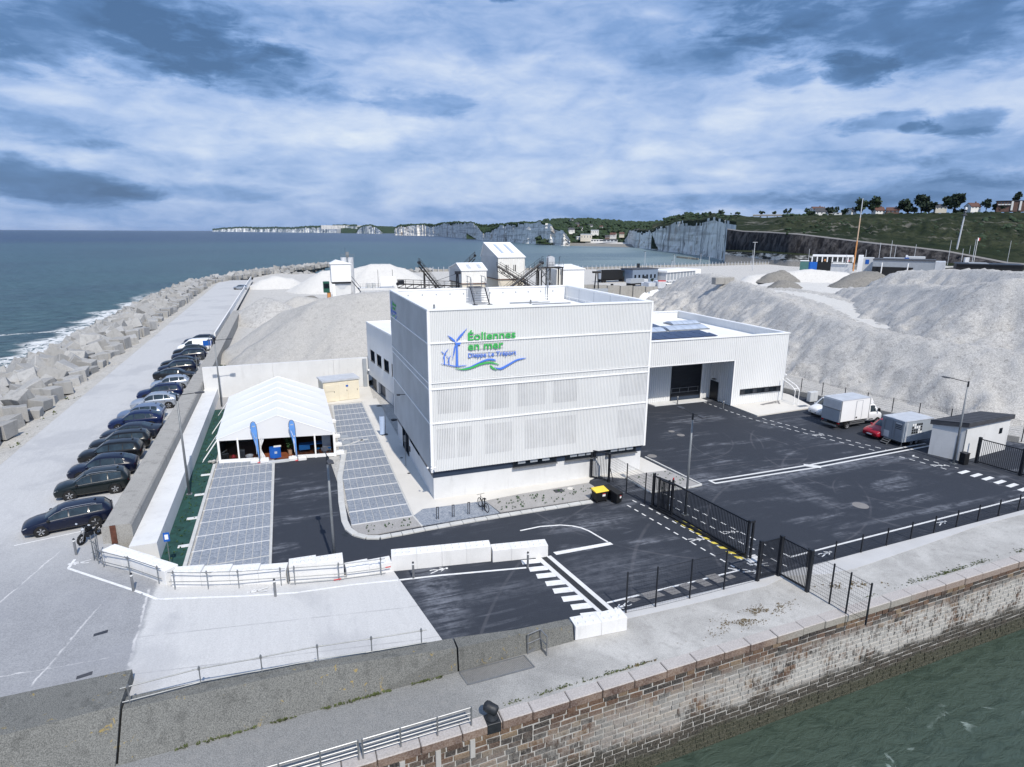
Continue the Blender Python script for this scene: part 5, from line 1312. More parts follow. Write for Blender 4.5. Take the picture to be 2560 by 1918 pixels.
def warehouse():
    t = thing('warehouse_wing', 'white ribbed warehouse wing with a recessed dark roller door', 'warehouse')
    x0, x1, y0, y1, H, zs = 17.72, 44.9, 13.56, 35.0, 8.05, 5.28
    rx, ry = 37.5, 17.5
    mb = MB()
    mb.box(x0, y0+.08, zs, x1-.08, y0+.3, H-.1); mb.box(rx+.08, y0+.08, 0.02, x1-.08, y0+.3, zs); mb.box(x1-.3, y0+.3, .02, x1-.08, y1-.3, H-.1); mb.box(x0, y1-.3, .02, x1-.08, y1-.08, H-.1)
    mb.box(rx+.08, y0+.3, .02, rx+.28, ry, zs); mb.box(x0, ry+.08, .02, rx+.28, ry+.3, zs); mb.box(x0, y0+.3, zs, rx+.28, ry+.3, zs+.25)
    mb.build('wall', 'clad_white', t)
    box('roof', 'roof_membrane', t, x0, y0+.3, 6.9, x1-.3, y1-.3, 7.05)
    mb = MB(); mb.box(x0, y0-.04, H-.1, x1+.03, y0+.42, H); mb.box(x1-.42, y0+.42, H-.1, x1+.03, y1-.42, H); mb.box(x0, y1-.42, H-.1, x1+.03, y1, H); mb.build('parapet_cap', 'trim_white', t)
    cl = lambda a, b, z0, z1, p=.25: corrug('cladding_panel', t, a, b, z0, z1, p, .04)
    cl((x0, y0+.06), (rx, y0+.06), zs+.06, H-.1); cl((rx+.01, y0+.06), (38.6, y0+.06), .03, H-.1); cl((44.44, y0+.06), (x1-.06, y0+.06), .03, H-.1)
    cl((38.6, y0+.06), (44.44, y0+.06), .03, 1.2); cl((38.6, y0+.06), (44.44, y0+.06), 1.86, H-.1)
    cl((x1-.06, y0+.06), (x1-.06, y1), .03, H-.1); cl((x1, y1-.06), (x0, y1-.06), .03, H-.1)
    cl((x0, ry+.06), (32.05, ry+.06), .03, zs-.01, .28); cl((32.05, ry+.06), (36.25, ry+.06), 4.2, zs-.01, .28); cl((36.25, ry+.06), (rx, ry+.06), .03, zs-.01, .28)
    # right hand wall of the recess, deep ribs
    corrug('cladding_panel', t, (rx+.06, ry), (rx+.06, y0+.1), .03, zs-.01, .34, .10, mats_=('clad_white', 'clad_groove', 'clad_groove'), fr=(.35, .12))
    # inner faces of the parapets
    corrug('cladding_panel', t, (x1-.31, y1-.3), (x1-.31, y0+.3), 7.05, H-.12, .25, .03); corrug('cladding_panel', t, (x0, y1-.31), (x1-.34, y1-.31), 7.05, H-.12, .25, .03)
    box('edge_trim', 'trim_white', t, rx-.06, y0-.02, 0.02, rx+.06, y0+.05, zs); box('edge_trim', 'trim_white', t, x0, y0-.0, zs-.02, rx-.06, y0+.05, zs+.055)
    # roller door: slats, frame, guard bars
    dr = box('roller_door', 'dark_metal', t, 32.08, ry+.05, .02, 36.22, ry+.078, 4.18)
    for i in range(9): box('door_panel', 'band_navy' if i == 0 else 'dark_metal', dr, 32.2, ry+.02, .06+i*.45, 36.1, ry+.049, .06+i*.45+.425)
    gb = thing_part('barrier_rail', t)
    for z in (1.1, 1.6): box('rail', 'steel', gb, 32.1, ry-.22, z-.025, 35.75, ry-.17, z+.025)
    for x in (32.12, 33.2, 34.4, 35.73): box('post', 'steel', gb, x-.025, ry-.165, 1.0, x+.025, ry-.125, 1.63)
    box('door_frame', 'trim_white', t, 36.24, ry-.04, .02, 36.42, ry+.015, 4.3)
    box('door', 'dark_metal', t, rx-.1, 15.9, .03, rx-.045, 17.3, 2.25); box('door_canopy', 'dark_metal', t, rx-.35, 16.3, 2.5, rx-.05, 16.8, 2.56)
    # strip window
    f = box('window', 'dark_metal', t, 38.62, y0+.0, 1.22, 44.42, y0+.079, 1.85)
    for i in range(10):
        a = 38.7+i*.565; box('pane', 'window_glass' if i % 3 else 'house_glass', f, a+.03, y0-.012, 1.32, a+.535, y0-.001, 1.80)
    box('sill', 'grey_panel', f, 38.6, y0-.07, 1.20, 44.44, y0-.001, 1.235)
    # roof equipment
    for row, (ya, yb, xa, xb) in enumerate(((19.0, 20.6, 24, 39.3), (21.0, 22.7, 24, 39.4), (27.0, 29.6, 31.5, 36.9))):
        sp = thing_part('solar_array', t); n = 9 if row < 2 else 3
        for i in range(n):
            w = (xb-xa)/n; MB().ext([(xa+w*i+.03, ya, 7.12), (xa+w*i+.03, yb, 7.24), (xa+w*i+.03, yb, 7.28), (xa+w*i+.03, ya, 7.16)], (w-.06, 0, 0)).build('solar_panel', 'solar', sp)
    for xa, xb, ya, yb in ((29.0, 35.2, 23.6, 26.2), (35.9, 41.8, 24.0, 27.0), (39.2, 43.4, 28.0, 30.2)):
        sk = thing_part('rooflight', t); n = 5
        for i in range(n):
            mb = MB(); w = (xb-xa)/n
            pr = [(ya+(yb-ya)*k/8, 7.08+.30*math.sin(PI*k/8)+.12) for k in range(9)]
            mb.ext([(xa+w*i+.02, y, z) for y, z in pr], (w-.04, 0, 0)); mb.build('glazing', 'skylight', sk)
        box('upstand', 'galv', sk, xa-.08, ya-.08, 7.05, xb+.08, yb+.08, 7.19)
    MB().lathe([(0, -.12), (.1, -.08), (.13, 0), (.1, .1), (0, .12)], (x1+.35, y0+.3, 3.0), 8).build('camera_dome', 'white_paint', t); MB().cyl((x1-.02, y0+.3, 3.15), (x1+.35, y0+.3, 3.1), .03, n=6).build('camera_arm', 'white_paint', t)
warehouse()

def yard_things():
    # cream electrical cabin
    t = thing('transformer_cabin', 'cream transformer cabin with a flat grey roof behind the white tent', 'cabin', (-5.69, 29.9, 0), .17)
    box('body', 'cream', t, 0, 0, 0, 4.1, 2.4, 2.4); box('roof', 'tank', t, -.1, -.1, 2.4, 4.2, 2.6, 2.58)
    for a, b in ((.12, 1.3), (1.75, 2.75), (2.8, 3.95)): d = box('door', 'cream', t, a, -.05, .12, b, -.001, 2.2); box('handle', 'slate', d, b-.12, -.07, 1.1, b-.07, -.051, 1.3)
    box('vent', 'cream', t, .2, -.09, 1.3, 1.2, -.052, 2.0); box('sign_plate', 'blue', t, 2.55, -.075, 1.65, 2.82, -.052, 1.85)
    # concrete hut with a mono-pitch dark roof
    t = thing('concrete_hut', 'small concrete hut with a dark mono pitch roof at the right edge of the yard', 'hut')
    pl = [(43.85, -4.95), (44.75, -7.25), (51.6, -6.5), (51.0, -4.2)]
    MB().prism(pl, 0, [2.75, 3.1, 2.95, 2.6]).build('wall', 'concrete_new', t)
    o = [(43.7, -4.8), (44.65, -7.45), (51.85, -6.65), (51.2, -4.0)]
    MB().prism(o, [2.752, 3.102, 2.952, 2.602], [3.15, 3.5, 3.32, 2.97]).build('roof', 'slate', t)
    mb = MB()
    for i in range(9):
        u = i/8; a = Vector((*o[0], 3.155)).lerp(Vector((*o[3], 2.975)), u); b = Vector((*o[1], 3.505)).lerp(Vector((*o[2], 3.325)), u); mb.cyl(a, b, .025, n=4)
    mb.build('roof_seams', 'slate', t, kind='stuff')
    MB().ext([(50.0, -6.72, 1.75), (50.45, -6.67, 1.75), (50.45, -6.67, 2.25), (50.0, -6.72, 2.25)], (0.0, .04, 0)).build('window', 'window_glass', t)
    MB().tube([(44.62, -7.34, 0), (44.62, -7.34, 2.9)], .05).build('downpipe', 'galv', t)
    t = thing('bin', 'small black bin between the hut and the grey street lamp', 'bin', (44.3, -7.75, 0)); box('body', 'black', t, -.28, -.25, 0, .28, .25, .95, bevel=.03); box('lid', 'dark_metal', t, -.3, -.27, .95, .3, .27, 1.03, bevel=.02)
    # grey cabinets and pipe hoop on the apron
    t = thing('meter_cabinet', 'pale grey service cabinet on the concrete apron behind the white van', 'cabinet', (47.0, 11.6, .12)); 
    box('body', 'cabinet_grey', t, 0, 0, 0, 1.15, .5, 1.15, bevel=.02); box('door', 'cabinet_grey', t, .06, -.02, .08, .56, -.001, 1.08); box('door', 'cabinet_grey', t, .6, -.02, .08, 1.1, -.001, 1.08)
    t = thing('pipe_hoop', 'pair of bent white pipe hoops standing on the concrete apron', 'pipe hoop')
    for x in (44.35, 44.95): MB().tube([(x, 11.3, .12), (x, 11.3, 1.75), (x, 11.45, 1.95), (x, 11.9, 2.25), (x-.1, 13.3, 2.75)], .045).build('hoop', 'trim_white', t)
    MB().cyl((44.35, 11.5, 1.98), (44.95, 11.5, 1.98), .035, n=6).build('cross_bar', 'trim_white', t)
    box('floor_plate', 'steel', None, 44.3, 10.3, .121, 45.6, 10.9, .13, label='grey steel plate lying on the concrete apron', cat='plate')
    mb = MB()
    for i in range(7): mb.obox((40.6+rng.uniform(0, 3), 12.4+rng.uniform(-.6, .7)), (41.9+rng.uniform(0, 2.2), 12.7+rng.uniform(-.6, .7)), rng.uniform(.08, .3), .12, .125+.003*i)
    mb.build('dark_stain', 'asphalt_patch', None, kind='structure')
yard_things()

# ------------------------------------------------------------------ marquee and what stands in and round it
def marquee():
    t = thing('marquee', 'white gable roofed event tent with glazed front on the car park', 'tent')
    xl, xr, xm, ez, rz = -15.15, -5.85, -10.35, 2.12, 3.95
    yf = lambda x: 13.40+(x-xl)*(11.95-13.40)/(xr-xl); n = 6; ys = 27.9; 
    Y = lambda x, k: yf(x)+(ys-yf(x))*k/n
    ym = lambda k: Y(xm, k)-.0
    for k in range(n):
        for side, xe in ((0, xl), (1, xr)):
            def fn(u, v, xe=xe, k=k):
                x = xe+(xm-xe)*v; z = ez+(rz-ez)*v-.07*math.sin(PI*u)*math.sin(PI*min(1, v*1.1)); return (x+(xe-xm)*.03*(1-v), Y(x, k+.006+u*.988), z)
            MB().grid(fn, 4, 6).build('roof_panel', 'pvc', t, smooth=True, fix=False)
    for k in range(n+1):
        for xe in (xl, xr):
            MB().cyl((xe, Y(xe, k), ez), (xm, Y(xm, k), rz), .05, n=6).build('rafter', 'pvc', t)
            MB().box(xe-.06, Y(xe, k)-.06, 0, xe+.06, Y(xe, k)+.06, ez).build('leg', 'trim_white', t)
    # gables
    mb = MB(); mb.add([(xl, yf(xl)-.03, ez), (xr, yf(xr)-.03, ez), (xm, yf(xm)-.03, rz-.02), (xr, yf(xr)-.03, ez-.14), (xl, yf(xl)-.03, ez-.14)], [(0, 1, 2), (4, 3, 1, 0)]); mb.build('gable', 'pvc', t, fix=False)
    MB().add([(xl, ys, 0), (xr, ys, 0), (xr, ys, ez), (xm, ys, rz), (xl, ys, ez)], [(0, 1, 2, 3, 4)]).build('rear_wall', 'pvc', t, fix=False)
    for xe in (xl, xr):
        for k in range(n): MB().add([(xe, Y(xe, k)+.05, 0), (xe, Y(xe, k+1)-.05, 0), (xe, Y(xe, k+1)-.05, ez), (xe, Y(xe, k)+.05, ez)], [(0, 1, 2, 3)]).build('side_wall', 'pvc', t, fix=False)
    # front frame
    for x in (-15.1, -13.62, -12.05, -9.08, -7.48, -5.92): MB().box(x-.06, yf(x)-.06, 0, x+.06, yf(x)+.06, ez-.02).build('front_post', 'trim_white', t)
    for a, b in ((-15.04, -12.11), (-9.02, -5.98)):
        MB().obox((a, yf(a)), (b, yf(b)), .08, .02, .32).build('kick_panel', 'trim_white', t)
    for a, b in ((-15.04, -13.68), (-13.56, -12.11), (-9.02, -7.54), (-7.42, -5.98)):
        MB().add([(a, yf(a), .32), (b, yf(b), .32), (b, yf(b), ez-.1), (a, yf(a), ez-.1)], [(0, 1, 2, 3)]).build('pane', 'clear_film', t, fix=False)
    MB().prism([(xl+.1, yf(xl)+.1), (xr-.1, yf(xr)+.1), (xr-.1, 27.8), (xl+.1, 27.8)], .02, .14).build('floor', 'wood', t)
    # gathered curtain of the entrance
    def cur(u, v):
        x = -11.95+.42*u*(1-.7*math.sin(PI*v)**2)+.0; return (x, yf(x)+.06*math.sin(u*14+v*3), .16+v*1.88)
    MB().grid(cur, 18, 8).build('curtain', 'pvc', t, smooth=True, fix=False)
    # interior partition makes the far part dark as a lined tent is
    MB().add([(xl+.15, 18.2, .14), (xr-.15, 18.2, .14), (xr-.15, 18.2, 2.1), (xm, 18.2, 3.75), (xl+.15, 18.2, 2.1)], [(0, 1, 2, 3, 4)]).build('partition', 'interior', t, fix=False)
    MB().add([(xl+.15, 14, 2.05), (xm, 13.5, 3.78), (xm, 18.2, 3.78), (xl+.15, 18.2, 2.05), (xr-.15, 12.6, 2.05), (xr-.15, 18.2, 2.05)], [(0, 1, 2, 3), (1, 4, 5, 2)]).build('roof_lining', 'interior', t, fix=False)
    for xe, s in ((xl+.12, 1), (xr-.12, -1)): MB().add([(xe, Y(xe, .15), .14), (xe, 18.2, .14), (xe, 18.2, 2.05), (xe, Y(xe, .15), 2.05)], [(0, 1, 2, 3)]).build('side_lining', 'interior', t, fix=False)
    # raking side braces
    for y in (14.0, 14.5, 17.0, 21.9, 22.3, 28.4):
        MB().cyl((-16.55, y, .05), (xl, y+.6, 1.9), .024, n=5).build('brace', 'trim_white', t)
    # ballast
    def ballast(x, y, s, label):
        b = thing('ballast_block', label, 'ballast', (x, y, 0), 0, 'white ballast blocks round the tent'); box('body', 'pvc', b, -.35*s, -.28*s, 0, .35*s, .28*s, .34, bevel=.06); MB().cyl((0, 0, .34), (0, 0, .42), .06, n=8).build('cap', 'trim_white', b)
    ballast(-12.4, 12.62, 1, 'white ballast block left of the left feather flag'); ballast(-11.62, 12.45, 1, 'white ballast block right of the left feather flag')
    ballast(-9.35, 12.12, 1, 'white ballast block left of the right feather flag'); ballast(-8.6, 11.95, 1, 'white ballast block right of the right feather flag')
    ballast(-5.45, 12.3, 1, 'white ballast block nearest at the right tent wall'); ballast(-5.4, 14.5, .9, 'white ballast block second along the right tent wall'); ballast(-5.35, 17.0, .9, 'white ballast block third along the right tent wall'); ballast(-5.3, 21.9, .8, 'white ballast block fourth along the right tent wall')
    for y, l in ((15.2, 'nearer'), (17.0, 'farther')):
        box('floor_mat', 'grey_panel', None, -5.0, y-.45, .04, -4.3, y+.45, .06, label='%s of two dark grey mats lying right of the tent' % l, cat='mat')
    box('door_step', 'cabinet_grey', None, -11.35, 11.9, .0, -9.6, 12.35, .12, label='grey step in front of the tent entrance', cat='step').rotation_euler = (0, 0, 0)
    MB().obox((-11.3, 12.28), (-9.6, 12.02), .5, .0, .13)
    # stones in a cage left
    mb = MB()
    for i in range(14): mb.lathe([(0, -.1), (.1, -.05), (.12, .03), (0, .12)], (-15.75+rng.uniform(-.22, .22), 13.6+rng.uniform(-.2, .25), .12+rng.uniform(0, .15)), 6)
    mb.build('sand_bags', 'rubble', None, label='heap of pale sacks beside the left tent corner', cat='sacks', kind='stuff')
    # flags
    def flag(x, y, label, light):
        f = thing('feather_flag', label, 'flag', (x, y, 0), 0, 'blue feather flags at the tent entrance')
        H = 3.7; pole = [(0, 0, .1), (0, 0, 2.9), (-.03, 0, 3.35), (-.13, 0, 3.6), (-.28, 0, 3.68), (-.42, 0, 3.58), (-.50, 0, 3.35), (-.51, 0, 3.05)]
        MB().tube(pole, .018, 5).build('pole', 'black', f)
        ed = [(-.02, .35), (-.02, 2.9), (-.05, 3.33), (-.14, 3.57), (-.28, 3.65), (-.41, 3.55), (-.48, 3.33), (-.49, 3.0), (-.40, 2.45), (-.28, 1.8), (-.12, .9)]
        MB().ext([(a, -.006, b) for a, b in ed], (0, .012, 0)).build('cloth', 'sky_blue', f)
        for pts in ([(-.21, .8), (-.17, .8), (-.19, 2.2), (-.22, 2.2)], [(-.22, 2.17), (-.05, 2.2), (-.06, 2.26), (-.22, 2.23)], [(-.22, 2.2), (-.38, 2.75), (-.34, 2.72), (-.19, 2.22)], [(-.19, 2.2), (-.12, 1.55), (-.15, 1.6), (-.22, 2.18)]):
            MB().ext([(a, -.011, b) for a, b in pts], (0, .004, 0)).build('turbine_print', 'white_paint' if not light else 'skylight', f)
        MB().ext([(-.36, -.011, 3.2), (-.14, -.011, 3.2), (-.14, -.011, 3.3), (-.36, -.011, 3.3)], (0, .004, 0)).build('flag_print', 'skylight', f)
        box('base', 'red', f, -.22, -.12, 0, .22, .12, .09, bevel=.02)
    flag(-11.98, 12.42, 'pale blue feather flag on the left of the tent entrance', True); flag(-8.98, 11.9, 'blue feather flag with a white turbine on the right of the tent entrance', False)
    # counter, plant and the rest inside
    c = thing('counter', 'bright blue rounded reception counter in the tent entrance', 'counter', (-10.75, 13.1, .14))
    MB().prism([(-.45+.9*i/8, -.22-.16*math.sin(PI*i/8)) for i in range(9)]+[(.45, .15), (-.45, .15)], 0, .92).build('front_panel', 'blue', c); box('top', 'trim_white', c, -.1, -.15, .92, .5, .2, .95)
    MB().ext([(-.05, -.40, .42), (.16, -.40, .42), (.16, -.40, .62), (-.05, -.40, .62)], (0, .012, 0)).build('counter_print', 'skylight', c)
    p = thing('potted_plant', 'leafy green plant in a terracotta pot inside the tent entrance', 'plant', (-9.55, 13.4, .14))
    MB().lathe([(0, 0), (.15, 0), (.2, .38), (.21, .42), (.16, .42), (.15, .36), (0, .36)], n=12).build('pot', 'pot', p); MB().cyl((0, 0, .36), (0, 0, 1.2), .02, n=5).build('stem', 'bark', p)
    mb = MB()
    for i in range(110):
        a = rng.uniform(0, 2*PI); r = rng.uniform(0, .42); tuft(mb, r*math.cos(a), r*math.sin(a), .6+rng.uniform(0, .9), .12, 2, 1.3)
    mb.build('leaves', 'leaf', p, fix=False, kind='stuff')
    k = thing('flight_case', 'black flight case with metal edges behind the left tent window', 'case', (-14.75, 13.9, .14)); box('body', 'black', k, -.28, -.2, 0, .28, .2, .55)
    for x in (-.28, .28):
        for z in (0.0, .53): box('edge', 'steel', k, x-.02, -.215, z, x+.02, -.2, z+.04)
    for z in (0.0, .53): box('edge', 'steel', k, -.25, -.214, z, .25, -.201, z+.03)
    MB().cyl((-.25, -.1, .6), (.2, 0, .85), .02, n=5).build('lid_stay', 'steel', k)
    k = thing('bag', 'red bag on the floor behind the left tent window', 'bag', (-14.1, 13.8, .14)); MB().lathe([(0, 0), (.16, .02), (.2, .15), (.12, .3), (.04, .38), (0, .38)], n=9).build('body', 'red', k, smooth=True)
    k = thing('flight_case', 'small grey equipment case beside the first window post', 'case', (-13.4, 13.9, .14)); box('body', 'slate', k, -.2, -.2, 0, .2, .2, .65); box('lid', 'steel', k, -.21, -.21, .65, .21, .21, .69)
    k = thing('cable_reel', 'coil of white cable on the floor behind the second window', 'cable', (-12.85, 13.6, .14))
    for i in range(5): MB().lathe([(.22+.02*i, 0), (.25+.02*i, .03), (.22+.02*i, .06)], (0, 0, .05*i), 14).build('loop', 'trim_white', k)
    k = thing('table', 'table under a blue cloth behind the right tent window', 'table', (-7.7, 13.6, .14)); box('cloth', 'sky_blue_cloth', k, -1.1, -.35, .7, 1.1, .35, .76); box('skirt', 'sky_blue_cloth', k, -1.1, -.352, .3, -.2, -.33, .7)
    for x in (-1, 1): MB().cyl((x, 0, 0), (x, 0, .7), .03, n=6).build('leg', 'steel', k)
    for i, (x, y) in enumerate(((-7.25, 12.55), (-6.75, 12.5), (-6.3, 12.45))):
        k = thing('stool', ('round blue seat stool left of three by the right tent corner', 'round blue seat stool in the middle of three by the right tent corner', 'round blue seat stool right of three by the right tent corner')[i], 'stool', (x, y+.25, .14)); MB().cyl((0, 0, .42), (0, 0, .47), .16, n=12).build('seat', 'sky_blue_cloth', k); MB().cyl((0, 0, 0), (0, 0, .42), .03, n=6).build('leg', 'steel', k); MB().cyl((0, 0, 0), (0, 0, .02), .13, n=10).build('foot', 'steel', k)
    k = thing('roll_up_banner', 'pale upright banner behind the right tent window', 'banner', (-6.5, 13.2, .14)); box('sheet', 'tank', k, -.35, -.01, .05, .35, .01, 1.75); box('base', 'steel', k, -.4, -.1, 0, .4, .1, .05)
    # sail sign by the office door
    k = thing('beach_flag', 'pale blue curved banner standing in the shade by the office', 'flag', (-.97, 16.24, .05))
    MB().tube([(.12, 0, 0), (.12, 0, 2.2), (.06, 0, 2.6), (0, 0, 2.7)], .025, 6).build('pole', 'steel', k)
    MB().grid(lambda u, v: (-.42+.5*u, -.12*math.sin(PI*u), .08+1.8*v), 6, 4).build('cloth', 'banner_cloth', k, smooth=True, fix=False)
    box('base', 'dark_metal', k, -.3, -.2, 0, .3, .2, .05)
M('sky_blue_cloth', (.03, .20, .55), .6, var=.05); M('banner_cloth', (.42, .52, .70), .6, var=.05)
marquee()

def racks_bins():
    g_ = 'black bicycle racks in front of the office'
    for x, y, l in ((-.4, -2.95, 'black bicycle rack hoop nearest to the parking bays'), (.69, -2.97, 'black bicycle rack hoop second from the parking bays'), (1.81, -2.94, 'black bicycle rack hoop third from the parking bays'), (2.93, -2.72, 'black bicycle rack hoop with the bicycle leaning on it')):
        t = thing('bicycle_rack', l, 'bicycle rack', (x, y, .04), 0, g_)
        for d in (-.0, .13): MB().box(d-.022, -.02, 0, d+.022, .02, .86).build('post', 'dark_metal', t)
        box('top_bar', 'dark_metal', t, -.022, -.021, .86, .152, .021, .90)
    MB().prism([(-1.7, -3.55), (-1.75, -1.85), (-.95, -1.06), (3.58, -1.24), (3.95, -3.45)], -.02, .042).build('bicycle_stand_paving', 'pavers', None, kind='structure')
    # bicycle
    t = thing('bicycle', 'black bicycle leaning on the fourth rack beside the gravel bed', 'bicycle', (3.05, -2.55, .04), 1.75)
    for x in (-.52, .52):
        mb = MB(); n = 20
        w = MB().lathe([(.30, -.018), (.34, -.02), (.345, 0), (.34, .02), (.30, .018), (.30, -.018)], (x, 0, .345), 22, axis='y').build('wheel', 'rubber', t)
        for k in range(8): MB().cyl((x, 0, .345), (x+.3*math.cos(k*PI/4), 0, .345+.3*math.sin(k*PI/4)), .006, n=3).build('spoke', 'steel', w)
    for a, b, n_, m in (((-.52, 0, .345), (-.12, 0, .30), 'chain_stay', 'black'), ((-.12, 0, .30), (.38, 0, .72), 'down_tube', 'black'), ((-.12, 0, .30), (-.24, 0, .88), 'seat_tube', 'black'), ((-.22, 0, .78), (.36, 0, .84), 'top_tube', 'black'), ((-.52, 0, .345), (-.22, 0, .78), 'seat_stay', 'black'), ((.52, 0, .345), (.36, 0, 1.0), 'fork', 'black')):
        MB().cyl(a, b, .018, n=6).build(n_, m, t)
    MB().tube([(.40, -.30, 1.02), (.36, -.1, 1.04), (.36, .1, 1.04), (.40, .30, 1.02)], .014, 5).build('handlebar', 'black', t); box('saddle', 'black', t, -.36, -.07, .88, -.12, .07, .94, bevel=.02)
    MB().cyl((-.12, -.08, .3), (-.12, .08, .3), .09, n=12).build('crank', 'dark_metal', t)
    # bins
    def bin_(name, lab, x, y, rz, w, d, h, lid, n):
        t = thing('wheeled_bin', lab, 'bin', (x, y, 0), rz)
        MB().add([(-w*.42, -d*.40, .12), (w*.42, -d*.40, .12), (w*.42, d*.40, .12), (-w*.42, d*.40, .12), (-w/2, -d/2, h*.84), (w/2, -d/2, h*.84), (w/2, d/2, h*.84), (-w/2, d/2, h*.84)], [(3, 2, 1, 0), (4, 5, 6, 7), (0, 1, 5, 4), (1, 2, 6, 5), (2, 3, 7, 6), (3, 0, 4, 7)]).build('body', 'black', t)
        MB().prism([(-w*.53, -d*.54), (w*.53, -d*.54), (w*.53, d*.54), (-w*.53, d*.54)], h*.84, [h*.90, h*.90, h, h]).build('lid', lid, t, bevel=.02)
        MB().cyl((-w*.3, d*.56, h*.88), (w*.3, d*.56, h*.88), .02, n=6).build('handle', 'black', t)
        for sx in (-1, 1):
            for sy in ((-1, 1) if n == 4 else (1,)): MB().cyl((sx*w*.38-.03, sy*d*.34, .09), (sx*w*.38+.03, sy*d*.34, .09), .09, n=10).build('wheel', 'rubber', t)
        MB().ext([(w*.02, -d*.47-.012, h*.48), (w*.26, -d*.47-.012, h*.48), (w*.26, -d*.485-.012, h*.64), (w*.02, -d*.485-.012, h*.64)], (0, .01, 0)).build('sticker', 'white_paint', t)
        MB().ext([(w*.02, -d*.47-.012, h*.65), (w*.26, -d*.47-.012, h*.65), (w*.26, -d*.485-.012, h*.72), (w*.02, -d*.485-.012, h*.72)], (0, .01, 0)).build('sticker', 'red', t)
    bin_('b', 'black wheeled bin with a yellow lid in front of the office', 11.5, -3.95, .06, 1.02, .72, .98, 'yellow', 4)
    bin_('b', 'black lidded wheeled bin facing the sliding gate', 12.5, -4.62, .22, .56, .72, .95, 'black', 2)
    bin_('b', 'black lidded wheeled bin half hidden between the yellow lidded bin and its twin', 12.35, -3.78, .3, .6, .72, .95, 'black', 2)
racks_bins()

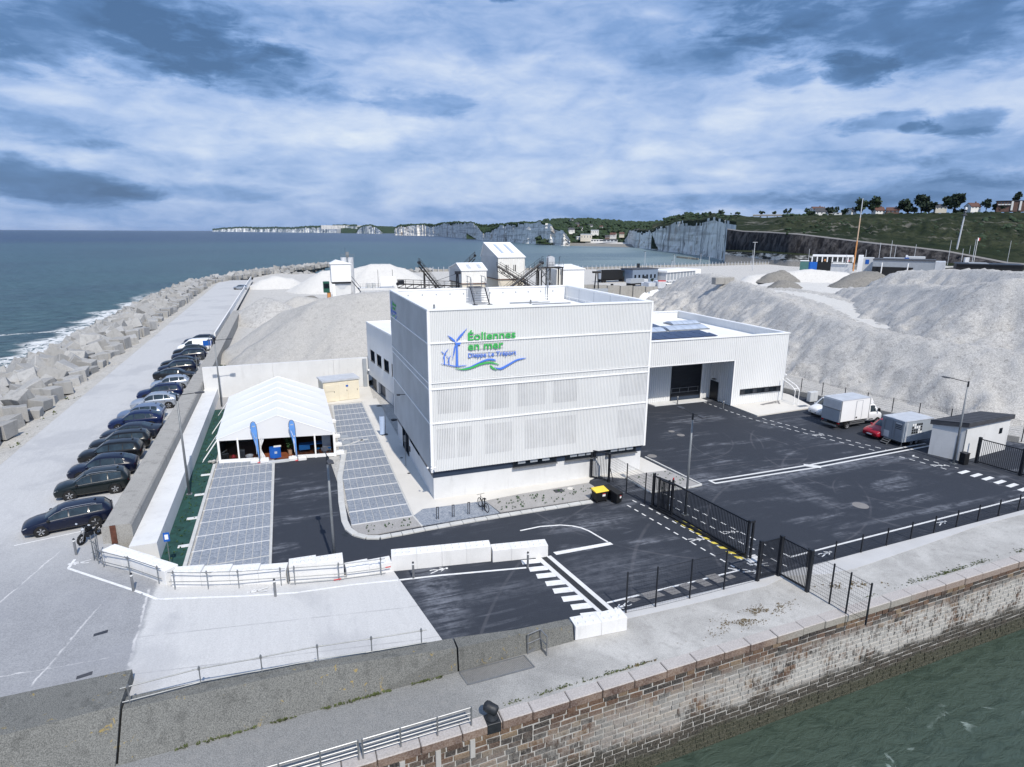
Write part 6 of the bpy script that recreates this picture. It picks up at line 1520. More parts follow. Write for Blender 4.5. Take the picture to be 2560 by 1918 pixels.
# ------------------------------------------------------------------ vehicles
STY = {
 # stations: x, underside, belt line, top, half width low, half width belt, half width top
 'suv': dict(st=[(-2.24, .50, .92, .98, .70, .76, .58), (-2.17, .36, 1.02, 1.12, .84, .86, .66), (-1.93, .30, 1.06, 1.50, .91, .915, .66), (-1.60, .28, 1.05, 1.60, .925, .92, .665), (-.8, .27, 1.02, 1.655, .925, .92, .67), (0., .27, 1.0, 1.65, .92, .915, .67), (.42, .27, .985, 1.565, .92, .915, .655), (1.10, .28, .97, 1.09, .915, .90, .70), (1.6, .28, .91, 1.02, .91, .89, .70), (2.0, .28, .82, .93, .88, .85, .68), (2.18, .30, .72, .83, .80, .78, .62), (2.26, .42, .62, .70, .66, .66, .52)], ax=1.34, r=.36, side=((-1.78, -1.02), (-.96, -.05), (.01, .85)), ws=(.40, 1.06), rw=(-2.12, -1.90), rail=True),
 'coupe': dict(st=[(-2.24, .50, .95, 1.02, .70, .76, .60), (-2.16, .36, 1.04, 1.14, .84, .86, .68), (-1.80, .30, 1.06, 1.34, .91, .915, .68), (-1.25, .28, 1.04, 1.53, .925, .92, .665), (-.6, .27, 1.01, 1.62, .925, .92, .66), (0., .27, 1.0, 1.625, .92, .915, .66), (.42, .27, .985, 1.54, .92, .915, .65), (1.10, .28, .96, 1.07, .915, .90, .70), (1.6, .28, .90, 1.00, .91, .89, .70), (2.0, .28, .80, .90, .88, .85, .68), (2.18, .30, .70, .80, .80, .78, .62), (2.26, .42, .60, .68, .66, .66, .52)], ax=1.34, r=.37, side=((-1.55, -.95), (-.90, -.02), (.04, .85)), ws=(.40, 1.06), rw=(-2.08, -1.45), rail=False),
 'estate': dict(st=[(-2.34, .48, .86, .92, .72, .76, .60), (-2.27, .34, .96, 1.02, .84, .85, .68), (-1.95, .25, .98, 1.36, .89, .895, .64), (-1.5, .22, .96, 1.45, .905, .90, .645), (-.7, .21, .93, 1.475, .905, .90, .65), (.1, .21, .91, 1.46, .90, .895, .65), (.50, .21, .90, 1.37, .90, .89, .635), (1.18, .22, .88, .98, .895, .88, .69), (1.65, .22, .82, .90, .89, .87, .69), (2.05, .23, .72, .80, .86, .83, .66), (2.26, .25, .62, .70, .78, .76, .60), (2.34, .36, .54, .60, .64, .64, .50)], ax=1.38, r=.335, side=((-1.85, -1.15), (-1.08, -.12), (-.05, .95)), ws=(.48, 1.14), rw=(-2.2, -1.97), rail=True),
 'hatch': dict(st=[(-2.06, .48, .90, .96, .68, .74, .58), (-1.99, .34, .99, 1.06, .80, .83, .66), (-1.72, .25, 1.0, 1.36, .87, .88, .64), (-1.35, .24, .98, 1.49, .885, .885, .645), (-.7, .23, .96, 1.54, .885, .885, .65), (0., .23, .94, 1.53, .88, .88, .65), (.36, .23, .93, 1.45, .88, .875, .635), (1.0, .24, .91, 1.02, .875, .865, .69), (1.45, .24, .85, .95, .87, .855, .68), (1.82, .25, .75, .85, .84, .82, .66), (1.98, .27, .65, .76, .76, .75, .60), (2.05, .38, .56, .64, .62, .63, .50)], ax=1.26, r=.335, side=((-1.55, -1.0), (-.94, -.05), (.01, .78)), ws=(.34, .97), rw=(-1.97, -1.70), rail=False),
 'sedan': dict(st=[(-2.36, .48, .88, .94, .72, .76, .60), (-2.29, .34, .98, 1.04, .84, .86, .70), (-1.95, .25, 1.0, 1.09, .90, .90, .72), (-1.70, .23, .99, 1.14, .905, .905, .70), (-.95, .22, .95, 1.41, .905, .90, .64), (-.3, .21, .93, 1.455, .905, .90, .65), (.15, .21, .91, 1.44, .90, .895, .64), (.50, .21, .90, 1.35, .90, .89, .63), (1.18, .22, .88, .97, .895, .88, .69), (1.65, .22, .82, .90, .89, .87, .69), (2.05, .23, .72, .80, .86, .83, .66), (2.26, .25, .62, .70, .78, .76, .60), (2.36, .36, .54, .60, .64, .64, .50)], ax=1.42, r=.34, side=((-1.45, -.95), (-.88, -.05), (.02, .95)), ws=(.48, 1.14), rw=(-1.66, -.98), rail=False),
 'van': dict(st=[(-2.40, .45, 1.02, 1.70, .80, .86, .72), (-2.34, .30, 1.06, 1.84, .90, .92, .76), (-1.9, .26, 1.06, 1.90, .92, .925, .78), (-.8, .25, 1.05, 1.93, .925, .925, .78), (.2, .25, 1.04, 1.92, .925, .92, .76), (.72, .25, 1.03, 1.80, .92, .915, .70), (1.52, .26, 1.02, 1.16, .91, .89, .70), (1.95, .27, .92, 1.06, .89, .86, .68), (2.25, .29, .78, .92, .82, .80, .64), (2.38, .40, .64, .76, .68, .68, .54)], ax=1.45, r=.335, side=((.18, 1.25),), ws=(.74, 1.46), rw=(-2.41, -2.39), rail=False),
 'cab': dict(st=[(-.95, .50, 1.35, 2.20, .92, .94, .84), (-.3, .45, 1.35, 2.26, .95, .96, .85), (.15, .45, 1.34, 2.20, .95, .96, .82), (.85, .45, 1.28, 1.52, .94, .93, .76), (1.2, .45, 1.10, 1.25, .92, .90, .74), (1.42, .48, .85, .98, .80, .78, .64), (1.5, .60, .72, .80, .62, .64, .50)], ax=.62, r=.36, side=((-.55, .55),), ws=(.18, .82), rw=None, rail=False),
}
def wheel(parent, x, y, r, s, w=.225):
    t = link('wheel', None, parent, (x, y, r))
    MB().lathe([(r*.64, -w/2), (r*.93, -w/2), (r, -w*.34), (r, w*.34), (r*.93, w/2), (r*.64, w/2)], n=20, axis='y').build('tyre', 'rubber', t)
    MB().lathe([(r*.66, s*w*.12), (r*.66, s*w*.46)], n=20, axis='y').build('rim_barrel', 'dark_metal', t)
    MB().cyl((0, s*w*.14, 0), (0, s*w*.15, 0), r*.655, n=18).build('rim_well', 'black', t)
    mb = MB(); mb.cyl((0, s*w*.30, 0), (0, s*w*.45, 0), r*.14, n=8)
    mb.lathe([(r*.60, s*w*.40), (r*.66, s*w*.47), (r*.67, s*w*.44)], n=20, axis='y')
    for k in range(5):
        a = 2*PI*k/5+.3
        for da in (-.13, .13): mb.cyl((r*.1*math.cos(a), s*w*.40, r*.1*math.sin(a)), (r*.63*math.cos(a+da), s*w*.44, r*.63*math.sin(a+da)), r*.055, n=4)
    mb.build('rim', 'alloy', t); return t
def lofted(style, pmat, t, name='body'):
    S = STY[style]; st = S['st']
    def sec(q):
        x, zb, zs, zt, wl, ws, wt = q
        h = [(0, zb), (wl*.92, zb), (wl, zb+.13), (ws+.012, zs-.24 if zs-.24 > zb+.16 else zb+.18), (ws+.004, zs-.05), (ws-.03, zs), (wt, zt-.055), (wt*.74, zt), (0, zt+.018)]
        return [(x, y, z) for y, z in h]+[(x, -y, z) for y, z in h[-2:0:-1]]
    secs = [sec(q) for q in st]; n = len(secs[0])
    mb = MB()
    for s in secs: mb.v += s
    for i in range(len(secs)-1):
        for k in range(n): mb.f.append((i*n+k, i*n+(k+1) % n, (i+1)*n+(k+1) % n, (i+1)*n+k))
    mb.f += [tuple(range(n-1, -1, -1)), tuple((len(secs)-1)*n+k for k in range(n))]; mb.mi = [0]*len(mb.f)
    me = mb.mesh(name, pmat, smooth=True)
    o = link(name, me, t)
    xs = [q[0] for q in st]
    def at(x, k, sgn=1):
        for i in range(len(xs)-1):
            if x <= xs[i+1] or i == len(xs)-2:
                u = max(0, min(1, (x-xs[i])/(xs[i+1]-xs[i]))); a, b = secs[i][k], secs[i+1][k]
                return Vector((x, sgn*(a[1]+(b[1]-a[1])*u), a[2]+(b[2]-a[2])*u))
    return at
def car(style, pmat, label, x, y, z, rz, group=None, plate=True, trim=False, name='parked_car', L=1., glass=True):
    S = STY[style]; t = thing(name, label, 'car' if style not in ('van',) else 'van', (x, y, z), rz, group)
    at = lofted(style, pmat, t)
    xf, xr = S['st'][-1][0], S['st'][0][0]
    def pane(x0, x1, sgn, name='window', k0=5, k1=6, v0=.10, v1=.90, off=.012, mat='car_glass', nx=4, parent=None):
        mb = MB()
        def fn(u, v):
            xx = x0+(x1-x0)*u; a, b = at(xx, k0, sgn), at(xx, k1, sgn); p = a.lerp(b, v0+(v1-v0)*v); return (p.x, p.y+sgn*off, p.z+off*.5)
        mb.grid(fn, nx, 1); return mb.build(name, mat, t, fix=False)
    for sgn in (1, -1):
        for a, b in S['side']: pane(a, b, sgn)
        if trim:
            for k, v in ((5, .04), (5, .98)):
                pts = [];
                for i in range(9):
                    xx = S['side'][0][0]+(S['side'][-1][1]-S['side'][0][0])*i/8; a, b = at(xx, 5, sgn), at(xx, 6, sgn); p = a.lerp(b, v); pts.append((p.x, p.y+sgn*.012, p.z+.004))
                MB().tube(pts, .012, 4).build('chrome_trim', 'alloy', t)
        if S['rail']: MB().tube([tuple(at(xx, 6, sgn)+Vector((0, -sgn*.05, .07 if 0 < i < 4 else .03))) for i, xx in enumerate((-1.55, -1.3, -.6, 0, .25))], .016, 5).build('roof_rail', 'alloy' if trim else 'dark_metal', t)
        for xx in ([S['side'][-1][1]-.02, S['side'][-1][0]-.03]+([S['side'][0][1]-.05] if len(S['side']) > 1 else [])):
            mb = MB(); mb.add([tuple(at(xx+dx, k, sgn)+Vector((0, sgn*.004, 0))) for dx in (-.006, .006) for k in (2, 3, 4)], [(0, 1, 4, 3), (1, 2, 5, 4)]); mb.build('door_gap', 'black', t, fix=False)
        for a, b in S['side'][-2:]:
            p = at(a+.12, 4, sgn); box('door_handle', pmat, t, p.x, p.y-.012 if sgn > 0 else p.y-.02, p.z-.10, p.x+.17, p.y+.02 if sgn > 0 else p.y+.012, p.z-.07, bevel=.006)
        p = at(S['side'][-1][1]-.02, 5, sgn); box('wing_mirror', pmat if not trim else 'black', t, p.x-.06, min(p.y, p.y+sgn*.2), p.z+.0, p.x+.1, max(p.y, p.y+sgn*.2), p.z+.14, bevel=.03)
        # lamps
        a, b, c = at(xf-.30, 5, sgn), at(xf-.12, 5, sgn), at(xf-.05, 5, sgn)
        mb = MB(); mb.add([(a.x, a.y+sgn*.02, a.z-.01), (b.x+.02, b.y+sgn*.012, b.z-.01), (c.x+.02, c.y*.62, c.z-.0), (c.x+.03, c.y*.62, c.z-.09), (b.x+.035, b.y+sgn*.022, b.z-.11), (a.x, a.y+sgn*.03, a.z-.08)], [(0, 1, 4, 5), (1, 2, 3, 4)]); mb.build('headlight', 'lamp_glass', t, fix=False)
        a, b = at(xr+.20, 5, sgn), at(xr+.05, 5, sgn)
        mb = MB(); mb.add([(a.x, a.y+sgn*.015, a.z-.02), (b.x-.012, b.y+sgn*.01, b.z-.02), (b.x-.05, b.y*.55, b.z-.03), (b.x-.055, b.y*.55, b.z-.11), (b.x-.02, b.y+sgn*.02, b.z-.14), (a.x, a.y+sgn*.022, a.z-.13)], [(0, 1, 4, 5), (1, 2, 3, 4)]); mb.build('tail_light', 'lamp_red', t, fix=False)
        for ax in (S['ax'], -S['ax']):
            if style == 'cab' and ax < 0: continue
            yo = abs(at(ax, 3).y); wheel(t, ax, sgn*(yo-.098), S['r'], sgn)
            arc = [(ax+(S['r']+.055)*math.cos(PI*k/10), sgn*(yo+.006), S['r']+(S['r']+.055)*math.sin(PI*k/10)) for k in range(11)]
            MB().tube(arc, .026, 5).build('wheel_arch', 'black' if S['rail'] and not trim else pmat, t)
            mb = MB(); mb.add([(ax+(S['r']+.05)*math.cos(2*PI*k/20), sgn*(yo+.004), S['r']+(S['r']+.05)*math.sin(2*PI*k/20)) for k in range(20)], [tuple(range(20))]); mb.build('wheel_well', 'black', t, fix=False)
    def across(x0, x1, name, off=.012, frac=.93):
        def fn(u, v):
            xx = x0+(x1-x0)*v; c = [at(xx, 6, -1), at(xx, 7, -1), at(xx, 8, 1), at(xx, 7, 1), at(xx, 6, 1)]
            p = interpv(u, c); return (p.x, p.y*frac, p.z+off)
        MB().grid(fn, 8, 4).build(name, 'car_glass', t, fix=False, smooth=True)
    across(S['ws'][0]+.03, S['ws'][1], 'windscreen')
    if S['rw']: across(S['rw'][0], S['rw'][1], 'rear_window', .014, .9)
    # grille, bumper intake, plates
    a = S['st'][-2]; 
    MB().ext([(xf-.02, -.40, .46), (xf-.02, .40, .46), (xf-.055, .46, .62), (xf-.055, -.46, .62)], (.035, 0, 0)).build('grille', 'dark_metal', t)
    MB().ext([(a[0]-.02, -.55, .33), (a[0]-.02, .55, .33), (a[0]+.02, .50, .42), (a[0]+.02, -.50, .42)], (.05, 0, 0)).build('air_intake', 'black', t)
    if plate:
        box('number_plate', 'plate', t, xf+.012, -.26, .42, xf+.022, .26, .53); box('number_plate', 'plate', t, xr-.02, -.26, .62, xr-.008, .26, .73)
    p = at(S['st'][3][0], 8)
    if style != 'van': MB().ext([(p.x-.04, -.02, p.z), (p.x+.12, -.02, p.z), (p.x+.0, -.02, p.z+.09), (p.x-.05, -.02, p.z+.08)], (0, .04, 0)).build('antenna_fin', 'black', t)
    return t
def interpv(u, c):
    s = u*(len(c)-1); i = min(int(s), len(c)-2); return c[i].lerp(c[i+1], s-i)
def vehicles():
    g_ = 'cars parked along the old sea wall'
    navy = paint('paint_navy', (.003, .006, .022)); blk = paint('paint_black', (.006, .007, .009)); grn = paint('paint_green_black', (.005, .009, .010)); blu = paint('paint_blue', (.004, .011, .052)); slate = paint('paint_slate', (.013, .018, .032)); red = paint('paint_red', (.30, .008, .022)); wht = paint('paint_white', (.76, .77, .79))
    K = lambda *a, **k: car(*a, group=g_, **k)
    z = .9
    K('estate', navy, 'dark navy estate car with bright window trim, nearest in the row, beside the motorbike', -22.75, 2.20, z, PI+.20, trim=True)
    K('suv', grn, 'dark greenish black SUV parked second in the row behind the navy estate', -22.72, 7.66, z, PI+.13, trim=True)
    K('coupe', navy, 'dark blue sloping roofed SUV between the greenish black SUV and a black SUV', -22.85, 11.1, z, PI+.02)
    K('suv', blk, 'black SUV third car behind the greenish black SUV, roof with black rails', -23.05, 14.5, z, PI-.02)
    K('suv', blk, 'tall black SUV standing next to a dark slate saloon', -22.95, 17.1, z, PI+.04)
    K('sedan', slate, 'dark slate saloon half hidden between a black SUV and a bright blue SUV', -22.75, 20.1, z, PI-.08)
    K('coupe', blu, 'bright dark blue SUV in front of a pale blue grey car', -23.0, 23.6, z, PI)
    K('hatch', 'silverblue_car', 'pale blue grey hatchback between the bright blue SUV and the slim post', -23.1, 26.5, z, PI-.05)
    K('coupe', 'silver_car', 'silver sloping roofed SUV beside the empty bay with the slim post', -22.6, 30.75, z, PI)
    K('suv', blu, 'dark blue SUV squeezed between two silver cars', -22.75, 34.7, z, PI+.04)
    K('hatch', 'silver_car', 'silver hatchback between a dark blue SUV and a black saloon', -22.45, 39.4, z, PI+.05)
    K('sedan', blk, 'black saloon with its red tail light towards the promenade', -22.6, 44.1, z, -.08)
    K('suv', navy, 'dark blue SUV just behind the black saloon at the mesh hoarding', -22.95, 48.3, z, PI+.12)
    K('sedan', blk, 'black saloon farther along beside the first mesh hoarding', -23.1, 52.2, z, PI)
    K('suv', navy, 'dark blue SUV behind the second mesh hoarding', -22.6, 56.9, z, PI+.1)
    K('coupe', blk, 'black SUV whose bonnet shows beside the white van', -22.9, 60.6, z, PI)
    v = K('van', wht, 'white van with a blue printed tail among the dark parked cars', -22.7, 64.2, z, PI)
    MB().box(-2.36, .955, .9, -1.3, .962, 1.7).build('van_print', 'blue', v); MB().box(-2.36, -.962, .7, -1.5, -.955, 1.65).build('van_print', 'blue', v); MB().box(-2.428, -.6, 1.0, -2.42, .6, 1.65).build('van_print', 'blue', v)
    K('estate', slate, 'dark slate estate car behind the white van', -22.7, 67.6, z, PI)
    K('estate', navy, 'dark blue estate car, last in the packed row', -22.7, 71.0, z, PI-.05)
    car('hatch', 'silver_car', 'silver car parked alone at the far end of the promenade', -22.2, 174, z, PI-.35)
    # yard
    car('coupe', red, 'dark red car half hidden by the grey box trailer', 44.85, .1, 0, PI+.03)
    car('van', wht, 'white van whose front shows behind the box truck', 45.6, 7.4, 0, PI-.03, name='parked_van')
    # box truck
    t = thing('box_truck', 'white box truck with a grey tail lift parked in the yard', 'truck', (41.75, 3.85, 0), .035)
    B = box('cargo_box', 'white_paint', t, 0, -1.08, .86, 3.95, 1.08, 3.0)
    box('box_roof', 'tank', t, -.02, -1.10, 3.0, 3.97, 1.10, 3.05)
    for x0, x1, y in ((-.02, .06, -1.095), (3.89, 3.97, -1.095)): box('edge_trim', 'galv', t, x0, y, .84, x1, y+.01, 3.0)
    d = box('side_door', 'white_paint', t, 2.05, -1.10, .95, 2.85, -1.081, 2.82)
    for x in (1.99, 2.88): box('seal', 'grey_panel', d, x, -1.098, .92, x+.03, -1.082, 2.86)
    box('seal', 'grey_panel', d, 2.02, -1.098, 2.83, 2.88, -1.082, 2.86); box('handle', 'black', d, 2.08, -1.112, 1.05, 2.3, -1.101, 1.2)
    box('tail_lift', 'grey_panel', t, -.10, -1.05, .80, -.03, 1.05, 2.05); box('rear_shutter', 'tank', t, -.04, -1.02, 2.05, -.001, 1.02, 2.92)
    box('tail_lift_frame', 'galv', t, -.12, -1.08, 2.0, -.03, 1.08, 2.08)
    box('lift_arm', 'galv', t, -.25, -.9, .35, 0, .9, .5); box('rear_bumper', 'black', t, -.2, -1.0, .42, -.05, 1.0, .55); box('tail_light', 'lamp_red', t, -.06, -1.05, .62, -.02, -.8, .76); box('tail_light', 'lamp_red', t, -.06, .8, .62, -.02, 1.05, .76)
    box('chassis', 'dark_metal', t, .1, -.45, .45, 5.2, .45, .80); box('side_guard', 'steel', t, 1.5, -1.02, .42, 3.6, -.98, .54); box('side_guard', 'steel', t, 1.5, -1.02, .62, 3.6, -.98, .72); box('tool_box', 'dark_metal', t, 2.0, -.95, .45, 3.5, -.6, .8)
    for s in (1, -1): wheel(t, 1.15, s*.92, .36, s, .26)
    cb = link('cab', None, t, (4.85, 0, 0)); at = lofted('cab', wht, cb, 'cab_shell')
    for s in (1, -1):
        mb = MB(); mb.grid(lambda u, v: tuple(at(-.5+1.05*u, 5, s).lerp(at(-.5+1.05*u, 6, s), .08+.8*v)+Vector((0, s*.014, 0))), 4, 1); mb.build('side_window', 'car_glass', cb, fix=False)
        box('wing_mirror', 'black', cb, .45, min(s*.98, s*1.2), 1.4, .6, max(s*.98, s*1.2), 1.75, bevel=.02)
        wheel(cb, .62, s*.86, .36, s, .24)
        mb = MB(); mb.add([(.62+.41*math.cos(2*PI*k/20), s*.968, .36+.41*math.sin(2*PI*k/20)) for k in range(20)], [tuple(range(20))]); mb.build('wheel_well', 'black', cb, fix=False)
        mb = MB(); mb.add([(-.6, s*.958, .62), (-.05, s*.965, .62), (-.05, s*.968, .72), (-.6, s*.966, .72)], [(0, 1, 2, 3)]); mb.build('side_vent', 'black', cb, fix=False)
        box('headlight', 'lamp_glass', cb, 1.28, min(s*.55, s*.80), .82, 1.42, max(s*.55, s*.80), .98, bevel=.03)
    MB().grid(lambda u, v: tuple(interpv(u, [at(.22+.6*v, k, q)+Vector((0, 0, .014)) for k, q in ((6, -1), (7, -1), (8, 1), (7, 1), (6, 1))])), 8, 3).build('windscreen', 'car_glass', cb, fix=False)
    MB().add([(-.9, -.9, 2.27), (-.2, -.86, 2.3), (.1, -.7, 2.34), (-.9, -.95, 2.98), (-.45, -.85, 2.92), (-.9, .9, 2.27), (-.2, .86, 2.3), (.1, .7, 2.34), (-.9, .95, 2.98), (-.45, .85, 2.92)], [(0, 1, 4, 3), (1, 2, 4), (5, 6, 9, 8), (6, 7, 9), (0, 3, 8, 5), (3, 4, 9, 8), (4, 2, 7, 9), (0, 5, 6, 1), (1, 6, 7, 2)]).build('wind_deflector', 'white_paint', cb)
    # exhibition trailer
    t = thing('box_trailer', 'grey box trailer with a grid of dark and white tiles on its side', 'trailer', (43.1, -1.85, 0), .0)
    box('body', 'trailer_grey', t, 0, -1.12, .48, 3.7, 1.12, 2.42); box('roof', 'tank', t, -.03, -1.15, 2.42, 3.73, 1.15, 2.48)
    for y0, y1 in ((-1.06, -.02), (.02, 1.06)):
        d = box('rear_door', 'trailer_door', t, -.05, y0, .55, -.001, y1, 2.28); box('door_bar', 'steel', d, -.08, (y0+y1)/2+.25, .6, -.051, (y0+y1)/2+.28, 2.2)
    for z_ in (1.62, 1.78, 1.94): box('door_print', 'slate', t, -.058, -.92, z_, -.051, -.25, z_+.08)
    box('door_print', 'tank', t, -.058, -.9, 2.1, -.051, -.3, 2.2)
    box('door_panel', 'tank', t, -.06, .25, .6, -.051, .85, 1.2)
    box('lower_panel', 'grey_panel', t, 1.0, -1.135, .5, 3.7, -1.121, 1.12); box('corner_panel', 'tank', t, .32, -1.132, .5, .42, -1.121, 2.3)
    white = {(0, 3), (1, 3), (1, 2), (2, 2), (3, 2), (3, 1), (3, 0), (4, 0)}
    for r_ in range(4):
        for c_ in range(5):
            w = (c_, r_) in white; x = 1.0+c_*.27; zz = 1.10+r_*.26+(.10 if r_ == 0 else .08)
            box('wall_tile', 'white_paint' if w else 'black', t, x, -1.146 if r_ else -1.15, zz, x+.19, -1.136, zz+.19)
    box('side_print', 'tank', t, .5, -1.130, .82, .9, -1.121, .88)
    box('chassis', 'dark_metal', t, .05, -.9, .32, 3.6, .9, .479)
    for x in (1.4, 2.1):
        for s in (1, -1): wheel(t, x, s*.86, .30, s, .2)
    st = link('steps', None, t)
    for i in range(3): box('tread', 'steel', st, -.62+.2*i, -.05, .14+.14*i, -.42+.2*i, .62, .17+.14*i)
    for y in (-.06, .63): MB().cyl((-.62, y, .02), (-.02, y, .5), .02, n=5).build('stringer', 'steel', st)
    MB().cyl((.1, -1.0, .02), (.1, -1.0, .48), .03, n=6).build('prop_stand', 'steel', t); box('stand_foot', 'steel', t, -.05, -1.1, 0, .25, -.9, .03)
    # motorbike
    t = thing('motorbike', 'black motorbike parked beside the navy estate car at the wall end', 'motorbike', (-21.05, -.28, .9), PI+1.08)
    for x, nme in ((.66, 'front'), (-.66, 'rear')):
        w = link('wheel', None, t, (x, 0, .31)); MB().lathe([(.2, -.06), (.28, -.065), (.315, 0), (.28, .065), (.2, .06)], n=20, axis='y').build('tyre', 'rubber', w)
        mb = MB(); mb.lathe([(.19, -.03), (.205, 0), (.19, .03)], n=18, axis='y')
        for k in range(5): mb.cyl((0, 0, 0), (.2*math.cos(k*2*PI/5), 0, .2*math.sin(k*2*PI/5)), .018, n=4)
        mb.build('rim', 'dark_metal', w)
    for s in (.10, -.10): MB().cyl((.66, s, .31), (.38, s*.9, 1.0), .026, n=6).build('fork', 'steel', t)
    MB().add([(.30, -.13, .70), (.30, .13, .70), (-.12, .11, .68), (-.12, -.11, .68), (.34, -.10, .95), (.34, .10, .95), (-.10, .09, .84), (-.10, -.09, .84), (.1, 0, 1.0)], [(0, 1, 5, 4), (1, 2, 6, 5), (2, 3, 7, 6), (3, 0, 4, 7), (4, 5, 8), (5, 6, 8), (6, 7, 8), (7, 4, 8), (3, 2, 1, 0)]).build('tank', 'black', t, smooth=False)
    MB().add([(-.08, -.12, .82), (-.08, .12, .82), (-.62, .10, .88), (-.62, -.10, .88), (-.1, -.1, .74), (-.1, .1, .74), (-.85, .03, .98), (-.85, -.03, .98)], [(0, 1, 2, 3), (3, 2, 6, 7), (0, 4, 5, 1), (4, 7, 6, 5), (0, 3, 7, 4), (1, 5, 6, 2)]).build('seat', 'rubber', t)
    MB().add([(-.15, -.15, .30), (.28, -.15, .28), (.34, -.16, .62), (-.2, -.15, .64), (-.15, .15, .30), (.28, .15, .28), (.34, .16, .62), (-.2, .15, .64)], [(0, 1, 2, 3), (7, 6, 5, 4), (0, 4, 5, 1), (1, 5, 6, 2), (2, 6, 7, 3), (3, 7, 4, 0)]).build('engine', 'dark_metal', t, bevel=.03)
    MB().tube([(.28, -.17, .34), (-.2, -.18, .28), (-.7, -.2, .45)], .05, 7).build('exhaust', 'steel', t); MB().tube([(.42, -.36, .98), (.40, -.12, 1.04), (.40, .12, 1.04), (.42, .36, .98)], .016, 5).build('handlebar', 'black', t)
    MB().lathe([(0, .1), (.08, .06), (.1, 0), (.07, -.06), (0, -.07)], (.46, 0, .88), 10, axis='y').build('headlight', 'lamp_glass', t)
    for s in (-1, 1): MB().cyl((.42, s*.3, 1.0), (.40, s*.38, 1.16), .01, n=4).build('mirror_stalk', 'black', t); MB().cyl((.40, s*.36, 1.16), (.40, s*.46, 1.18), .045, n=8).build('mirror', 'lamp_glass', t)
    MB().tube([(-.15, 0, .45), (-.66, -.08, .31)], .03, 6).build('swing_arm', 'dark_metal', t); MB().add([(.40, -.07, .60), (.60, -.07, .66), (.86, -.06, .56), (.40, .07, .60), (.60, .07, .66), (.86, .06, .56)], [(0, 1, 4, 3), (1, 2, 5, 4)]).build('mudguard', 'black', t)
M('trailer_grey', (.30, .34, .39), .55, var=.05); M('trailer_door', (.20, .225, .26), .5, var=.08)
vehicles()

# ------------------------------------------------------------------ sand and gravel heaps
def seg_d(x, y, pts):
    best = (1e9, 0, 0); acc = 0
    for (ax, ay, az), (bx, by, bz) in zip(pts, pts[1:]):
        dx, dy = bx-ax, by-ay; L = dx*dx+dy*dy
        t = 0 if L == 0 else max(0, min(1, ((x-ax)*dx+(y-ay)*dy)/L))
        d = math.hypot(x-ax-dx*t, y-ay-dy*t); z = az+(bz-az)*t
        if d-z < best[0]-best[1]: best = (d, z, acc+t*math.sqrt(L)+.35*math.atan2((y-ay)*dx-(x-ax)*dy, (x-ax)*dx+(y-ay)*dy)*min(d, 9))
        acc += math.sqrt(L)
    return best
def heap(name, label, prims, x0, x1, y0, y1, res, mat, rough=.5, gully=.16, road=None, base=0., kind=None):
    """prims: (crest polyline, flat half width, slope)"""
    nx, ny = int((x1-x0)/res), int((y1-y0)/res); mb = MB(); H = []
    for j in range(ny+1):
        for i in range(nx+1):
            x, y = x0+i*res, y0+j*res; h = -9
            n1 = fbm(x*.16, y*.16, 1.7); n2 = fbm(x*.55, y*.55, 5.)
            for pts, w, sl in prims:
                d, z, s_ = seg_d(x, y, pts)
                dd = max(0, d-w); k = min(1, dd/3)
                dd *= 1+gully*(n1*1.3+n2*.6)
                h = max(h, z-sl*(math.sqrt(dd*dd+.8)-.9)+n2*.10*k-gully*3.4*k*abs(fbm(s_*.24+len(pts), dd*.05, 2.))-gully*1.3*k*abs(fbm(s_*.8, dd*.14, 6.)))
            rd = 1
            if road:
                d, z, s_ = seg_d(x, y, road[0])
                if d < road[1]*1.6: rd = 0 if d < road[1]*(1+.35*n2) else 1
            if rd: h += rough*(fbm(x*.8, y*.8, 9.)*.5+fbm(x*2.1, y*2.1, 3., 3)*.28+n1*.3)
            H.append((h, rd)); mb.v.append((x, y, max(h, base-.35)))
    w = nx+1
    for j in range(ny):
        for i in range(nx):
            q = (j*w+i, j*w+i+1, (j+1)*w+i+1, (j+1)*w+i)
            if max(H[k][0] for k in q) > base-.3: mb.f.append(q); mb.mi.append(0 if sum(H[k][1] for k in q) > 2 else 1)
    used = sorted({i for f in mb.f for i in f}); mp = {o: n for n, o in enumerate(used)}
    mb.v = [mb.v[i] for i in used]; mb.f = [tuple(mp[i] for i in f) for f in mb.f]
    return mb.build(name, [mat, 'white_sand'] if road else mat, None, smooth=True, fix=False, label=label, cat='heap', kind=kind)
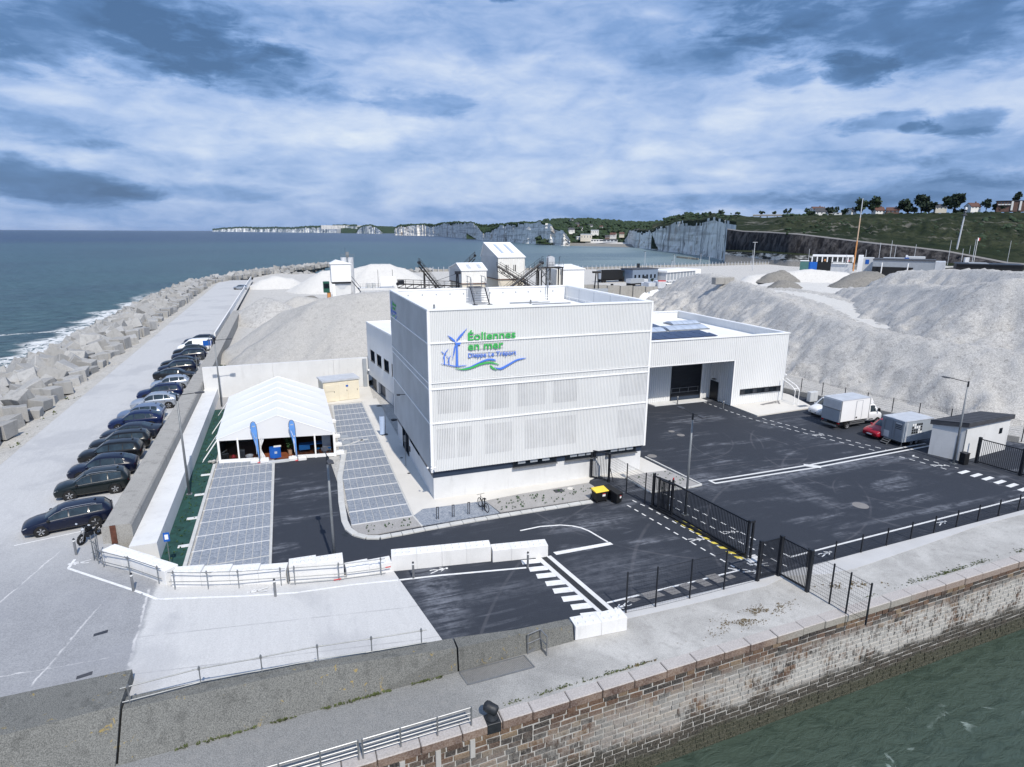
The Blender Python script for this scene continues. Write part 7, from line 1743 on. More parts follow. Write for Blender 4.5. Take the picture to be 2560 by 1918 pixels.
def heaps():
    heap('gravel_heap', 'smooth pale gravel heap rising behind the white rear wall left of the office', [([(-8, 62, 7.0), (-3, 56, 9.3), (2, 53.5, 10.2), (8, 52, 10.4), (22, 52, 10.2)], .6, .66)], -21, 40, 36.9, 84, .55, 'gravel', .16, .05)
    heap('sand_heap', 'tall pale sand heap with a haul road on top behind the trucks on the right', [([(80, -6, 6.6), (74, -2, 6.4), (69, 3.5, 6.25), (66.5, 10, 6.2), (66, 18, 6.35), (66.8, 25, 6.7), (71, 37, 7.2), (80, 56, 8.0), (88.5, 75, 8.5), (94.5, 93, 8.8), (99, 108, 7.0)], .8, .70), ([(78, 0, 5.4), (73, 14, 5.4), (75, 24, 5.4), (84, 38, 5.4), (94, 52, 5.6), (103, 70, 5.6), (112, 92, 4.6)], 7.5, .6)],
        45, 128, -14, 118, .62, 'sand', .75, .22, road=([(73.5, 4, 0), (72, 15, 0), (75.5, 25, 0), (84, 37, 0), (93, 50, 0), (101, 66, 0), (106, 85, 0)], 2.6))
    heap('sand_heap', 'broad lumpy sand heap behind the haul road at the right edge', [([(96, -8, 13.8), (88, 4, 13.6), (83.5, 15, 12.9), (87, 24, 11.3), (98, 39, 10.2), (107, 52, 8.8), (112, 64, 7.0)], 1.2, .66)], 62, 130, -14, 84, .7, 'sand', .8, .20)
    heap('sand_heap', 'long fluted sand bank, farthest and highest on the right', [([(126, 38, 12.0), (131, 50, 11.7), (134, 60, 11.0), (134, 70, 10.2)], .8, .72), ([(126, 38, 12.0), (118, 18, 13)], 1, .7)], 98, 160, 5, 92, .8, 'sand', .7, .34)
    heap('white_sand_heap', 'bright white sand pile in front of the beach', [([(136, 124, 5.6), (148, 121, 6.8), (156, 120, 7.5), (166, 116, 6.6)], .8, .60)], 118, 186, 98, 142, 1.1, 'white_sand', .25, .08)
    heap('soil_heap', 'dark brown soil mound between two pale sand heaps on the right', [([(145, 94, 6.4), (152, 97, 7.8), (158, 99, 8.0)], 1.5, .62)], 128, 176, 80, 116, .9, 'dark_soil', .5, .12)
    heap('soil_heap', 'small dark mound beside the far end of the haul road', [([(117, 92, 5.6), (121, 95, 6.4), (125, 97, 5.9)], .6, .7)], 106, 138, 80, 112, .8, 'dark_soil', .35, .12)
    heap('soil_heap', 'narrow dark spur lying on the bright white sand pile', [([(139, 119, 6.6), (144, 120, 7.5)], .3, .7)], 126, 156, 110, 130, .7, 'dark_soil', .3, .12, base=4.)
    heap('sand_heap', 'low sand ground joining the heaps toward the beach', [([(112, 86, 4.4), (130, 96, 4.2), (150, 108, 3.8), (176, 118, 3.2)], 13, .35)], 90, 205, 66, 140, 1.5, 'white_sand', .35, .08)
    heap('sand_heap', 'low sand heap next to the old wall, in front of the far white heap', [([(-13, 104, 4.9), (-11, 100, 4.6)], .4, .66)], -19.5, -2, 92, 114, .6, 'sand', .2, .08)
    heap('gravel_heap', 'low grey gravel heap right behind the big gravel heap', [([(-6, 108, 4.6), (-1, 106, 4.0)], .5, .66)], -16, 8, 96, 118, .6, 'gravel', .15, .06)
    heap('white_sand_heap', 'white sand heap at the seaward end beside the promenade wall', [([(-15, 188, 2.8), (-11.8, 190, 3.9), (-7.5, 190, 3.0)], .8, .55)], -20, 2, 176, 204, .8, 'white_sand', .25, .1)
    heap('white_sand_heap', 'big white sand heap behind the white silo cabin', [([(4, 172, 6.4), (13, 171, 7.0), (18.5, 170, 8.5), (24.5, 170, 8.5), (28, 170, 7.2)], .8, .60)], -12, 46, 150, 192, .9, 'white_sand', .2, .06)
    heap('white_sand_heap', 'pale sand heap between the left conveyor and the white mill house', [([(40, 128, 8.6), (44, 126, 9.0)], .5, .62)], 22, 62, 108, 146, .9, 'white_sand', .2, .06)
    heap('sand_heap', 'small dark topped sand heap by the plant track', [([(-3.5, 138, 1.6), (-2.4, 136, 2.0)], .3, .7)], -8, 2, 130, 144, .5, 'dark_soil', .2, .1)
    MB().box(83.4, 76, 7.6, 88.6, 77.6, 9.2).build('concrete_block', 'old_wall', None, bevel=.1, label='long dark concrete block lying on top of the sand heap', cat='concrete block')
heaps()

# ------------------------------------------------------------------ aggregate plant behind the office
def shed(name, label, cat, x0, x1, y0, y1, ze, zr, mat_f='clad_old', mat_s='clad_old', split=None, ridge_y=None, roofmat='trim_white', lower=None):
    """gabled shed, ridge along x, gables on -x and +x sides"""
    t = thing(name, label, cat, ((x0+x1)/2, y0, 0)); ox, oy = (x0+x1)/2, y0
    X0, X1, Y0, Y1 = x0-ox, x1-ox, 0, y1-y0; ry = (Y0+Y1)/2 if ridge_y is None else ridge_y-oy
    zb = lower or 0
    mb = MB()
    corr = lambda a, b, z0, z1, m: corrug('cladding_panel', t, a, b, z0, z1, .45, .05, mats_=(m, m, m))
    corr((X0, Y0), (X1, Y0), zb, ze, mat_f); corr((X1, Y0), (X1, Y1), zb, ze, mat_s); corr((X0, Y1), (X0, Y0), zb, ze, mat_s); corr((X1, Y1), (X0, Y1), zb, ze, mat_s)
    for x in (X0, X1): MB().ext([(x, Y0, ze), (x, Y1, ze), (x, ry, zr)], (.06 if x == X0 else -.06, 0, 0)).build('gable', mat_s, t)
    for ya in (Y0-.25, Y1+.25):
        zz = ze-.25*(zr-ze)/max(.1, abs(ry-(Y0 if ya < ry else Y1)))
        MB().ext([(X0-.2, ya, zz), (X0-.2, ry, zr), (X0-.2, ry, zr+.14), (X0-.2, ya, zz+.14)], (X1-X0+.4, 0, 0)).build('roof', roofmat, t)
    if lower:
        box('base_wall', 'render_cream', t, X0+.15, Y0+.15, 0, X1-.15, Y1-.15, lower); box('ledge', 'rust', t, X0-.1, Y0-.1, lower-.15, X1+.1, Y1+.1, lower)
    return t, (ox, oy)
def conveyor(label, p0, p1, w=.9, legs=(), h=.9, cover=False, rails=True):
    t = thing('conveyor', label, 'conveyor', p0)
    a, b = Vector((0, 0, 0)), Vector(p1)-Vector(p0); d = b.normalized(); s = Vector((-d.y, d.x, 0)).normalized()*w/2; up = Vector((0, 0, 1)); n = max(3, int(b.length/1.6))
    for sg, nm in ((1, 'truss'), (-1, 'truss')):
        mb = MB(); mb.cyl(a+s*sg, b+s*sg, .10, n=5); mb.cyl(a+s*sg-up*h, b+s*sg-up*h, .08, n=5)
        for i in range(n+1):
            p = a+b*(i/n)+s*sg; mb.cyl(p, p-up*h, .05, n=4)
            if i < n: mb.cyl(p, a+b*((i+1)/n)+s*sg-up*h, .045, n=4)
        mb.build(nm, 'conveyor', t)
        if rails:
            mb = MB(); mb.cyl(a+s*sg*1.5+up*1.0, b+s*sg*1.5+up*1.0, .04, n=4); mb.cyl(a+s*sg*1.5+up*.55, b+s*sg*1.5+up*.55, .03, n=4)
            for i in range(n+1): p = a+b*(i/n)+s*sg*1.5; mb.cyl(p, p+up*1.0, .035, n=4)
            mb.build('handrail', 'conveyor', t)
    q = [a-s*.8+up*.06, b-s*.8+up*.06, b+s*.8+up*.06, a+s*.8+up*.06]
    MB().ext([tuple(v) for v in q], (0, 0, .10)).build('belt', 'belt', t); 
    for u in legs:
        p = a+b*u
        mb = MB()
        for sg in (1, -1): mb.cyl(p+s*sg-up*h, p+s*sg*1.6-up*(p.z+p0[2]), .12, n=5)
        mb.cyl(p+s-up*(h+1.5), p-s-up*(h+1.5), .06, n=4); mb.build('trestle', 'conveyor', t)
    MB().cyl(b-s, b+s, .35, n=10).build('head_drum', 'dark_metal', t)
    return t
def plant():
    # white silo cabin on its concrete stand
    t = thing('silo_cabin', 'white boxy silo cabin on a concrete stand beside the sea', 'silo', (3.95, 112, 0))
    box('cabin', 'white_paint', t, -2.3, 0, 7.35, 2.25, 3.2, 11.55); MB().ext([(-2.5, -.2, 11.5), (2.45, -.2, 11.5), (2.45, -.2, 11.62), (-.9, -.2, 12.45), (-2.5, -.2, 11.62)], (0, 3.6, 0)).build('roof', 'trim_white', t)
    box('stand', 'concrete_new', t, -2.0, .3, 0, 2.1, 3.0, 6.9); box('hopper_beam', 'dark_metal', t, -2.2, -.1, 6.95, 2.2, 3.2, 7.3); MB().add([(-1.6, .28, 6.9), (1.8, .28, 6.9), (.6, .28, 5.6), (-.4, .28, 5.6)], [(0, 1, 2, 3)]).build('hopper', 'tank', t)
    box('pier', 'white_paint', t, -2.25, -.05, 0, -1.55, .28, 6.9); MB().tube([(2.3, 0, 8.6), (4.4, 0, 5.8)], .06).build('handrail', 'dark_metal', t); MB().tube([(2.3, .8, 7.6), (4.4, .8, 4.8)], .1).build('stair', 'dark_metal', t)
    t = thing('cement_silo', 'pair of pale round silos with a rail on top behind the white silo cabin', 'silo', (5.8, 116, 0))
    for x in (-.75, .85): MB().cyl((x, 0, 3), (x, 0, 12.9), .72, n=16).build('tank', 'tank', t, smooth=False)
    mb = MB()
    for i in range(9): mb.cyl((-1.5+i*.4, -.75, 12.9), (-1.5+i*.4, -.75, 13.6), .03, n=4)
    mb.cyl((-1.5, -.75, 13.6), (1.7, -.75, 13.6), .03, n=4); mb.build('handrail', 'galv', t); box('filter', 'galv', t, -.2, -.4, 12.9, .5, .4, 14.2); MB().cyl((-.3, 0, 14.2), (-.3, 0, 15.3), .03, n=4).build('aerial', 'dark_metal', t)
    # batching deck with the white panel
    t = thing('batching_plant', 'low batching deck with a white panel and railings right of the silo cabin', 'plant', (12.8, 115, 0))
    box('deck', 'concrete_new', t, -4.4, 0, 4.9, 4.4, 4, 5.4); box('beam', 'tank', t, -4.2, -.12, 4.4, 4.3, -.01, 4.9); box('tank', 'tank', t, -4.1, .3, 2.0, 4.2, 3.5, 4.89); box('panel', 'white_paint', t, .7, .3, 5.9, 4.5, .6, 8.25)
    mb = MB()
    for i in range(9): mb.cyl((-4.2+i*.6, .1, 5.4), (-4.2+i*.6, .1, 6.5), .035, n=4)
    for z in (5.95, 6.5): mb.cyl((-4.2, .1, z), (.6, .1, z), .03, n=4)
    mb.build('handrail', 'galv', t)
    for x in (-2.6, -1.3): box('cabinet', 'cabinet_grey', t, x, .6, 5.4, x+.9, 1.4, 6.6)
    for x in (.3, 3.9): MB().cyl((x, 1, 5.4), (x, 1, 9.8), .05, n=5).build('pole', 'dark_metal', t)
    # wheel loader
    t = thing('wheel_loader', 'green and black machine standing left of the white silo cabin', 'loader', (.7, 116, 0))
    box('cab', 'loader_green', t, -.8, -.9, 4.6, .6, .9, 7.2); box('window', 'window_glass', t, -.7, -.92, 5.6, .5, -.901, 6.8); box('engine', 'orange', t, .0, -.8, 3.2, .8, .8, 4.6); box('chassis', 'black', t, -.8, -.7, 1.0, .8, .7, 3.19)
    for s in (-1, 1): MB().cyl((-.5, s*.95-.2, .8), (-.5, s*.95+.2, .8), .8, n=12).build('wheel', 'rubber', t)
    t = thing('mesh_cage', 'dark mesh cages standing on the pale ground left of the green machine', 'cage', (-2.6, 128, 0))
    for x0 in (-1.6, .1):
        mb = MB()
        for i in range(6): mb.cyl((x0+i*.32, 0, 0), (x0+i*.32, 0, 2.1), .035, n=4)
        for z in (.1, 1.1, 2.1): mb.cyl((x0, 0, z), (x0+1.6, 0, z), .035, n=4)
        mb.build('panel', 'dark_metal', t)
    # tall mill house
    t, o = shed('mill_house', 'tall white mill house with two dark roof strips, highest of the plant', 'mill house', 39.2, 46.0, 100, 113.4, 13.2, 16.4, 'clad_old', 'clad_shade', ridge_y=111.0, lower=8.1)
    for x in (-1.7, .95):
        def fn(u, v, x=x): y = 2.6+v*6.6; return (x+u*.75, y, 13.2+3.2*(y/11.0)+.17)
        MB().grid(fn, 1, 1).build('rooflight', 'skylight', t, fix=False)
    box('opening', 'black', t, -1.7, -.04, 9.6, -.8, -.001, 11.4); box('opening', 'black', t, .5, -.04, 9.9, 1.2, -.001, 11.4); box('vent', 'dark_metal', t, 3.42, 3, 9.8, 3.8, 4, 10.8)
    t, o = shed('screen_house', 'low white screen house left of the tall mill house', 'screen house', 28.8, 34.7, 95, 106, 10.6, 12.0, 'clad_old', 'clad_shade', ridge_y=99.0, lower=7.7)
    for x in (-1.3, 1.2): MB().grid(lambda u, v: (x+u*.9, .5+v*2.4, 10.6+1.4*((.5+v*2.4)/4)+.17), 1, 1).build('rooflight', 'tank', t, fix=False)
    t, o = shed('crusher_house', 'white crusher house with a sloping roof behind the right hand side of the office roof', 'crusher house', 52.4, 58.1, 92, 100.5, 10.6, 11.3, 'white_paint', 'clad_old', ridge_y=99.9)
    box('door', 'black', t, -2.2, -.06, 5.3, -1.5, -.001, 7.0); box('lean_to', 'clad_old', t, -4.0, .8, 0, -2.86, 7, 10.6)
    conveyor('dark lattice conveyor sloping up to the left beside the screen house', (25.9, 100, 5.0), (20.2, 100, 12.2), 1.0, (.35, .8))
    t = conveyor('dark lattice conveyor running almost level across the plant on the left', (29.0, 97.5, 6.9), (15.0, 99, 7.6), .9, (.2, .5, .85))
    box('motor', 'dark_metal', t, -13.8, .9, .5, -12.6, 2.2, 1.5)
    conveyor('long dark conveyor climbing to the right up to the platform', (36.6, 89, 5.9), (46.2, 90, 12.3), 1.1, (.3, .6, .9), 1.1)
    conveyor('dark conveyor coming out of the mill house and falling to the right', (38.4, 97.5, 11.2), (45.8, 88.2, 5.6), 1.0, (.5,), 1.0)
    conveyor('dark conveyor stub behind the tall mill house', (34.6, 118, 9.0), (38.6, 117, 13.0), 1., (.6,))
    t = thing('transfer_tower', 'steel transfer platform with a pale machine box at the top of the long conveyor', 'tower', (48.4, 90.5, 0))
    box('platform', 'conveyor', t, -2.6, -1.2, 11.05, 3.0, 1.4, 11.35); box('machine', 'tank', t, -.5, -.6, 11.35, 1.0, .8, 13.4); MB().ext([(-.5, -.6, 13.4), (1.0, -.6, 13.4), (.5, -.6, 13.75), (-.2, -.6, 13.75)], (0, 1.4, 0)).build('machine_top', 'tank', t)
    for x in (-2.4, -.3, 2.8):
        for y in (-1.0, 1.2): MB().cyl((x, y, 0), (x, y, 11.05), .16, n=5).build('leg', 'conveyor', t)
    mb = MB()
    for i in range(9): mb.cyl((-2.6+i*.7, -1.2, 11.35), (-2.6+i*.7, -1.2, 12.45), .04, n=4)
    for z in (11.9, 12.45): mb.cyl((-2.6, -1.2, z), (3.0, -1.2, z), .04, n=4)
    mb.build('handrail', 'galv', t)
    for x, z in ((-2.4, 13.7), (-1.0, 13.8), (1.9, 13.6)): MB().tube([(x, -1.1, 11.35), (x, -1.1, z), (x+.4, -1.1, z)], .05, 4).build('lamp_pole', 'dark_metal', t)
    mb = MB()
    for k in range(3): mb.cyl((-2.4+2.4*(k % 2), -1.0, 3+3*k), (-.3-2.1*(k % 2)+2.1*0, -1.0, 6+2.5*k), .08, n=4)
    mb.build('bracing', 'conveyor', t)
    st = link('stair', None, t)
    for dx in (0, .9):
        MB().cyl((-3.3, -1.5-dx, 11.4), (1.4, -1.6-dx, 5.6), .09, n=4).build('stringer', 'galv', st); MB().cyl((-3.3, -1.5-dx, 12.4), (1.4, -1.6-dx, 6.6), .04, n=4).build('handrail', 'galv', st)
    mb = MB()
    for i in range(20): u = i/19; mb.box(-3.3+4.7*u-.14, -2.45, 11.4-5.8*u-.02, -3.3+4.7*u+.14, -1.55, 11.4-5.8*u+.03)
    mb.build('treads', 'galv', st)
    t = thing('loading_boom', 'black upright boom with a stay cable standing before the screen house', 'boom', (25.9, 88, 0))
    for dx in (-.45, .45): MB().cyl((dx, 0, 0), (0+dx*.3, 0, 10.6), .16, n=5).build('leg', 'dark_metal', t)
    MB().cyl((0, 0, 10.4), (-4.8, 2, 8.6), .05, n=4).build('stay_cable', 'dark_metal', t); box('head', 'dark_metal', t, -.5, -.3, 10.3, .7, .3, 10.9)
    # store walls and machines on the right
    t = thing('store_wall', 'grey concrete store wall right of the crusher house', 'wall', (62, 118, 0)); 
    for i in range(8): box('wall_block', 'old_wall', t, i*4.0, i*-.4, 0, i*4.0+3.92, i*-.4+.8, 5.0-.18*i)
    box('panel', 'grey_panel', t, 5, -9, 0, 12, -8.5, 4.2)
    t = thing('belt_stand', 'dark A shaped trestle on the grey store wall', 'trestle', (72, 112, 0))
    for dx in (-.9, .9): MB().cyl((dx, 0, 0), (dx*.3, 0, 8.2), .18, n=5).build('leg', 'dark_metal', t)
    box('head', 'conveyor', t, -1.2, -.5, 8.2, 1.0, .5, 8.7)
    MB().tube([(0, 0, 8.7), (0, 0, 9.6), (.8, 0, 9.8)], .06, 5).build('lamp', 'dark_metal', t)
    box('signal', 'black', None, 80.0, 118, 0, 80.7, 118.4, 4.6, label='narrow black upright signal box by the grey store wall', cat='signal box')
    t = thing('tunnel_tent', 'white half round storage tunnel with dark roof strips behind the office corner', 'storage tent', (84.3, 121, 0), math.atan2(-6.5, 11.5))
    n = 14; r = 2.9
    arc = [(math.cos(PI*k/n), math.sin(PI*k/n)) for k in range(n+1)]
    for i in range(9):
        mb = MB(); xa, xb = i*1.5, i*1.5+(1.5 if i % 2 == 0 else 1.5)
        for k in range(n):
            strip = i in (1, 3, 5, 7) and 3 < k < 11
            (a, b), (c, d) = arc[k], arc[k+1]
            if strip:
                mb.add([(xa, a*r, b*r), (xa+.9, a*r, b*r), (xa+.9, c*r, d*r), (xa, c*r, d*r)], [(0, 1, 2, 3)], 0); mb.add([(xa+.9, a*r*.995, b*r*.995), (xb, a*r*.995, b*r*.995), (xb, c*r*.995, d*r*.995), (xa+.9, c*r*.995, d*r*.995)], [(0, 1, 2, 3)], 1)
            else: mb.add([(xa, a*r, b*r), (xb, a*r, b*r), (xb, c*r, d*r), (xa, c*r, d*r)], [(0, 1, 2, 3)], 0)
        mb.build('roof_panel', ['pvc', 'grey_panel'], t, fix=False)
    MB().add([(.05, a*r*.99, b*r*.99) for a, b in arc], [tuple(range(n+1))]).build('end_wall', 'grey_panel', t, fix=False)
    MB().add([(13.45, a*r*.99, b*r*.99) for a, b in arc], [tuple(range(n+1))]).build('end_wall', 'pvc', t, fix=False)
    # lorries
    def lorry(name, label, x, y, rz, L, cabm, bodym, h=3.4, red=False):
        t = thing(name, label, 'lorry', (x, y, 0), rz); box('load_body', bodym, t, -L/2, -1.25, 1.2, L/2-2.3, 1.25, h); box('chassis', 'black', t, -L/2, -.9, .7, L/2, .9, 1.19)
        box('cab', cabm, t, L/2-2.2, -1.25, .9, L/2, 1.25, h-.3, bevel=.12); box('windscreen', 'car_glass', t, L/2+.005, -1.1, 2.1, L/2+.02, 1.1, h-.6); box('side_window', 'car_glass', t, L/2-1.4, -1.265, 2.1, L/2-.4, -1.251, h-.7)
        for k in (-L/2+.8, -L/2+2.0, L/2-1.0):
            for s in (-1, 1): MB().cyl((k, s*1.1-.15, .5), (k, s*1.1+.15, .5), .5, n=12).build('wheel', 'rubber', t)
        if red: box('sheet_roll', 'red', t, -L/2+.1, -1.26, h, -L/2+.9, 1.26, h+.35)
        box('tail_board', 'tank', t, -L/2-.06, -1.2, 1.3, -L/2-.005, 1.2, h-.1)
        return t
    lorry('tipper_lorry', 'white tipper lorry with a red sheet roll seen from behind on the pale ground', 108.7, 137, 1.25, 7.5, 'white_paint', 'white_paint', 3.5, True)
    lorry('tipper_lorry', 'white lorry cab turned away, left of the tipper with the red sheet roll', 105.8, 139, 1.4, 6.5, 'white_paint', 'tank', 3.0)
    lorry('tipper_trailer', 'grey tipper trailer parked in front of the blue grey office shed', 112.5, 157, .25, 9, 'tank', 'grey_panel', 2.8)
    lorry('dark_lorry', 'long black lorry standing left of the blue grey office shed', 113.0, 177, .15, 12, 'black', 'black', 4.8)
    t = thing('site_office', 'blue grey site office with a row of small dark windows', 'office shed', (119.5, 172, 0), .2)
    box('wall', 'bluegrey', t, 0, 0, 0, 13.5, 7, 5.0); box('roof', 'slate', t, -.2, -.2, 5.0, 13.7, 7.2, 5.2)
    for i in range(6): box('window', 'window_glass', t, 1.0+i*2.1, -.05, 1.4, 1.9+i*2.1, -.001, 2.9)
    box('door', 'black', t, 6.2, -.05, 0, 7.1, -.002, 2.3)
    t = thing('glazed_hall', 'low glazed hall with a white roof beside the parked cars on the port', 'hall', (135, 172, 0), .42)
    box('wall', 'tank', t, 0, 0, 0, 26, 8, 3.6); box('roof', 'trim_white', t, -.4, -.6, 3.6, 22, 8.3, 4.3); box('tail', 'trim_white', t, 22.2, -.3, 2.2, 26.6, 8, 4.1)
    for i in range(10): box('window', 'grey_panel', t, .6+i*2.5, -.06, .6, 2.5+i*2.5, -.001, 3.2); box('mullion', 'trim_white', t, .3+i*2.5, -.1, 0, .5+i*2.5, -.002, 3.6)
    g_ = 'vehicles parked on the far port ground'
    for x, y, rz, sty, m, l in ((126, 157, 2.9, 'hatch', 'white_paint', 'white car left of two before the glazed hall'), (129.5, 158, 2.9, 'hatch', 'white_paint', 'white car right of two before the glazed hall'), (135, 160.5, .3, 'van', 'white_paint', 'white van parked before the glazed hall'), (139.5, 163, .3, 'estate', paint('paint_black', 0), 'dark car right of the white van before the glazed hall'), (143.5, 165.5, .3, 'estate', paint('paint_slate', 0), 'dark car, last in the row before the glazed hall'), (118, 160, .4, 'hatch', 'red', 'small red car beside the blue grey site office')):
        farcar(sty, m, l, x, y, rz, g_)
    for x, y, l in ((124, 169, 'small round bush left of the site office windows'), (127.5, 170, 'small round bush right of the site office windows')):
        tree('bush', l, (x, y, 0), 1.9, 1.7, 'crown_mid', trunk=.3, cat='bush')
M('loader_green', (.02, .10, .07), .5, var=.1); M('bluegrey', (.17, .22, .30), .6, var=.06)
def farcar(style, m, label, x, y, rz, group):
    t = thing('parked_car' if style != 'van' else 'parked_van', label, 'car' if style != 'van' else 'van', (x, y, 0), rz, group)
    at = lofted(style, m, t); S = STY[style]
    for sgn in (1, -1):
        for a, b in S['side']:
            mb = MB(); mb.grid(lambda u, v: tuple(at(a+(b-a)*u, 5, sgn).lerp(at(a+(b-a)*u, 6, sgn), .1+.8*v)+Vector((0, sgn*.014, 0))), 2, 1); mb.build('window', 'car_glass', t, fix=False)
        for ax in (S['ax'], -S['ax']): MB().cyl((ax, sgn*.80, S['r']), (ax, sgn*.935, S['r']), S['r'], n=12).build('wheel', 'rubber', t)
    MB().grid(lambda u, v: tuple(interpv(u, [at(S['ws'][0]+(S['ws'][1]-S['ws'][0])*v, k, q)+Vector((0, 0, .02)) for k, q in ((6, -1), (7, -1), (8, 1), (7, 1), (6, 1))])), 4, 2).build('windscreen', 'car_glass', t, fix=False)
def crown_mesh(rx, rz, seed, n=190, leaf=.14, lobes=9):
    r = random.Random(seed); mb = MB(); L = []
    for i in range(lobes):
        a = r.uniform(0, 2*PI); q = r.uniform(.15, .75); zz = r.uniform(-.6, .75)
        k = math.sqrt(max(.08, 1-zz*zz*.8)); L.append((Vector((math.cos(a)*q*rx*k, math.sin(a)*q*rx*k, zz*rz*.75)), r.uniform(.28, .5)))
    for i in range(n):
        c, s = L[r.randrange(lobes)]
        d = Vector((r.gauss(0, 1), r.gauss(0, 1), r.gauss(0, 1))).normalized()*r.uniform(.55, 1.05)
        p = c+Vector((d.x*s*rx, d.y*s*rx, d.z*s*rz)); l = leaf*rx*r.uniform(.6, 1.5)
        u = Vector((r.gauss(0, 1), r.gauss(0, 1), r.gauss(0, .7))).normalized(); v = u.cross(Vector((r.gauss(0, 1), r.gauss(0, 1), r.gauss(0, 1)))).normalized()
        mb.add([p-u*l-v*l*.6, p+u*l*.8-v*l*.5, p+u*l*.5+v*l*.9, p-u*l*.7+v*l*.7], [(0, 1, 2, 3)])
    # dark heart so that the sky does not show everywhere
    for c, s in L: mb.lathe([(0, -s*rz*.62), (s*rx*.55, -s*rz*.3), (s*rx*.62, 0), (s*rx*.5, s*rz*.35), (0, s*rz*.62)], tuple(c), 6)
    return mb
def tree(name, label, p, w, h, mat, trunk=1.0, cat='tree', seed=None, n=190, group=None):
    t = thing(name, label, cat, p, 0, group); rz = (h-trunk)/2; seed = seed or rng.randrange(9999)
    MB().cyl((0, 0, -1.5), (0, 0, trunk+rz*.8), w*.04+.05, w*.015+.02, n=6).build('trunk', 'bark', t)
    for i in range(4):
        a = i*1.6+.3; MB().cyl((0, 0, trunk*.9), (math.cos(a)*w*.22, math.sin(a)*w*.22, trunk+rz), w*.018+.02, .02, n=4).build('limb', 'bark', t)
    o = crown_mesh(w/2, rz, seed, n).build('crown', mat, t, fix=False); o.location = (0, 0, trunk+rz); return t
plant()

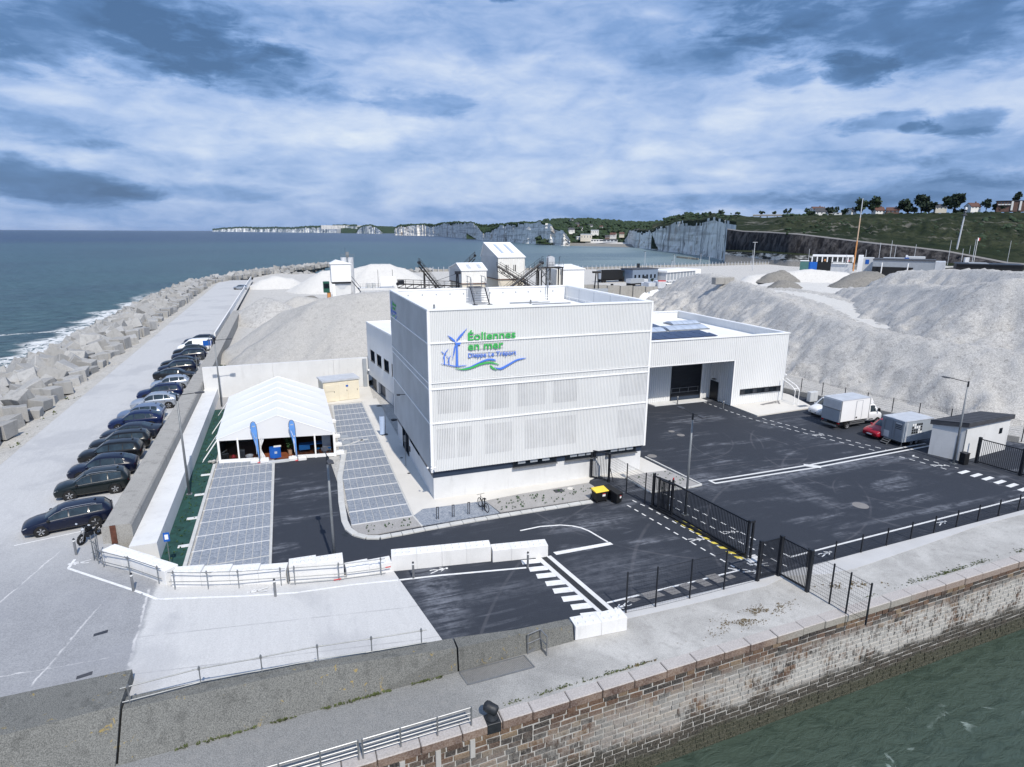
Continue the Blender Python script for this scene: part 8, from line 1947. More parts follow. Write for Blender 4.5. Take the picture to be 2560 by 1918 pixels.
# ------------------------------------------------------------------ coast, cliffs, hill, village
def coast():
    AZ = [38.9+.2*i for i in range(190)]
    road_e = lambda a: interp(a, [(38.5, .35), (40.2, .12), (42, .05), (44.6, -.1), (47.2, -.42), (49.7, -.72), (52.6, -1.02), (55, -1.32), (58.6, -2.05), (64, -2.35)])
    base_e = lambda a: interp(a, [(39, -1.42), (41.7, -1.42), (47.8, -1.8), (52, -2.0), (64, -2.4)])
    wt_e = lambda a: interp(a, [(39, -1.5), (41.9, -1.62), (47.8, -1.86), (55, -2.3), (64, -2.6)])
    wb_e = lambda a: interp(a, [(39, -1.95), (42.8, -2.32), (46.2, -2.5), (52, -2.9), (64, -3.2)])
    D = lambda a, k: interp(a, [(38.5, 500), (44, 430), (50, 405), (64, 395)])+k
    def rows(name, mat, fns, jag=0., sub=1):
        mb = MB(); n = len(fns)
        for i, a in enumerate(AZ):
            for k, (dk, ek) in enumerate(fns):
                d = D(a, dk); z = ek(a, d) if callable(ek) else ek
                if jag and 0 < k < n-1 or jag < 0: d += fbm(a*4., k*1.3)*abs(jag)
                mb.v.append(polar(a, d, z))
        for i in range(len(AZ)-1):
            for k in range(n-1): mb.f.append((i*n+k, (i+1)*n+k, (i+1)*n+k+1, i*n+k+1))
        mb.mi = [0]*len(mb.f); return mb.build(name, mat, None, smooth=True, fix=False, kind='structure')
    E = lambda fn, off=0.: (lambda a, d: elz(fn(a), d)+off)
    rows('beach', 'dark_soil', [(-70, SEA-.5), (-24, -2.5), (-19, lambda a, d: elz(wb_e(a), d)+1.)])
    rows('sea_cliff', 'white_rock', [(-19, lambda a, d: elz(wb_e(a), d)-2), (-18, lambda a, d: (elz(wb_e(a), d)+elz(wt_e(a), d))/2), (-16, E(wt_e))], 2.)
    rows('grass_terrace', 'hill', [(-16.2, E(wt_e, .05)), (-4, lambda a, d: elz(wt_e(a), d)+.4), (0, E(base_e))])
    def cl(u): return lambda a, d: elz(base_e(a), d)+(elz(road_e(a), d+6)-elz(base_e(a), d))*u
    rows('rock_cliff', 'dark_rock', [(0, cl(-.1)), (1, cl(.25)), (2.5, cl(.5)), (4, cl(.75)), (6, cl(1.))], 2.2)
    rows('coast_road', 'asphalt_patch', [(6, lambda a, d: elz(road_e(a), D(a, 6))+.0), (7, lambda a, d: elz(road_e(a), D(a, 6))+.7), (8, lambda a, d: elz(road_e(a), D(a, 6))+.1), (17, lambda a, d: elz(road_e(a), D(a, 6))+.5)])
    # the grass hill with its rounded top edge
    NV = 34; mb = MB(); AZ2 = [39.6+.14*i for i in range(270)]
    for a in AZ2:
        d0 = D(a, 17); z0 = elz(road_e(a), D(a, 6))+.5; d1 = interp(a, [(39, 640), (44, 610), (60, 640)]); z1 = elz(interp(a, [(39.6, 1.35), (41, 1.22), (43.2, 1.35), (45, 1.42), (50, 1.5), (60, 1.5)]), d1)
        k0 = interp(a, [(39.6, 0), (41.5, .25), (43.5, 1.)])
        for j in range(NV+1):
            v = j/NV; d = d0+(d1-d0)*v; z = z0+(z1-z0)*(v**1.05 if v < .9 else 1-.6*(1-v))
            z += k0*(fbm(a*2.2, d*.03)*2.0+fbm(a*7., d*.09, 4.)*.9)*math.sin(PI*min(1, v*1.02))
            mb.v.append(polar(a, d, z))
        mb.v.append(polar(a, 1500, z1+10)); 
    w = NV+2
    for i in range(len(AZ2)-1):
        for j in range(NV+1): mb.f.append((i*w+j, (i+1)*w+j, (i+1)*w+j+1, i*w+j+1))
    mb.mi = [0]*len(mb.f); mb.build('hill', 'hill', None, smooth=True, fix=False, kind='structure')
    # chalk cliffs: face and green top as one terrain piece each
    def cliff(name, mat, pts, jag, top_back, topmat='far_green', step=7., rows_=13):
        """pts: (az, base distance, top elevation)"""
        mb = MB(); N = []
        st = []
        for (a0, d0, e0), (a1, d1, e1) in zip(pts, pts[1:]):
            p, q = Vector(polar(a0, d0, 0)), Vector(polar(a1, d1, 0)); n = max(2, int((q-p).length/step))
            for i in range(n): u = i/n; st.append((a0+(a1-a0)*u, d0+(d1-d0)*u, e0+(e1-e0)*u))
        st.append(pts[-1]); w = rows_+3
        for i, (a, d, e) in enumerate(st):
            P = polar(a, d, 0); zt = elz(e, d+8)+fbm(P[0]*.02, P[1]*.02)*jag*.25
            bu = fbm(P[0]*.022+3, P[1]*.022, 1.)*jag*1.6+fbm(P[0]*.08, P[1]*.08, 7.)*jag*.6
            for j in range(rows_+1):
                v = j/rows_; dd = d+bu*(1-.4*v)+v*d*.008+fbm(P[0]*.06, P[1]*.06, v*5)*jag*.5+(0 if j else -jag*.5)
                mb.v.append(polar(a, dd, SEA-1+(zt-SEA+1)*v))
            mb.v.append(polar(a, d+bu*.6+d*.03, zt+d*.0022)); mb.v.append(polar(a, d+top_back, zt+top_back*.02))
        for i in range(len(st)-1):
            for j in range(w-1): mb.f.append((i*w+j, (i+1)*w+j, (i+1)*w+j+1, i*w+j+1)); mb.mi.append(1 if j >= rows_ or j/rows_ > .90+.22*fbm(i*.05, 2.)+.12*fbm(i*.4, j) else 0)
        return mb.build(name, [mat, topmat], None, smooth=False, fix=False, kind='structure')
    cliff('chalk_cliff', 'chalk', [(30.2, 1290, -.75), (30.6, 1180, .12), (31.2, 1080, .22), (32.3, 1010, .22), (32.9, 940, .30), (33.3, 900, .55), (34.4, 840, .80), (35.2, 800, 1.0), (36.4, 740, 1.12), (37.6, 680, 1.28), (38.3, 640, 1.12), (38.75, 600, 1.02)], 9., 120, 'hill', 5.)
    cliff('chalk_cliff', 'chalk_bright', [(38.75, 600, 1.02), (39.2, 585, .98), (39.7, 575, .94), (40.0, 570, .9)], 2., 60, 'hill', 3.)  # sunlit end of the cliff, its brightness put into the chalk colour
    cliff('chalk_cliff', 'dark_rock', [(40.0, 570, .9), (40.4, 560, .62), (41.2, 540, .35), (42.2, 520, .1)], 3., 30, 'hill', 3.)
    cliff('chalk_cliff', 'chalk', [(9.6, 4300, .2), (10.1, 4150, .52), (12.3, 3800, .60), (13.2, 3550, .52), (13.9, 3150, .72), (15.1, 2650, .80), (16.6, 2150, .78), (17.1, 2040, .45), (17.5, 1960, -.05), (18.2, 1840, .18), (19.0, 1720, .58), (19.8, 1600, .74), (21.2, 1420, .78), (22.9, 1290, .84), (23.6, 1250, .70), (24.2, 1210, .42), (24.8, 1180, .1), (25.4, 1150, -.5)], 16., 700, 'far_green', 14.)
    cliff('chalk_cliff', 'chalk_far', [(-5.2, 17000, .01), (-4.2, 16000, .14), (-2.9, 15000, .22), (-1.6, 14000, .16), (-.3, 13000, .20), (1, 12000, .15), (2.3, 11000, .30), (4.1, 9800, .32), (4.8, 9300, .44), (6.4, 8700, .42)], 60., 2500, 'far_green', 60., 5)
    cliff('chalk_cliff', 'chalk_far', [(6.3, 7600, -.12), (6.6, 7400, .25), (7.0, 7200, .46), (7.6, 7000, .50), (8.1, 6700, .30), (8.55, 6400, -.12)], 45., 1500, 'far_green', 40., 5)
    def hills(name, pts, d0, d1, mat, bump):
        mb = MB(); n = 16; st = []
        for (a0, e0), (a1, e1) in zip(pts, pts[1:]):
            k = max(2, int((a1-a0)/.18))
            for i in range(k): st.append((a0+(a1-a0)*i/k, e0+(e1-e0)*i/k))
        st.append(pts[-1])
        for a, e in st:
            for j in range(n+1):
                v = j/n; d = d0+(d1-d0)*v; zt = elz(e, d1); z = -3+(zt+3)*math.sin(PI/2*v)**1.2+fbm(a*1.3, v*4)*bump*v
                mb.v.append(polar(a, d, z))
        for i in range(len(st)-1):
            for j in range(n): mb.f.append((i*(n+1)+j, (i+1)*(n+1)+j, (i+1)*(n+1)+j+1, i*(n+1)+j+1))
        mb.mi = [0]*len(mb.f); return mb.build(name, mat, None, smooth=True, fix=False, kind='structure')
    hills('hill', [(22.3, .55), (23.2, .9), (25.3, 1.02), (27.1, .98), (28.8, .9), (29.9, .78), (31.8, .74), (33.6, .80), (36, .8)], 1230, 1720, 'far_green', 6)
    hills('hill', [(16.0, .2), (17.5, .55), (19, .5)], 2100, 2700, 'far_green', 6)
    hills('hill', [(5.0, .3), (7.2, .48), (8.8, .44), (10.5, .35)], 8200, 9500, 'far_green', 10)
    hills('hill', [(32.6, .7), (33.4, .95), (34.4, 1.35), (35.4, 1.62), (36.4, 1.52), (37.7, 1.66), (38.9, 1.5), (40.2, 1.42), (42, 1.25), (44, 1.3)], 905, 1100, 'hill', 2)
    # shingle beach of the village and the sea wall of the port
    MB().add([polar(24.6, 1190, SEA-.3), polar(31.0, 1080, SEA-.3), polar(31.2, 1150, -1), polar(24.8, 1260, -1)], [(0, 1, 2, 3)]).build('beach', 'dark_soil', fix=False, kind='structure')
    MB().add([polar(26.6, 1200, SEA), polar(31.0, 1120, SEA), polar(31.2, 1190, 1), polar(26.8, 1265, 1)], [(0, 1, 2, 3)]).build('beach', 'port_ground', fix=False, kind='structure')
    t = thing('harbour_wall', 'low grey wall with posts along the beach side of the port ground', 'wall')
    pts = [(60, 261), (145, 257), (210, 266), (300, 278)]
    for a, b in zip(pts, pts[1:]): MB().obox(a, b, .8, -.3, 1.1).build('wall_segment', 'old_wall', t)
    mb = MB()
    for a, b in zip(pts, pts[1:]):
        d = Vector(b)-Vector(a); n = int(d.length/2.6)
        for i in range(n): p = Vector(a)+d*i/n; mb.box(p.x-.12, p.y-1.6, 0, p.x+.12, p.y-1.3, 2.0+rng.uniform(-.2, .4))
    mb.build('posts', 'tank', t, kind='stuff')
    t = thing('groyne', 'row of dark wooden groyne posts in the surf below the chalk cliff', 'groyne')
    for i in range(22):
        p = polar(34.9+.085*i, 650-i*2.2+rng.uniform(-2, 2), SEA); MB().box(p[0]-.5, p[1]-.5, SEA-1, p[0]+.5, p[1]+.5, SEA+1.6).build('post', 'dark_soil', t)
coast()

def woods():
    # trees covering the hills far off read as one mass; those on the skyline are single things
    mb = MB(); r = random.Random(5)
    def puff(p, s): 
        for k in range(3):
            c = (p[0]+r.uniform(-.5, .5)*s, p[1]+r.uniform(-.5, .5)*s, p[2]+r.uniform(0, .5)*s); q = s*r.uniform(.45, .8)
            mb.lathe([(0, -q*.6), (q*.8, -q*.3), (q, .1*q), (q*.7, q*.6), (0, q*.85)], c, 6)
    for i in range(900):
        a = r.uniform(22.4, 33.8); v = r.random()**.7; d = 1230+490*v; e = interp(a, [(22.3, .55), (23.2, .9), (25.3, 1.02), (27.1, .98), (28.8, .9), (29.9, .78), (31.8, .74), (33.6, .80)])
        z = -3+(elz(e, 1720)+3)*math.sin(PI/2*v)**1.2; puff(polar(a, d, z+1), r.uniform(4, 8))
    for i in range(260):
        a = r.uniform(33.6, 40); v = r.uniform(.3, 1.0); d = 905+195*v; e = interp(a, [(33.2, .75), (34.2, 1.1), (35.4, 1.35), (36.4, 1.3), (37.7, 1.42), (39.6, 1.35), (41, 1.2)])
        if a > 36.8 and r.random() < .6: continue
        z = -3+(elz(e+.2, 1100)+3)*math.sin(PI/2*v)**1.2; puff(polar(a, d, z+.5), r.uniform(1.8, 4.2))
    for i in range(420):
        a = r.uniform(10, 23.5); d = interp(a, [(10, 4250), (12.3, 3900), (13.9, 3250), (15.1, 2750), (16.6, 2250), (17.5, 2150), (19, 1850), (21.2, 1520), (22.9, 1390), (24, 1300)]); e = interp(a, [(10, .5), (12.3, .60), (13.2, .54), (13.9, .72), (15.1, .82), (16.6, .78), (17.5, .5), (19, .62), (21.2, .80), (22.9, .86), (24, .7)])
        puff(polar(a, d+r.uniform(20, 160), elz(e, d)+r.uniform(-2, 3)), d*.0022*r.uniform(.5, 1.1))
    for i in range(640):                      # scrub on the grass hill
        a = r.uniform(43.5, 60.5); v = r.betavariate(1.2, 1.6); d = 430+200*v; z0 = elz(interp(a, [(44.6, -.1), (49.7, -.72), (55, -1.32), (58.6, -2.05), (64, -2.35)]), 430); z1 = elz(1.45, 630)
        if a < 55 and v < .5 and r.random() < .75: continue
        puff(polar(a, d, z0+(z1-z0)*v-.4), r.uniform(.5, 1.9)*(1.6 if a > 56.5 else 1))
    for i in range(230):                      # hedges and gardens along the ridge
        a = r.uniform(43.2, 60.5); d = 645+r.uniform(-12, 40); puff(polar(a, d, elz(1.44, d)-.6), r.uniform(.9, 2.6))
    mb.build('far_woods', 'crown_mid', None, fix=False, label='green woods and scrub covering the far hillsides', cat='woods', kind='stuff')
    D_ = 650
    B7 = lambda x, y: (44.5+x*.00655, 1.6-(y-365)*.0073)
    def at(x, yb, d=D_): a, e = B7(x, yb); return polar(a, d, elz(e, d))
    S = lambda px, d=D_: px*.00655*PI/180*d
    g_ = 'trees along the top of the grass hill'
    for x, yt, yb, w, m, l in ((662, 245, 378, 118, 'crown_mid', 'broad green tree left behind the tall orange mast'), (788, 235, 375, 140, 'crown_mid', 'largest round tree just right of the tall orange mast'), (1140, 265, 372, 150, 'crown_dark', 'domed dark tree right of two brown roofed houses'), (1272, 215, 368, 130, 'crown_dark', 'pointed dark tree growing out of a domed tree group'), (1345, 285, 368, 120, 'crown_dark', 'low round tree beside the pointed dark tree'), (1580, 205, 360, 175, 'crown_dark', 'spreading black green pine on the ridge left of the red roofed house'), (2130, 200, 300, 75, 'crown_dark', 'tall tree behind the long house at the right edge'), (320, 315, 385, 100, 'crown_dark', 'dark round tree right of the grey roofed white house'), (400, 305, 368, 40, 'crown_mid', 'small slender tree on the ridge'), (500, 325, 372, 80, 'crown_mid', 'low green tree between two small white houses'), (1870, 262, 340, 80, 'crown_dark', 'dark tree left of the long house at the right edge'), (1400, 375, 440, 90, 'crown_dark', 'dark bush on the slope below the ridge trees'), (1620, 345, 395, 80, 'crown_dark', 'dark bush below the spreading pine'), (2000, 300, 350, 130, 'crown_mid', 'green hedge below the long house'), (110, 345, 385, 90, 'crown_mid', 'low green tree at the left end of the ridge houses')):
        h = (yb-yt)*.0073*PI/180*D_; p = at(x, yb)
        t = tree('ridge_tree', l, (p[0], p[1], p[2]-1), S(w)*1.45, h*1.25+1, m, trunk=h*.1, n=520, group=g_)
    for x, yb, w, h, l in ((1040, 205, 60, 26, 'small round tree left on the hill above the chalk cliff'), (955, 215, 40, 20, 'smaller tree beside it on the hill above the chalk cliff'), (1370, 212, 60, 20, 'flat round tree by the road bridge'), (1475, 212, 50, 18, 'low bush right of the road bridge'), (1575, 212, 70, 34, 'green tree left of the red roofed villa'), (1720, 208, 50, 30, 'small tree touching the red roofed villa')):
        a, e = 28.0+x*.00985, 1.55-(yb-205)*.0098; d = 1000; p = polar(a, d, elz(e, d))
        tree('ridge_tree', l, (p[0], p[1], p[2]-1), w*.0098*PI/180*d, h*.0098*PI/180*d*1.6+2, 'crown_mid', trunk=.8, n=200, group=g_)
    def house(label, p, rz, L, W, he, hr, wall, roof, name='house', chim=True, nwin=3):
        t = thing(name, label, 'house', p, rz); box('wall', wall, t, -L/2, -W/2, -2.5, L/2, W/2, he)
        for x in (-L/2, L/2): MB().ext([(x, -W/2, he), (x, W/2, he), (x, 0, hr)], (.12 if x < 0 else -.12, 0, 0)).build('gable', wall, t)
        for s in (-1, 1): MB().ext([(-L/2-.3, s*(W/2+.4), he-.3), (-L/2-.3, 0, hr), (-L/2-.3, 0, hr+.25), (-L/2-.3, s*(W/2+.4), he-.05)], (L+.6, 0, 0)).build('roof', roof, t)
        if chim: box('chimney', 'brick_house', t, L*.2, -.4, hr-.8, L*.2+.8, .4, hr+1.2)
        for i in range(nwin):
            x = -L/2+L*(i+.5)/nwin; f = box('window', 'trim_white', t, x-.65, -W/2-.06, he*.35, x+.65, -W/2-.001, he*.85); box('pane', 'house_glass', f, x-.5, -W/2-.10, he*.40, x+.5, -W/2-.061, he*.80)
        f = box('window', 'trim_white', t, -L/2-.07, -.6, he*.95, -L/2-.001, .6, he*.95+1.2); box('pane', 'house_glass', f, -L/2-.11, -.45, he+.05, -L/2-.071, .45, he+1.0)
        return t
    fa = lambda x: -R(44.5+x*.00655)
    for x, yb, L, W, he, hr, wl, rf, l, dr in ((225, 385, 10.5, 8, 3.0, 6.2, 'render_white', 'slate', 'white house with a steep grey roof, left on the ridge', .25), (840, 372, 8, 7, 2.4, 5.2, 'render_white', 'tile_roof', 'brown roofed house with a white gable right of the largest round tree', .5), (985, 372, 9.5, 8, 2.2, 4.8, 'brick_house', 'tile_roof', 'long brown roofed house between two tree groups', .1), (555, 372, 6, 6, 2.2, 4.6, 'render_white', 'slate', 'small white gabled house left of the orange mast', .9), (1450, 345, 8, 7, 2.6, 4.6, 'render_cream', 'slate', 'grey roofed house half hidden left of the pine', .2), (1745, 343, 8.5, 7.5, 2.2, 5.0, 'render_white', 'tile_roof', 'white house with a red tiled roof right of the pine', .7)):
        p = at(x, yb); house(l, p, fa(x)+dr, L, W, he, hr, wl, rf)
    p = at(415, 381); t = thing('garden_shed', 'low flat white outbuilding on the ridge', 'outbuilding', p, fa(415)); box('wall', 'render_white', t, -3.2, -2, -1.5, 3.2, 2, 1.6); box('roof', 'tank', t, -3.4, -2.2, 1.6, 3.4, 2.2, 1.8); box('window', 'house_glass', t, -1, -2.06, .4, 1, -2.001, 1.2)
    p = at(2060, 336); t = thing('apartment_house', 'long flat roofed house with white gable frames at the right edge of the ridge', 'apartment house', p, fa(2060)+.12)
    box('wall', 'brick_house', t, -8, -4, -3, 10, 4, 5.2); box('roof', 'slate', t, -8.5, -4.5, 5.2, 10.5, 4.5, 5.7)
    for x in (1.0, 6.2): box('gable_frame', 'render_white', t, x, -4.6, -2, x+1.3, -4.001, 5.15)
    for i in range(4): box('balcony', 'render_white', t, -7.5+i*2.1, -4.9, 2.2, -5.7+i*2.1, -4.001, 3.0); f = box('window', 'house_glass', t, -7.3+i*2.1, -4.06, 3.2, -5.9+i*2.1, -4.002, 4.6)
    a, e = 28.0+1795*.00985, 1.55-(208-205)*.0098; p = polar(a, 720, elz(e, 720)); house('white villa with a red brown roof at the left end of the ridge', p, -R(a)+.6, 12, 9, 3.6, 7.2, 'render_white', 'tile_roof')
    a = 28.0+1885*.00985; p = polar(a, 720, elz(1.5, 720)); house('low white house right of the red roofed villa', p, -R(a)+.1, 9, 6, 2.0, 3.2, 'render_white', 'tank', chim=False)
    # road bridge
    a = 42.1; p = polar(a, 735, elz(1.38, 735)); t = thing('road_bridge', 'flat concrete road bridge on the skyline above the chalk cliff', 'bridge', p, -R(a)); box('deck', 'old_wall', t, -16, -3, .0, 16, 3, 1.3); box('parapet', 'tank', t, -16, -3.2, 1.3, 16, -3.001, 2.0)
    for x in (-9, -2, 8): box('pier', 'old_wall', t, x, -1.5, -8, x+1, 1.5, -.001)
    # village in the valley
    k = 0
    for x, y, L, wl, rf, l in ((1355, 190, 13, 'render_white', 'slate', 'white villa left in the valley village'), (1540, 200, 16, 'render_white', 'tank', 'large white square house in the middle of the valley village'), (1475, 245, 22, 'render_cream', 'tank', 'long cream apartment block above the beach'), (1685, 225, 12, 'render_white', 'tile_roof', 'red roofed half timbered villa right in the village'), (1505, 150, 9, 'render_white', 'slate', 'small white house high above the village'), (1355, 105, 8, 'render_white', 'slate', 'small house topmost in the woods'), (1430, 165, 8, 'render_white', 'slate', 'little white house beside the white villa'), (1590, 155, 7, 'render_white', 'tile_roof', 'little house on the right under the wooded skyline'), (1400, 140, 10, 'brick_house', 'slate', 'dark house in the woods above the white villa'), (1750, 215, 10, 'render_cream', 'tile_roof', 'cream house at the right end of the village'), (1640, 235, 9, 'brick_house', 'slate', 'dark brick house left of the red roofed villa'), (1415, 240, 10, 'render_white', 'tank', 'white house at the foot of the valley, nearest the cliff')):
        a = 10.1+x*.01135; e = .9-(y-118)*.0113; d = interp(y, [(100, 1600), (150, 1450), (200, 1330), (250, 1240)]); p = polar(a, d, elz(e, d)-3)
        h = L*.5; house(l, (p[0], p[1], p[2]), -R(a)+rng.uniform(-.4, .4), L, L*.7, h, h+(L*.3 if rf != 'tank' else .6), wl, rf, chim=False, nwin=4)
    for x, L, l, m in ((1565, 26, 'long white beach hall at the waterfront', 'render_white'), (1650, 34, 'low row of beach huts right of the beach hall', 'tank')):
        a = 10.1+x*.01135; d = 1215; p = polar(a, d, elz(-.78, d)); t = thing('beach_hall', l, 'hall', p, -R(a)); box('wall', m, t, -L/2, -4, -2, L/2, 4, 3.2); box('roof', 'slate' if m == 'tank' else 'trim_white', t, -L/2-.5, -4.5, 3.2, L/2+.5, 4.5, 3.9)
        for i in range(5): box('window', 'house_glass', t, -L/2+1+i*L/5, -4.07, .4, -L/2+L/5-1+i*L/5, -4.001, 2.4)
    a, d = 5.6, 8900; p = polar(a, d, SEA); t = thing('power_station', 'huge pale block of a power station on the far shore under the cliff', 'power station', p, -R(a)); box('hall', 'grey_panel', t, -150, -40, 0, 120, 60, 52); box('hall', 'tank', t, 130, -40, 0, 300, 60, 30)
    a, d = 5.4, 9200; p = polar(a, d, elz(.36, d)); MB().box(-330, -50, -30, 330, 50, 22).build('chalk_quarry', 'chalk_bright', None, label='broad white cut chalk terrace on the far coast', cat='quarry').location = p
woods()

def port_buildings():
    B7 = lambda x, y: (44.5+x*.00655, 1.6-(y-365)*.0073)
    def spot(x, d): return polar(44.5+x*.00655, d, 0)
    zz = lambda y, d: elz(1.6-(y-365)*.0073, d)
    m = lambda px, d: px*.00655*PI/180*d
    d = 335; p = spot(420, d); rz = -R(44.5+420*.00655); L = m(455, d)
    t = thing('frame_building', 'white open framed building with a dark ground floor on the port', 'building', p, rz)
    box('ground_floor', 'black', t, -L/2, -.5, 0, -L*.02, 8, zz(893, d)); box('ground_floor', 'tank', t, -L*.02, -.4, 0, L/2, 8, zz(905, d)); box('roof', 'trim_white', t, -L/2, -.6, zz(835, d), L/2, 8, zz(818, d)); box('rear_wall', 'old_wall', t, -L/2, 7.5, zz(893, d), L/2, 7.9, zz(835, d))
    for i in range(9): box('column', 'trim_white', t, -L/2+i*L/8-.25, -.5, zz(893, d), -L/2+i*L/8+.25, 0, zz(835, d)-.01)
    box('stair_flight', 'trim_white', t, L*.02, -1.2, zz(910, d), L*.42, -.7, zz(898, d)); MB().lathe([(0, 0), (.5, .2), (.6, .9), (0, 1.3)], (-L*.18, .2, zz(890, d)), 8).build('float', 'orange', t); MB().lathe([(0, 0), (.5, .2), (.6, .9), (0, 1.3)], (L*.38, .2, zz(890, d)), 8).build('float', 'red', t)
    d = 300; p = spot(775, d); t = thing('workshop', 'white workshop with a blue door left of the long grey shed', 'workshop', p, -R(44.5+775*.00655)); box('wall', 'trim_white', t, -m(75, d), 0, 0, -m(20, d), 8, zz(815, d)); box('wall', 'cabinet_grey', t, -m(20, d), .5, 0, m(95, d), 8, zz(838, d)); box('door', 'blue', t, m(5, d), .4, zz(905, d), m(45, d), .499, zz(858, d))
    d = 285; p = spot(1180, d); t = thing('long_shed', 'long blue grey shed with a white end on the port', 'shed', p, -R(44.5+1180*.00655)-.03); box('wall', 'grey_panel', t, -m(320, d), 0, 0, m(310, d), 14, zz(858, d)); box('end_wall', 'tank', t, m(310, d), -.1, 0, m(410, d), 14, zz(866, d)); box('roof', 'slate', t, -m(325, d), -.3, zz(858, d), m(312, d), 14.2, zz(850, d)); box('base_band', 'black', t, -m(320, d), -.06, 0, m(100, d), -.001, zz(930, d))
    for x in (-220, 45): MB().cyl((m(x, d), -1, 0), (m(x, d), -1, zz(885, d)), .2, n=6).build('downpipe', 'trim_white', t)
    d = 318; p = spot(1150, d); t = thing('rear_shed', 'pale shed behind the long blue grey shed', 'shed', p, -R(44.5+1150*.00655)); box('wall', 'cabinet_grey', t, m(60, d), 0, 0, m(235, d), 8, zz(818, d)); box('roof', 'tank', t, -m(190, d), .5, zz(845, d), m(60, d), 8, zz(835, d)); box('tarpaulin', 'blue', t, m(30, d), -.2, zz(845, d), m(75, d), .4, zz(828, d)); box('chimney', 'trim_white', t, m(38, d), .6, zz(835, d), m(60, d), 2, zz(802, d))
    d = 262; p = spot(1960, d); t = thing('black_hall', 'low black hall with a pale roof at the right edge', 'hall', p, -R(44.5+1960*.00655)+.1); box('wall', 'black', t, -m(270, d), 0, 0, m(330, d), 12, zz(885, d)); box('roof', 'dark_metal', t, -m(275, d), -.4, zz(885, d), m(335, d), 12, zz(874, d)); box('roof_sheet', 'grey_panel', t, -m(150, d), 2, zz(874, d), m(30, d), 10, zz(872, d)+.1)
    d = 250; p = spot(110, d); t = thing('container', 'green and white container left of the open framed building', 'container', p, -R(45)); box('body', 'tealbox', t, -m(50, d), 0, 0, m(50, d), 2.6, zz(890, d)); box('roof', 'trim_white', t, -m(52, d), -.1, zz(890, d), m(50, d), 2.7, zz(882, d))
    d = 300; p = spot(215, d); box('tarpaulin', 'blue', None, p[0]-2, p[1], 0, p[0]+2, p[1]+2, zz(898, d), label='blue covered stack beside the dark ground floor', cat='tarpaulin')
    # masts and poles
    def mast(label, x, y, h, m1, r=.28, head=None, name='mast', n2=None):
        t = thing(name, label, 'mast', (x, y, 0)); 
        if n2:
            for k, (z0, z1, mm, rr) in enumerate(n2): MB().cyl((0, 0, z0), (0, 0, z1), rr, rr*.92, n=8).build('section', mm, t)
        else: MB().cyl((0, 0, 0), (0, 0, h), r, r*.6, n=8).build('pole', m1, t)
        if head == 'T':
            box('crossbar', m1, t, -1.2, -.1, h, 1.2, .1, h+.2)
            for s in (-1, 1): box('floodlight', m1, t, s*1.1-.35, -.2, h-.05, s*1.1+.35, .2, h+.15)
        if head == 'ring':
            MB().lathe([(.5, 0), (1.3, .1), (1.3, .5), (.5, .9), (.3, 2.2), (.5, 3.0), (0, 3.2)], (0, 0, h-3), 10).build('lamp_ring', 'slate', t); MB().lathe([(0, 0), (.6, .2), (.6, 1.2), (0, 1.6)], (0, 0, h), 8).build('beacon', 'trim_white', t)
        return t
    p = spot(662, 372); mast('tall slim mast, orange below and pale above, standing behind the sand heaps', p[0], p[1], 37, 'orange', n2=((0, 15.5, 'orange', .36), (15.5, 27, 'rustpale', .28), (27, 36.5, 'tank', .22)))
    p = spot(1658, 430); t = mast('tall grey floodlight pole leaning slightly before the grass hill', p[0], p[1], 32, 'tank', .55, 'ring'); t.rotation_euler = (.02, .055, 0)
    mast('grey T headed lamp pole behind the sand heaps', 222.3, 223, 14.4, 'tank', .22, 'T', 'lamp_pole')
    for i, (x, d, h) in enumerate(((775, 330, 9), (915, 340, 12), (1030, 350, 13), (1075, 350, 11), (1275, 370, 11), (1605, 390, 13), (1730, 330, 10), (1790, 420, 10), (1830, 330, 14), (2140, 400, 13), (150, 330, 9), (570, 320, 7))):
        p = spot(x, d); h2 = h+3; t = thing('lamp_pole', 'thin far lamp pole on the port ground', 'lamp pole', p, 0, 'thin lamp poles of the port'); MB().cyl((0, 0, 0), (0, 0, h2), .14, .09, n=5).build('pole', 'tank', t); box('lamp', 'slate', t, -.8, -.12, h2-.05, .2, .12, h2+.1)
    for i, (x, y, h) in enumerate(((131, 182, 11.5), (150, 190, 7.5), (168, 215, 9), (196, 232, 8.5), (206, 238, 7), (238, 242, 10), (92, 190, 10), (88, 160, 8))):
        t = thing('lamp_pole', 'thin far lamp pole on the port ground', 'lamp pole', (x, y, 0), 0, 'thin lamp poles of the port'); MB().cyl((0, 0, 0), (0, 0, h), .12, .08, n=5).build('pole', 'tank', t); box('lamp', 'slate', t, -.7, -.1, h-.05, .2, .1, h+.1)
    t = thing('board', 'dark upright notice board behind the black lorry', 'board', (136, 196, 0)); box('panel', 'dark_metal', t, 0, 0, 2.6, 1.4, .2, 6.0); MB().cyl((.7, .1, 0), (.7, .1, 2.6), .08, n=5).build('post', 'dark_metal', t)
    p = spot(1845, 400); t = thing('flag', 'red and white flag on a pole beside the coast road', 'flag', p); MB().cyl((0, 0, 0), (0, 0, 17.5), .12, n=5).build('pole', 'trim_white', t); box('cloth', 'red', t, .8, -.03, 15.8, 1.6, .03, 17.2); box('cloth', 'trim_white', t, .1, -.03, 15.8, .79, .03, 17.2)
    p = spot(1776, 330); box('notice_tower', 'tank', None, p[0]-1.3, p[1]-.3, 0, p[0]+1.3, p[1]+.3, zz(812, 330), label='pale upright slab beside the thin poles on the right', cat='sign tower')
M('tealbox', (.07, .17, .16), .6, var=.1); M('rustpale', (.55, .40, .28), .7, var=.1)
port_buildings()

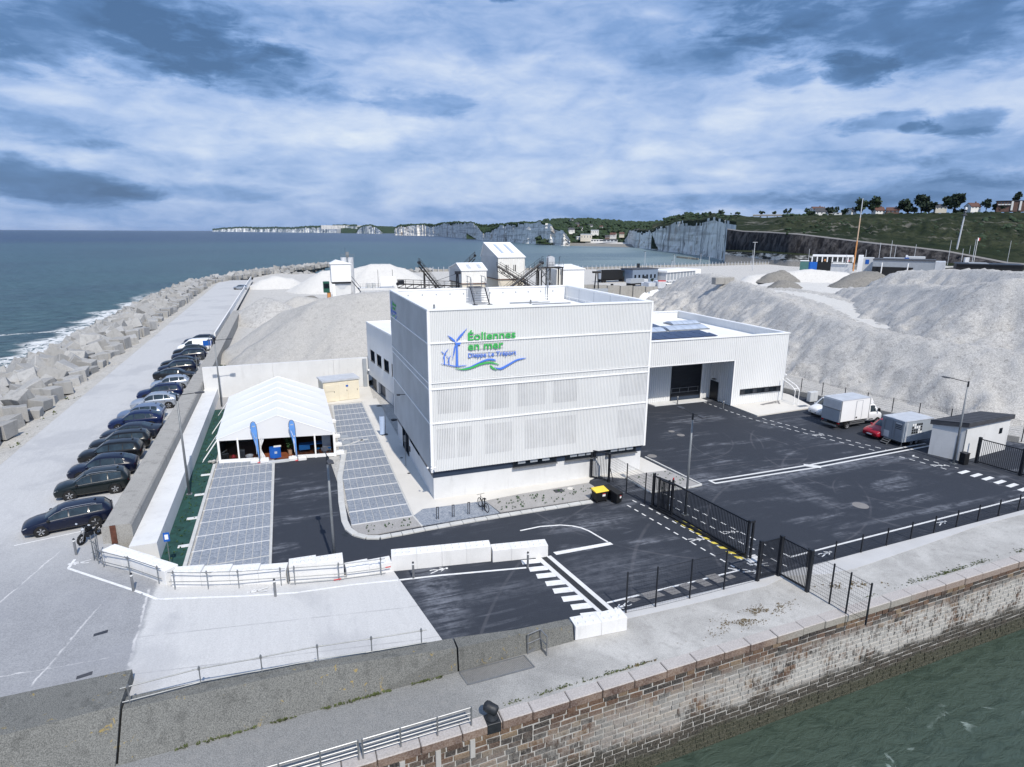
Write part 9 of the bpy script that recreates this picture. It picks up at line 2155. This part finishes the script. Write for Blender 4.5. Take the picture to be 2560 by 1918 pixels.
# ------------------------------------------------------------------ sea air: far cliffs pale towards blue
def haze():
    m, g, out = newmat('sea_haze'); MC['sea_haze'] = m
    v = g.n('VolumePrincipled', Color=(.58, .72, .96), Density=1.0e-5, Anisotropy=.1); g.t.links.new(v, out.inputs[1])
    MB().box(-32000, -280, -14, 32000, 45000, 135).build('haze', 'sea_haze', kind='stuff')
haze()
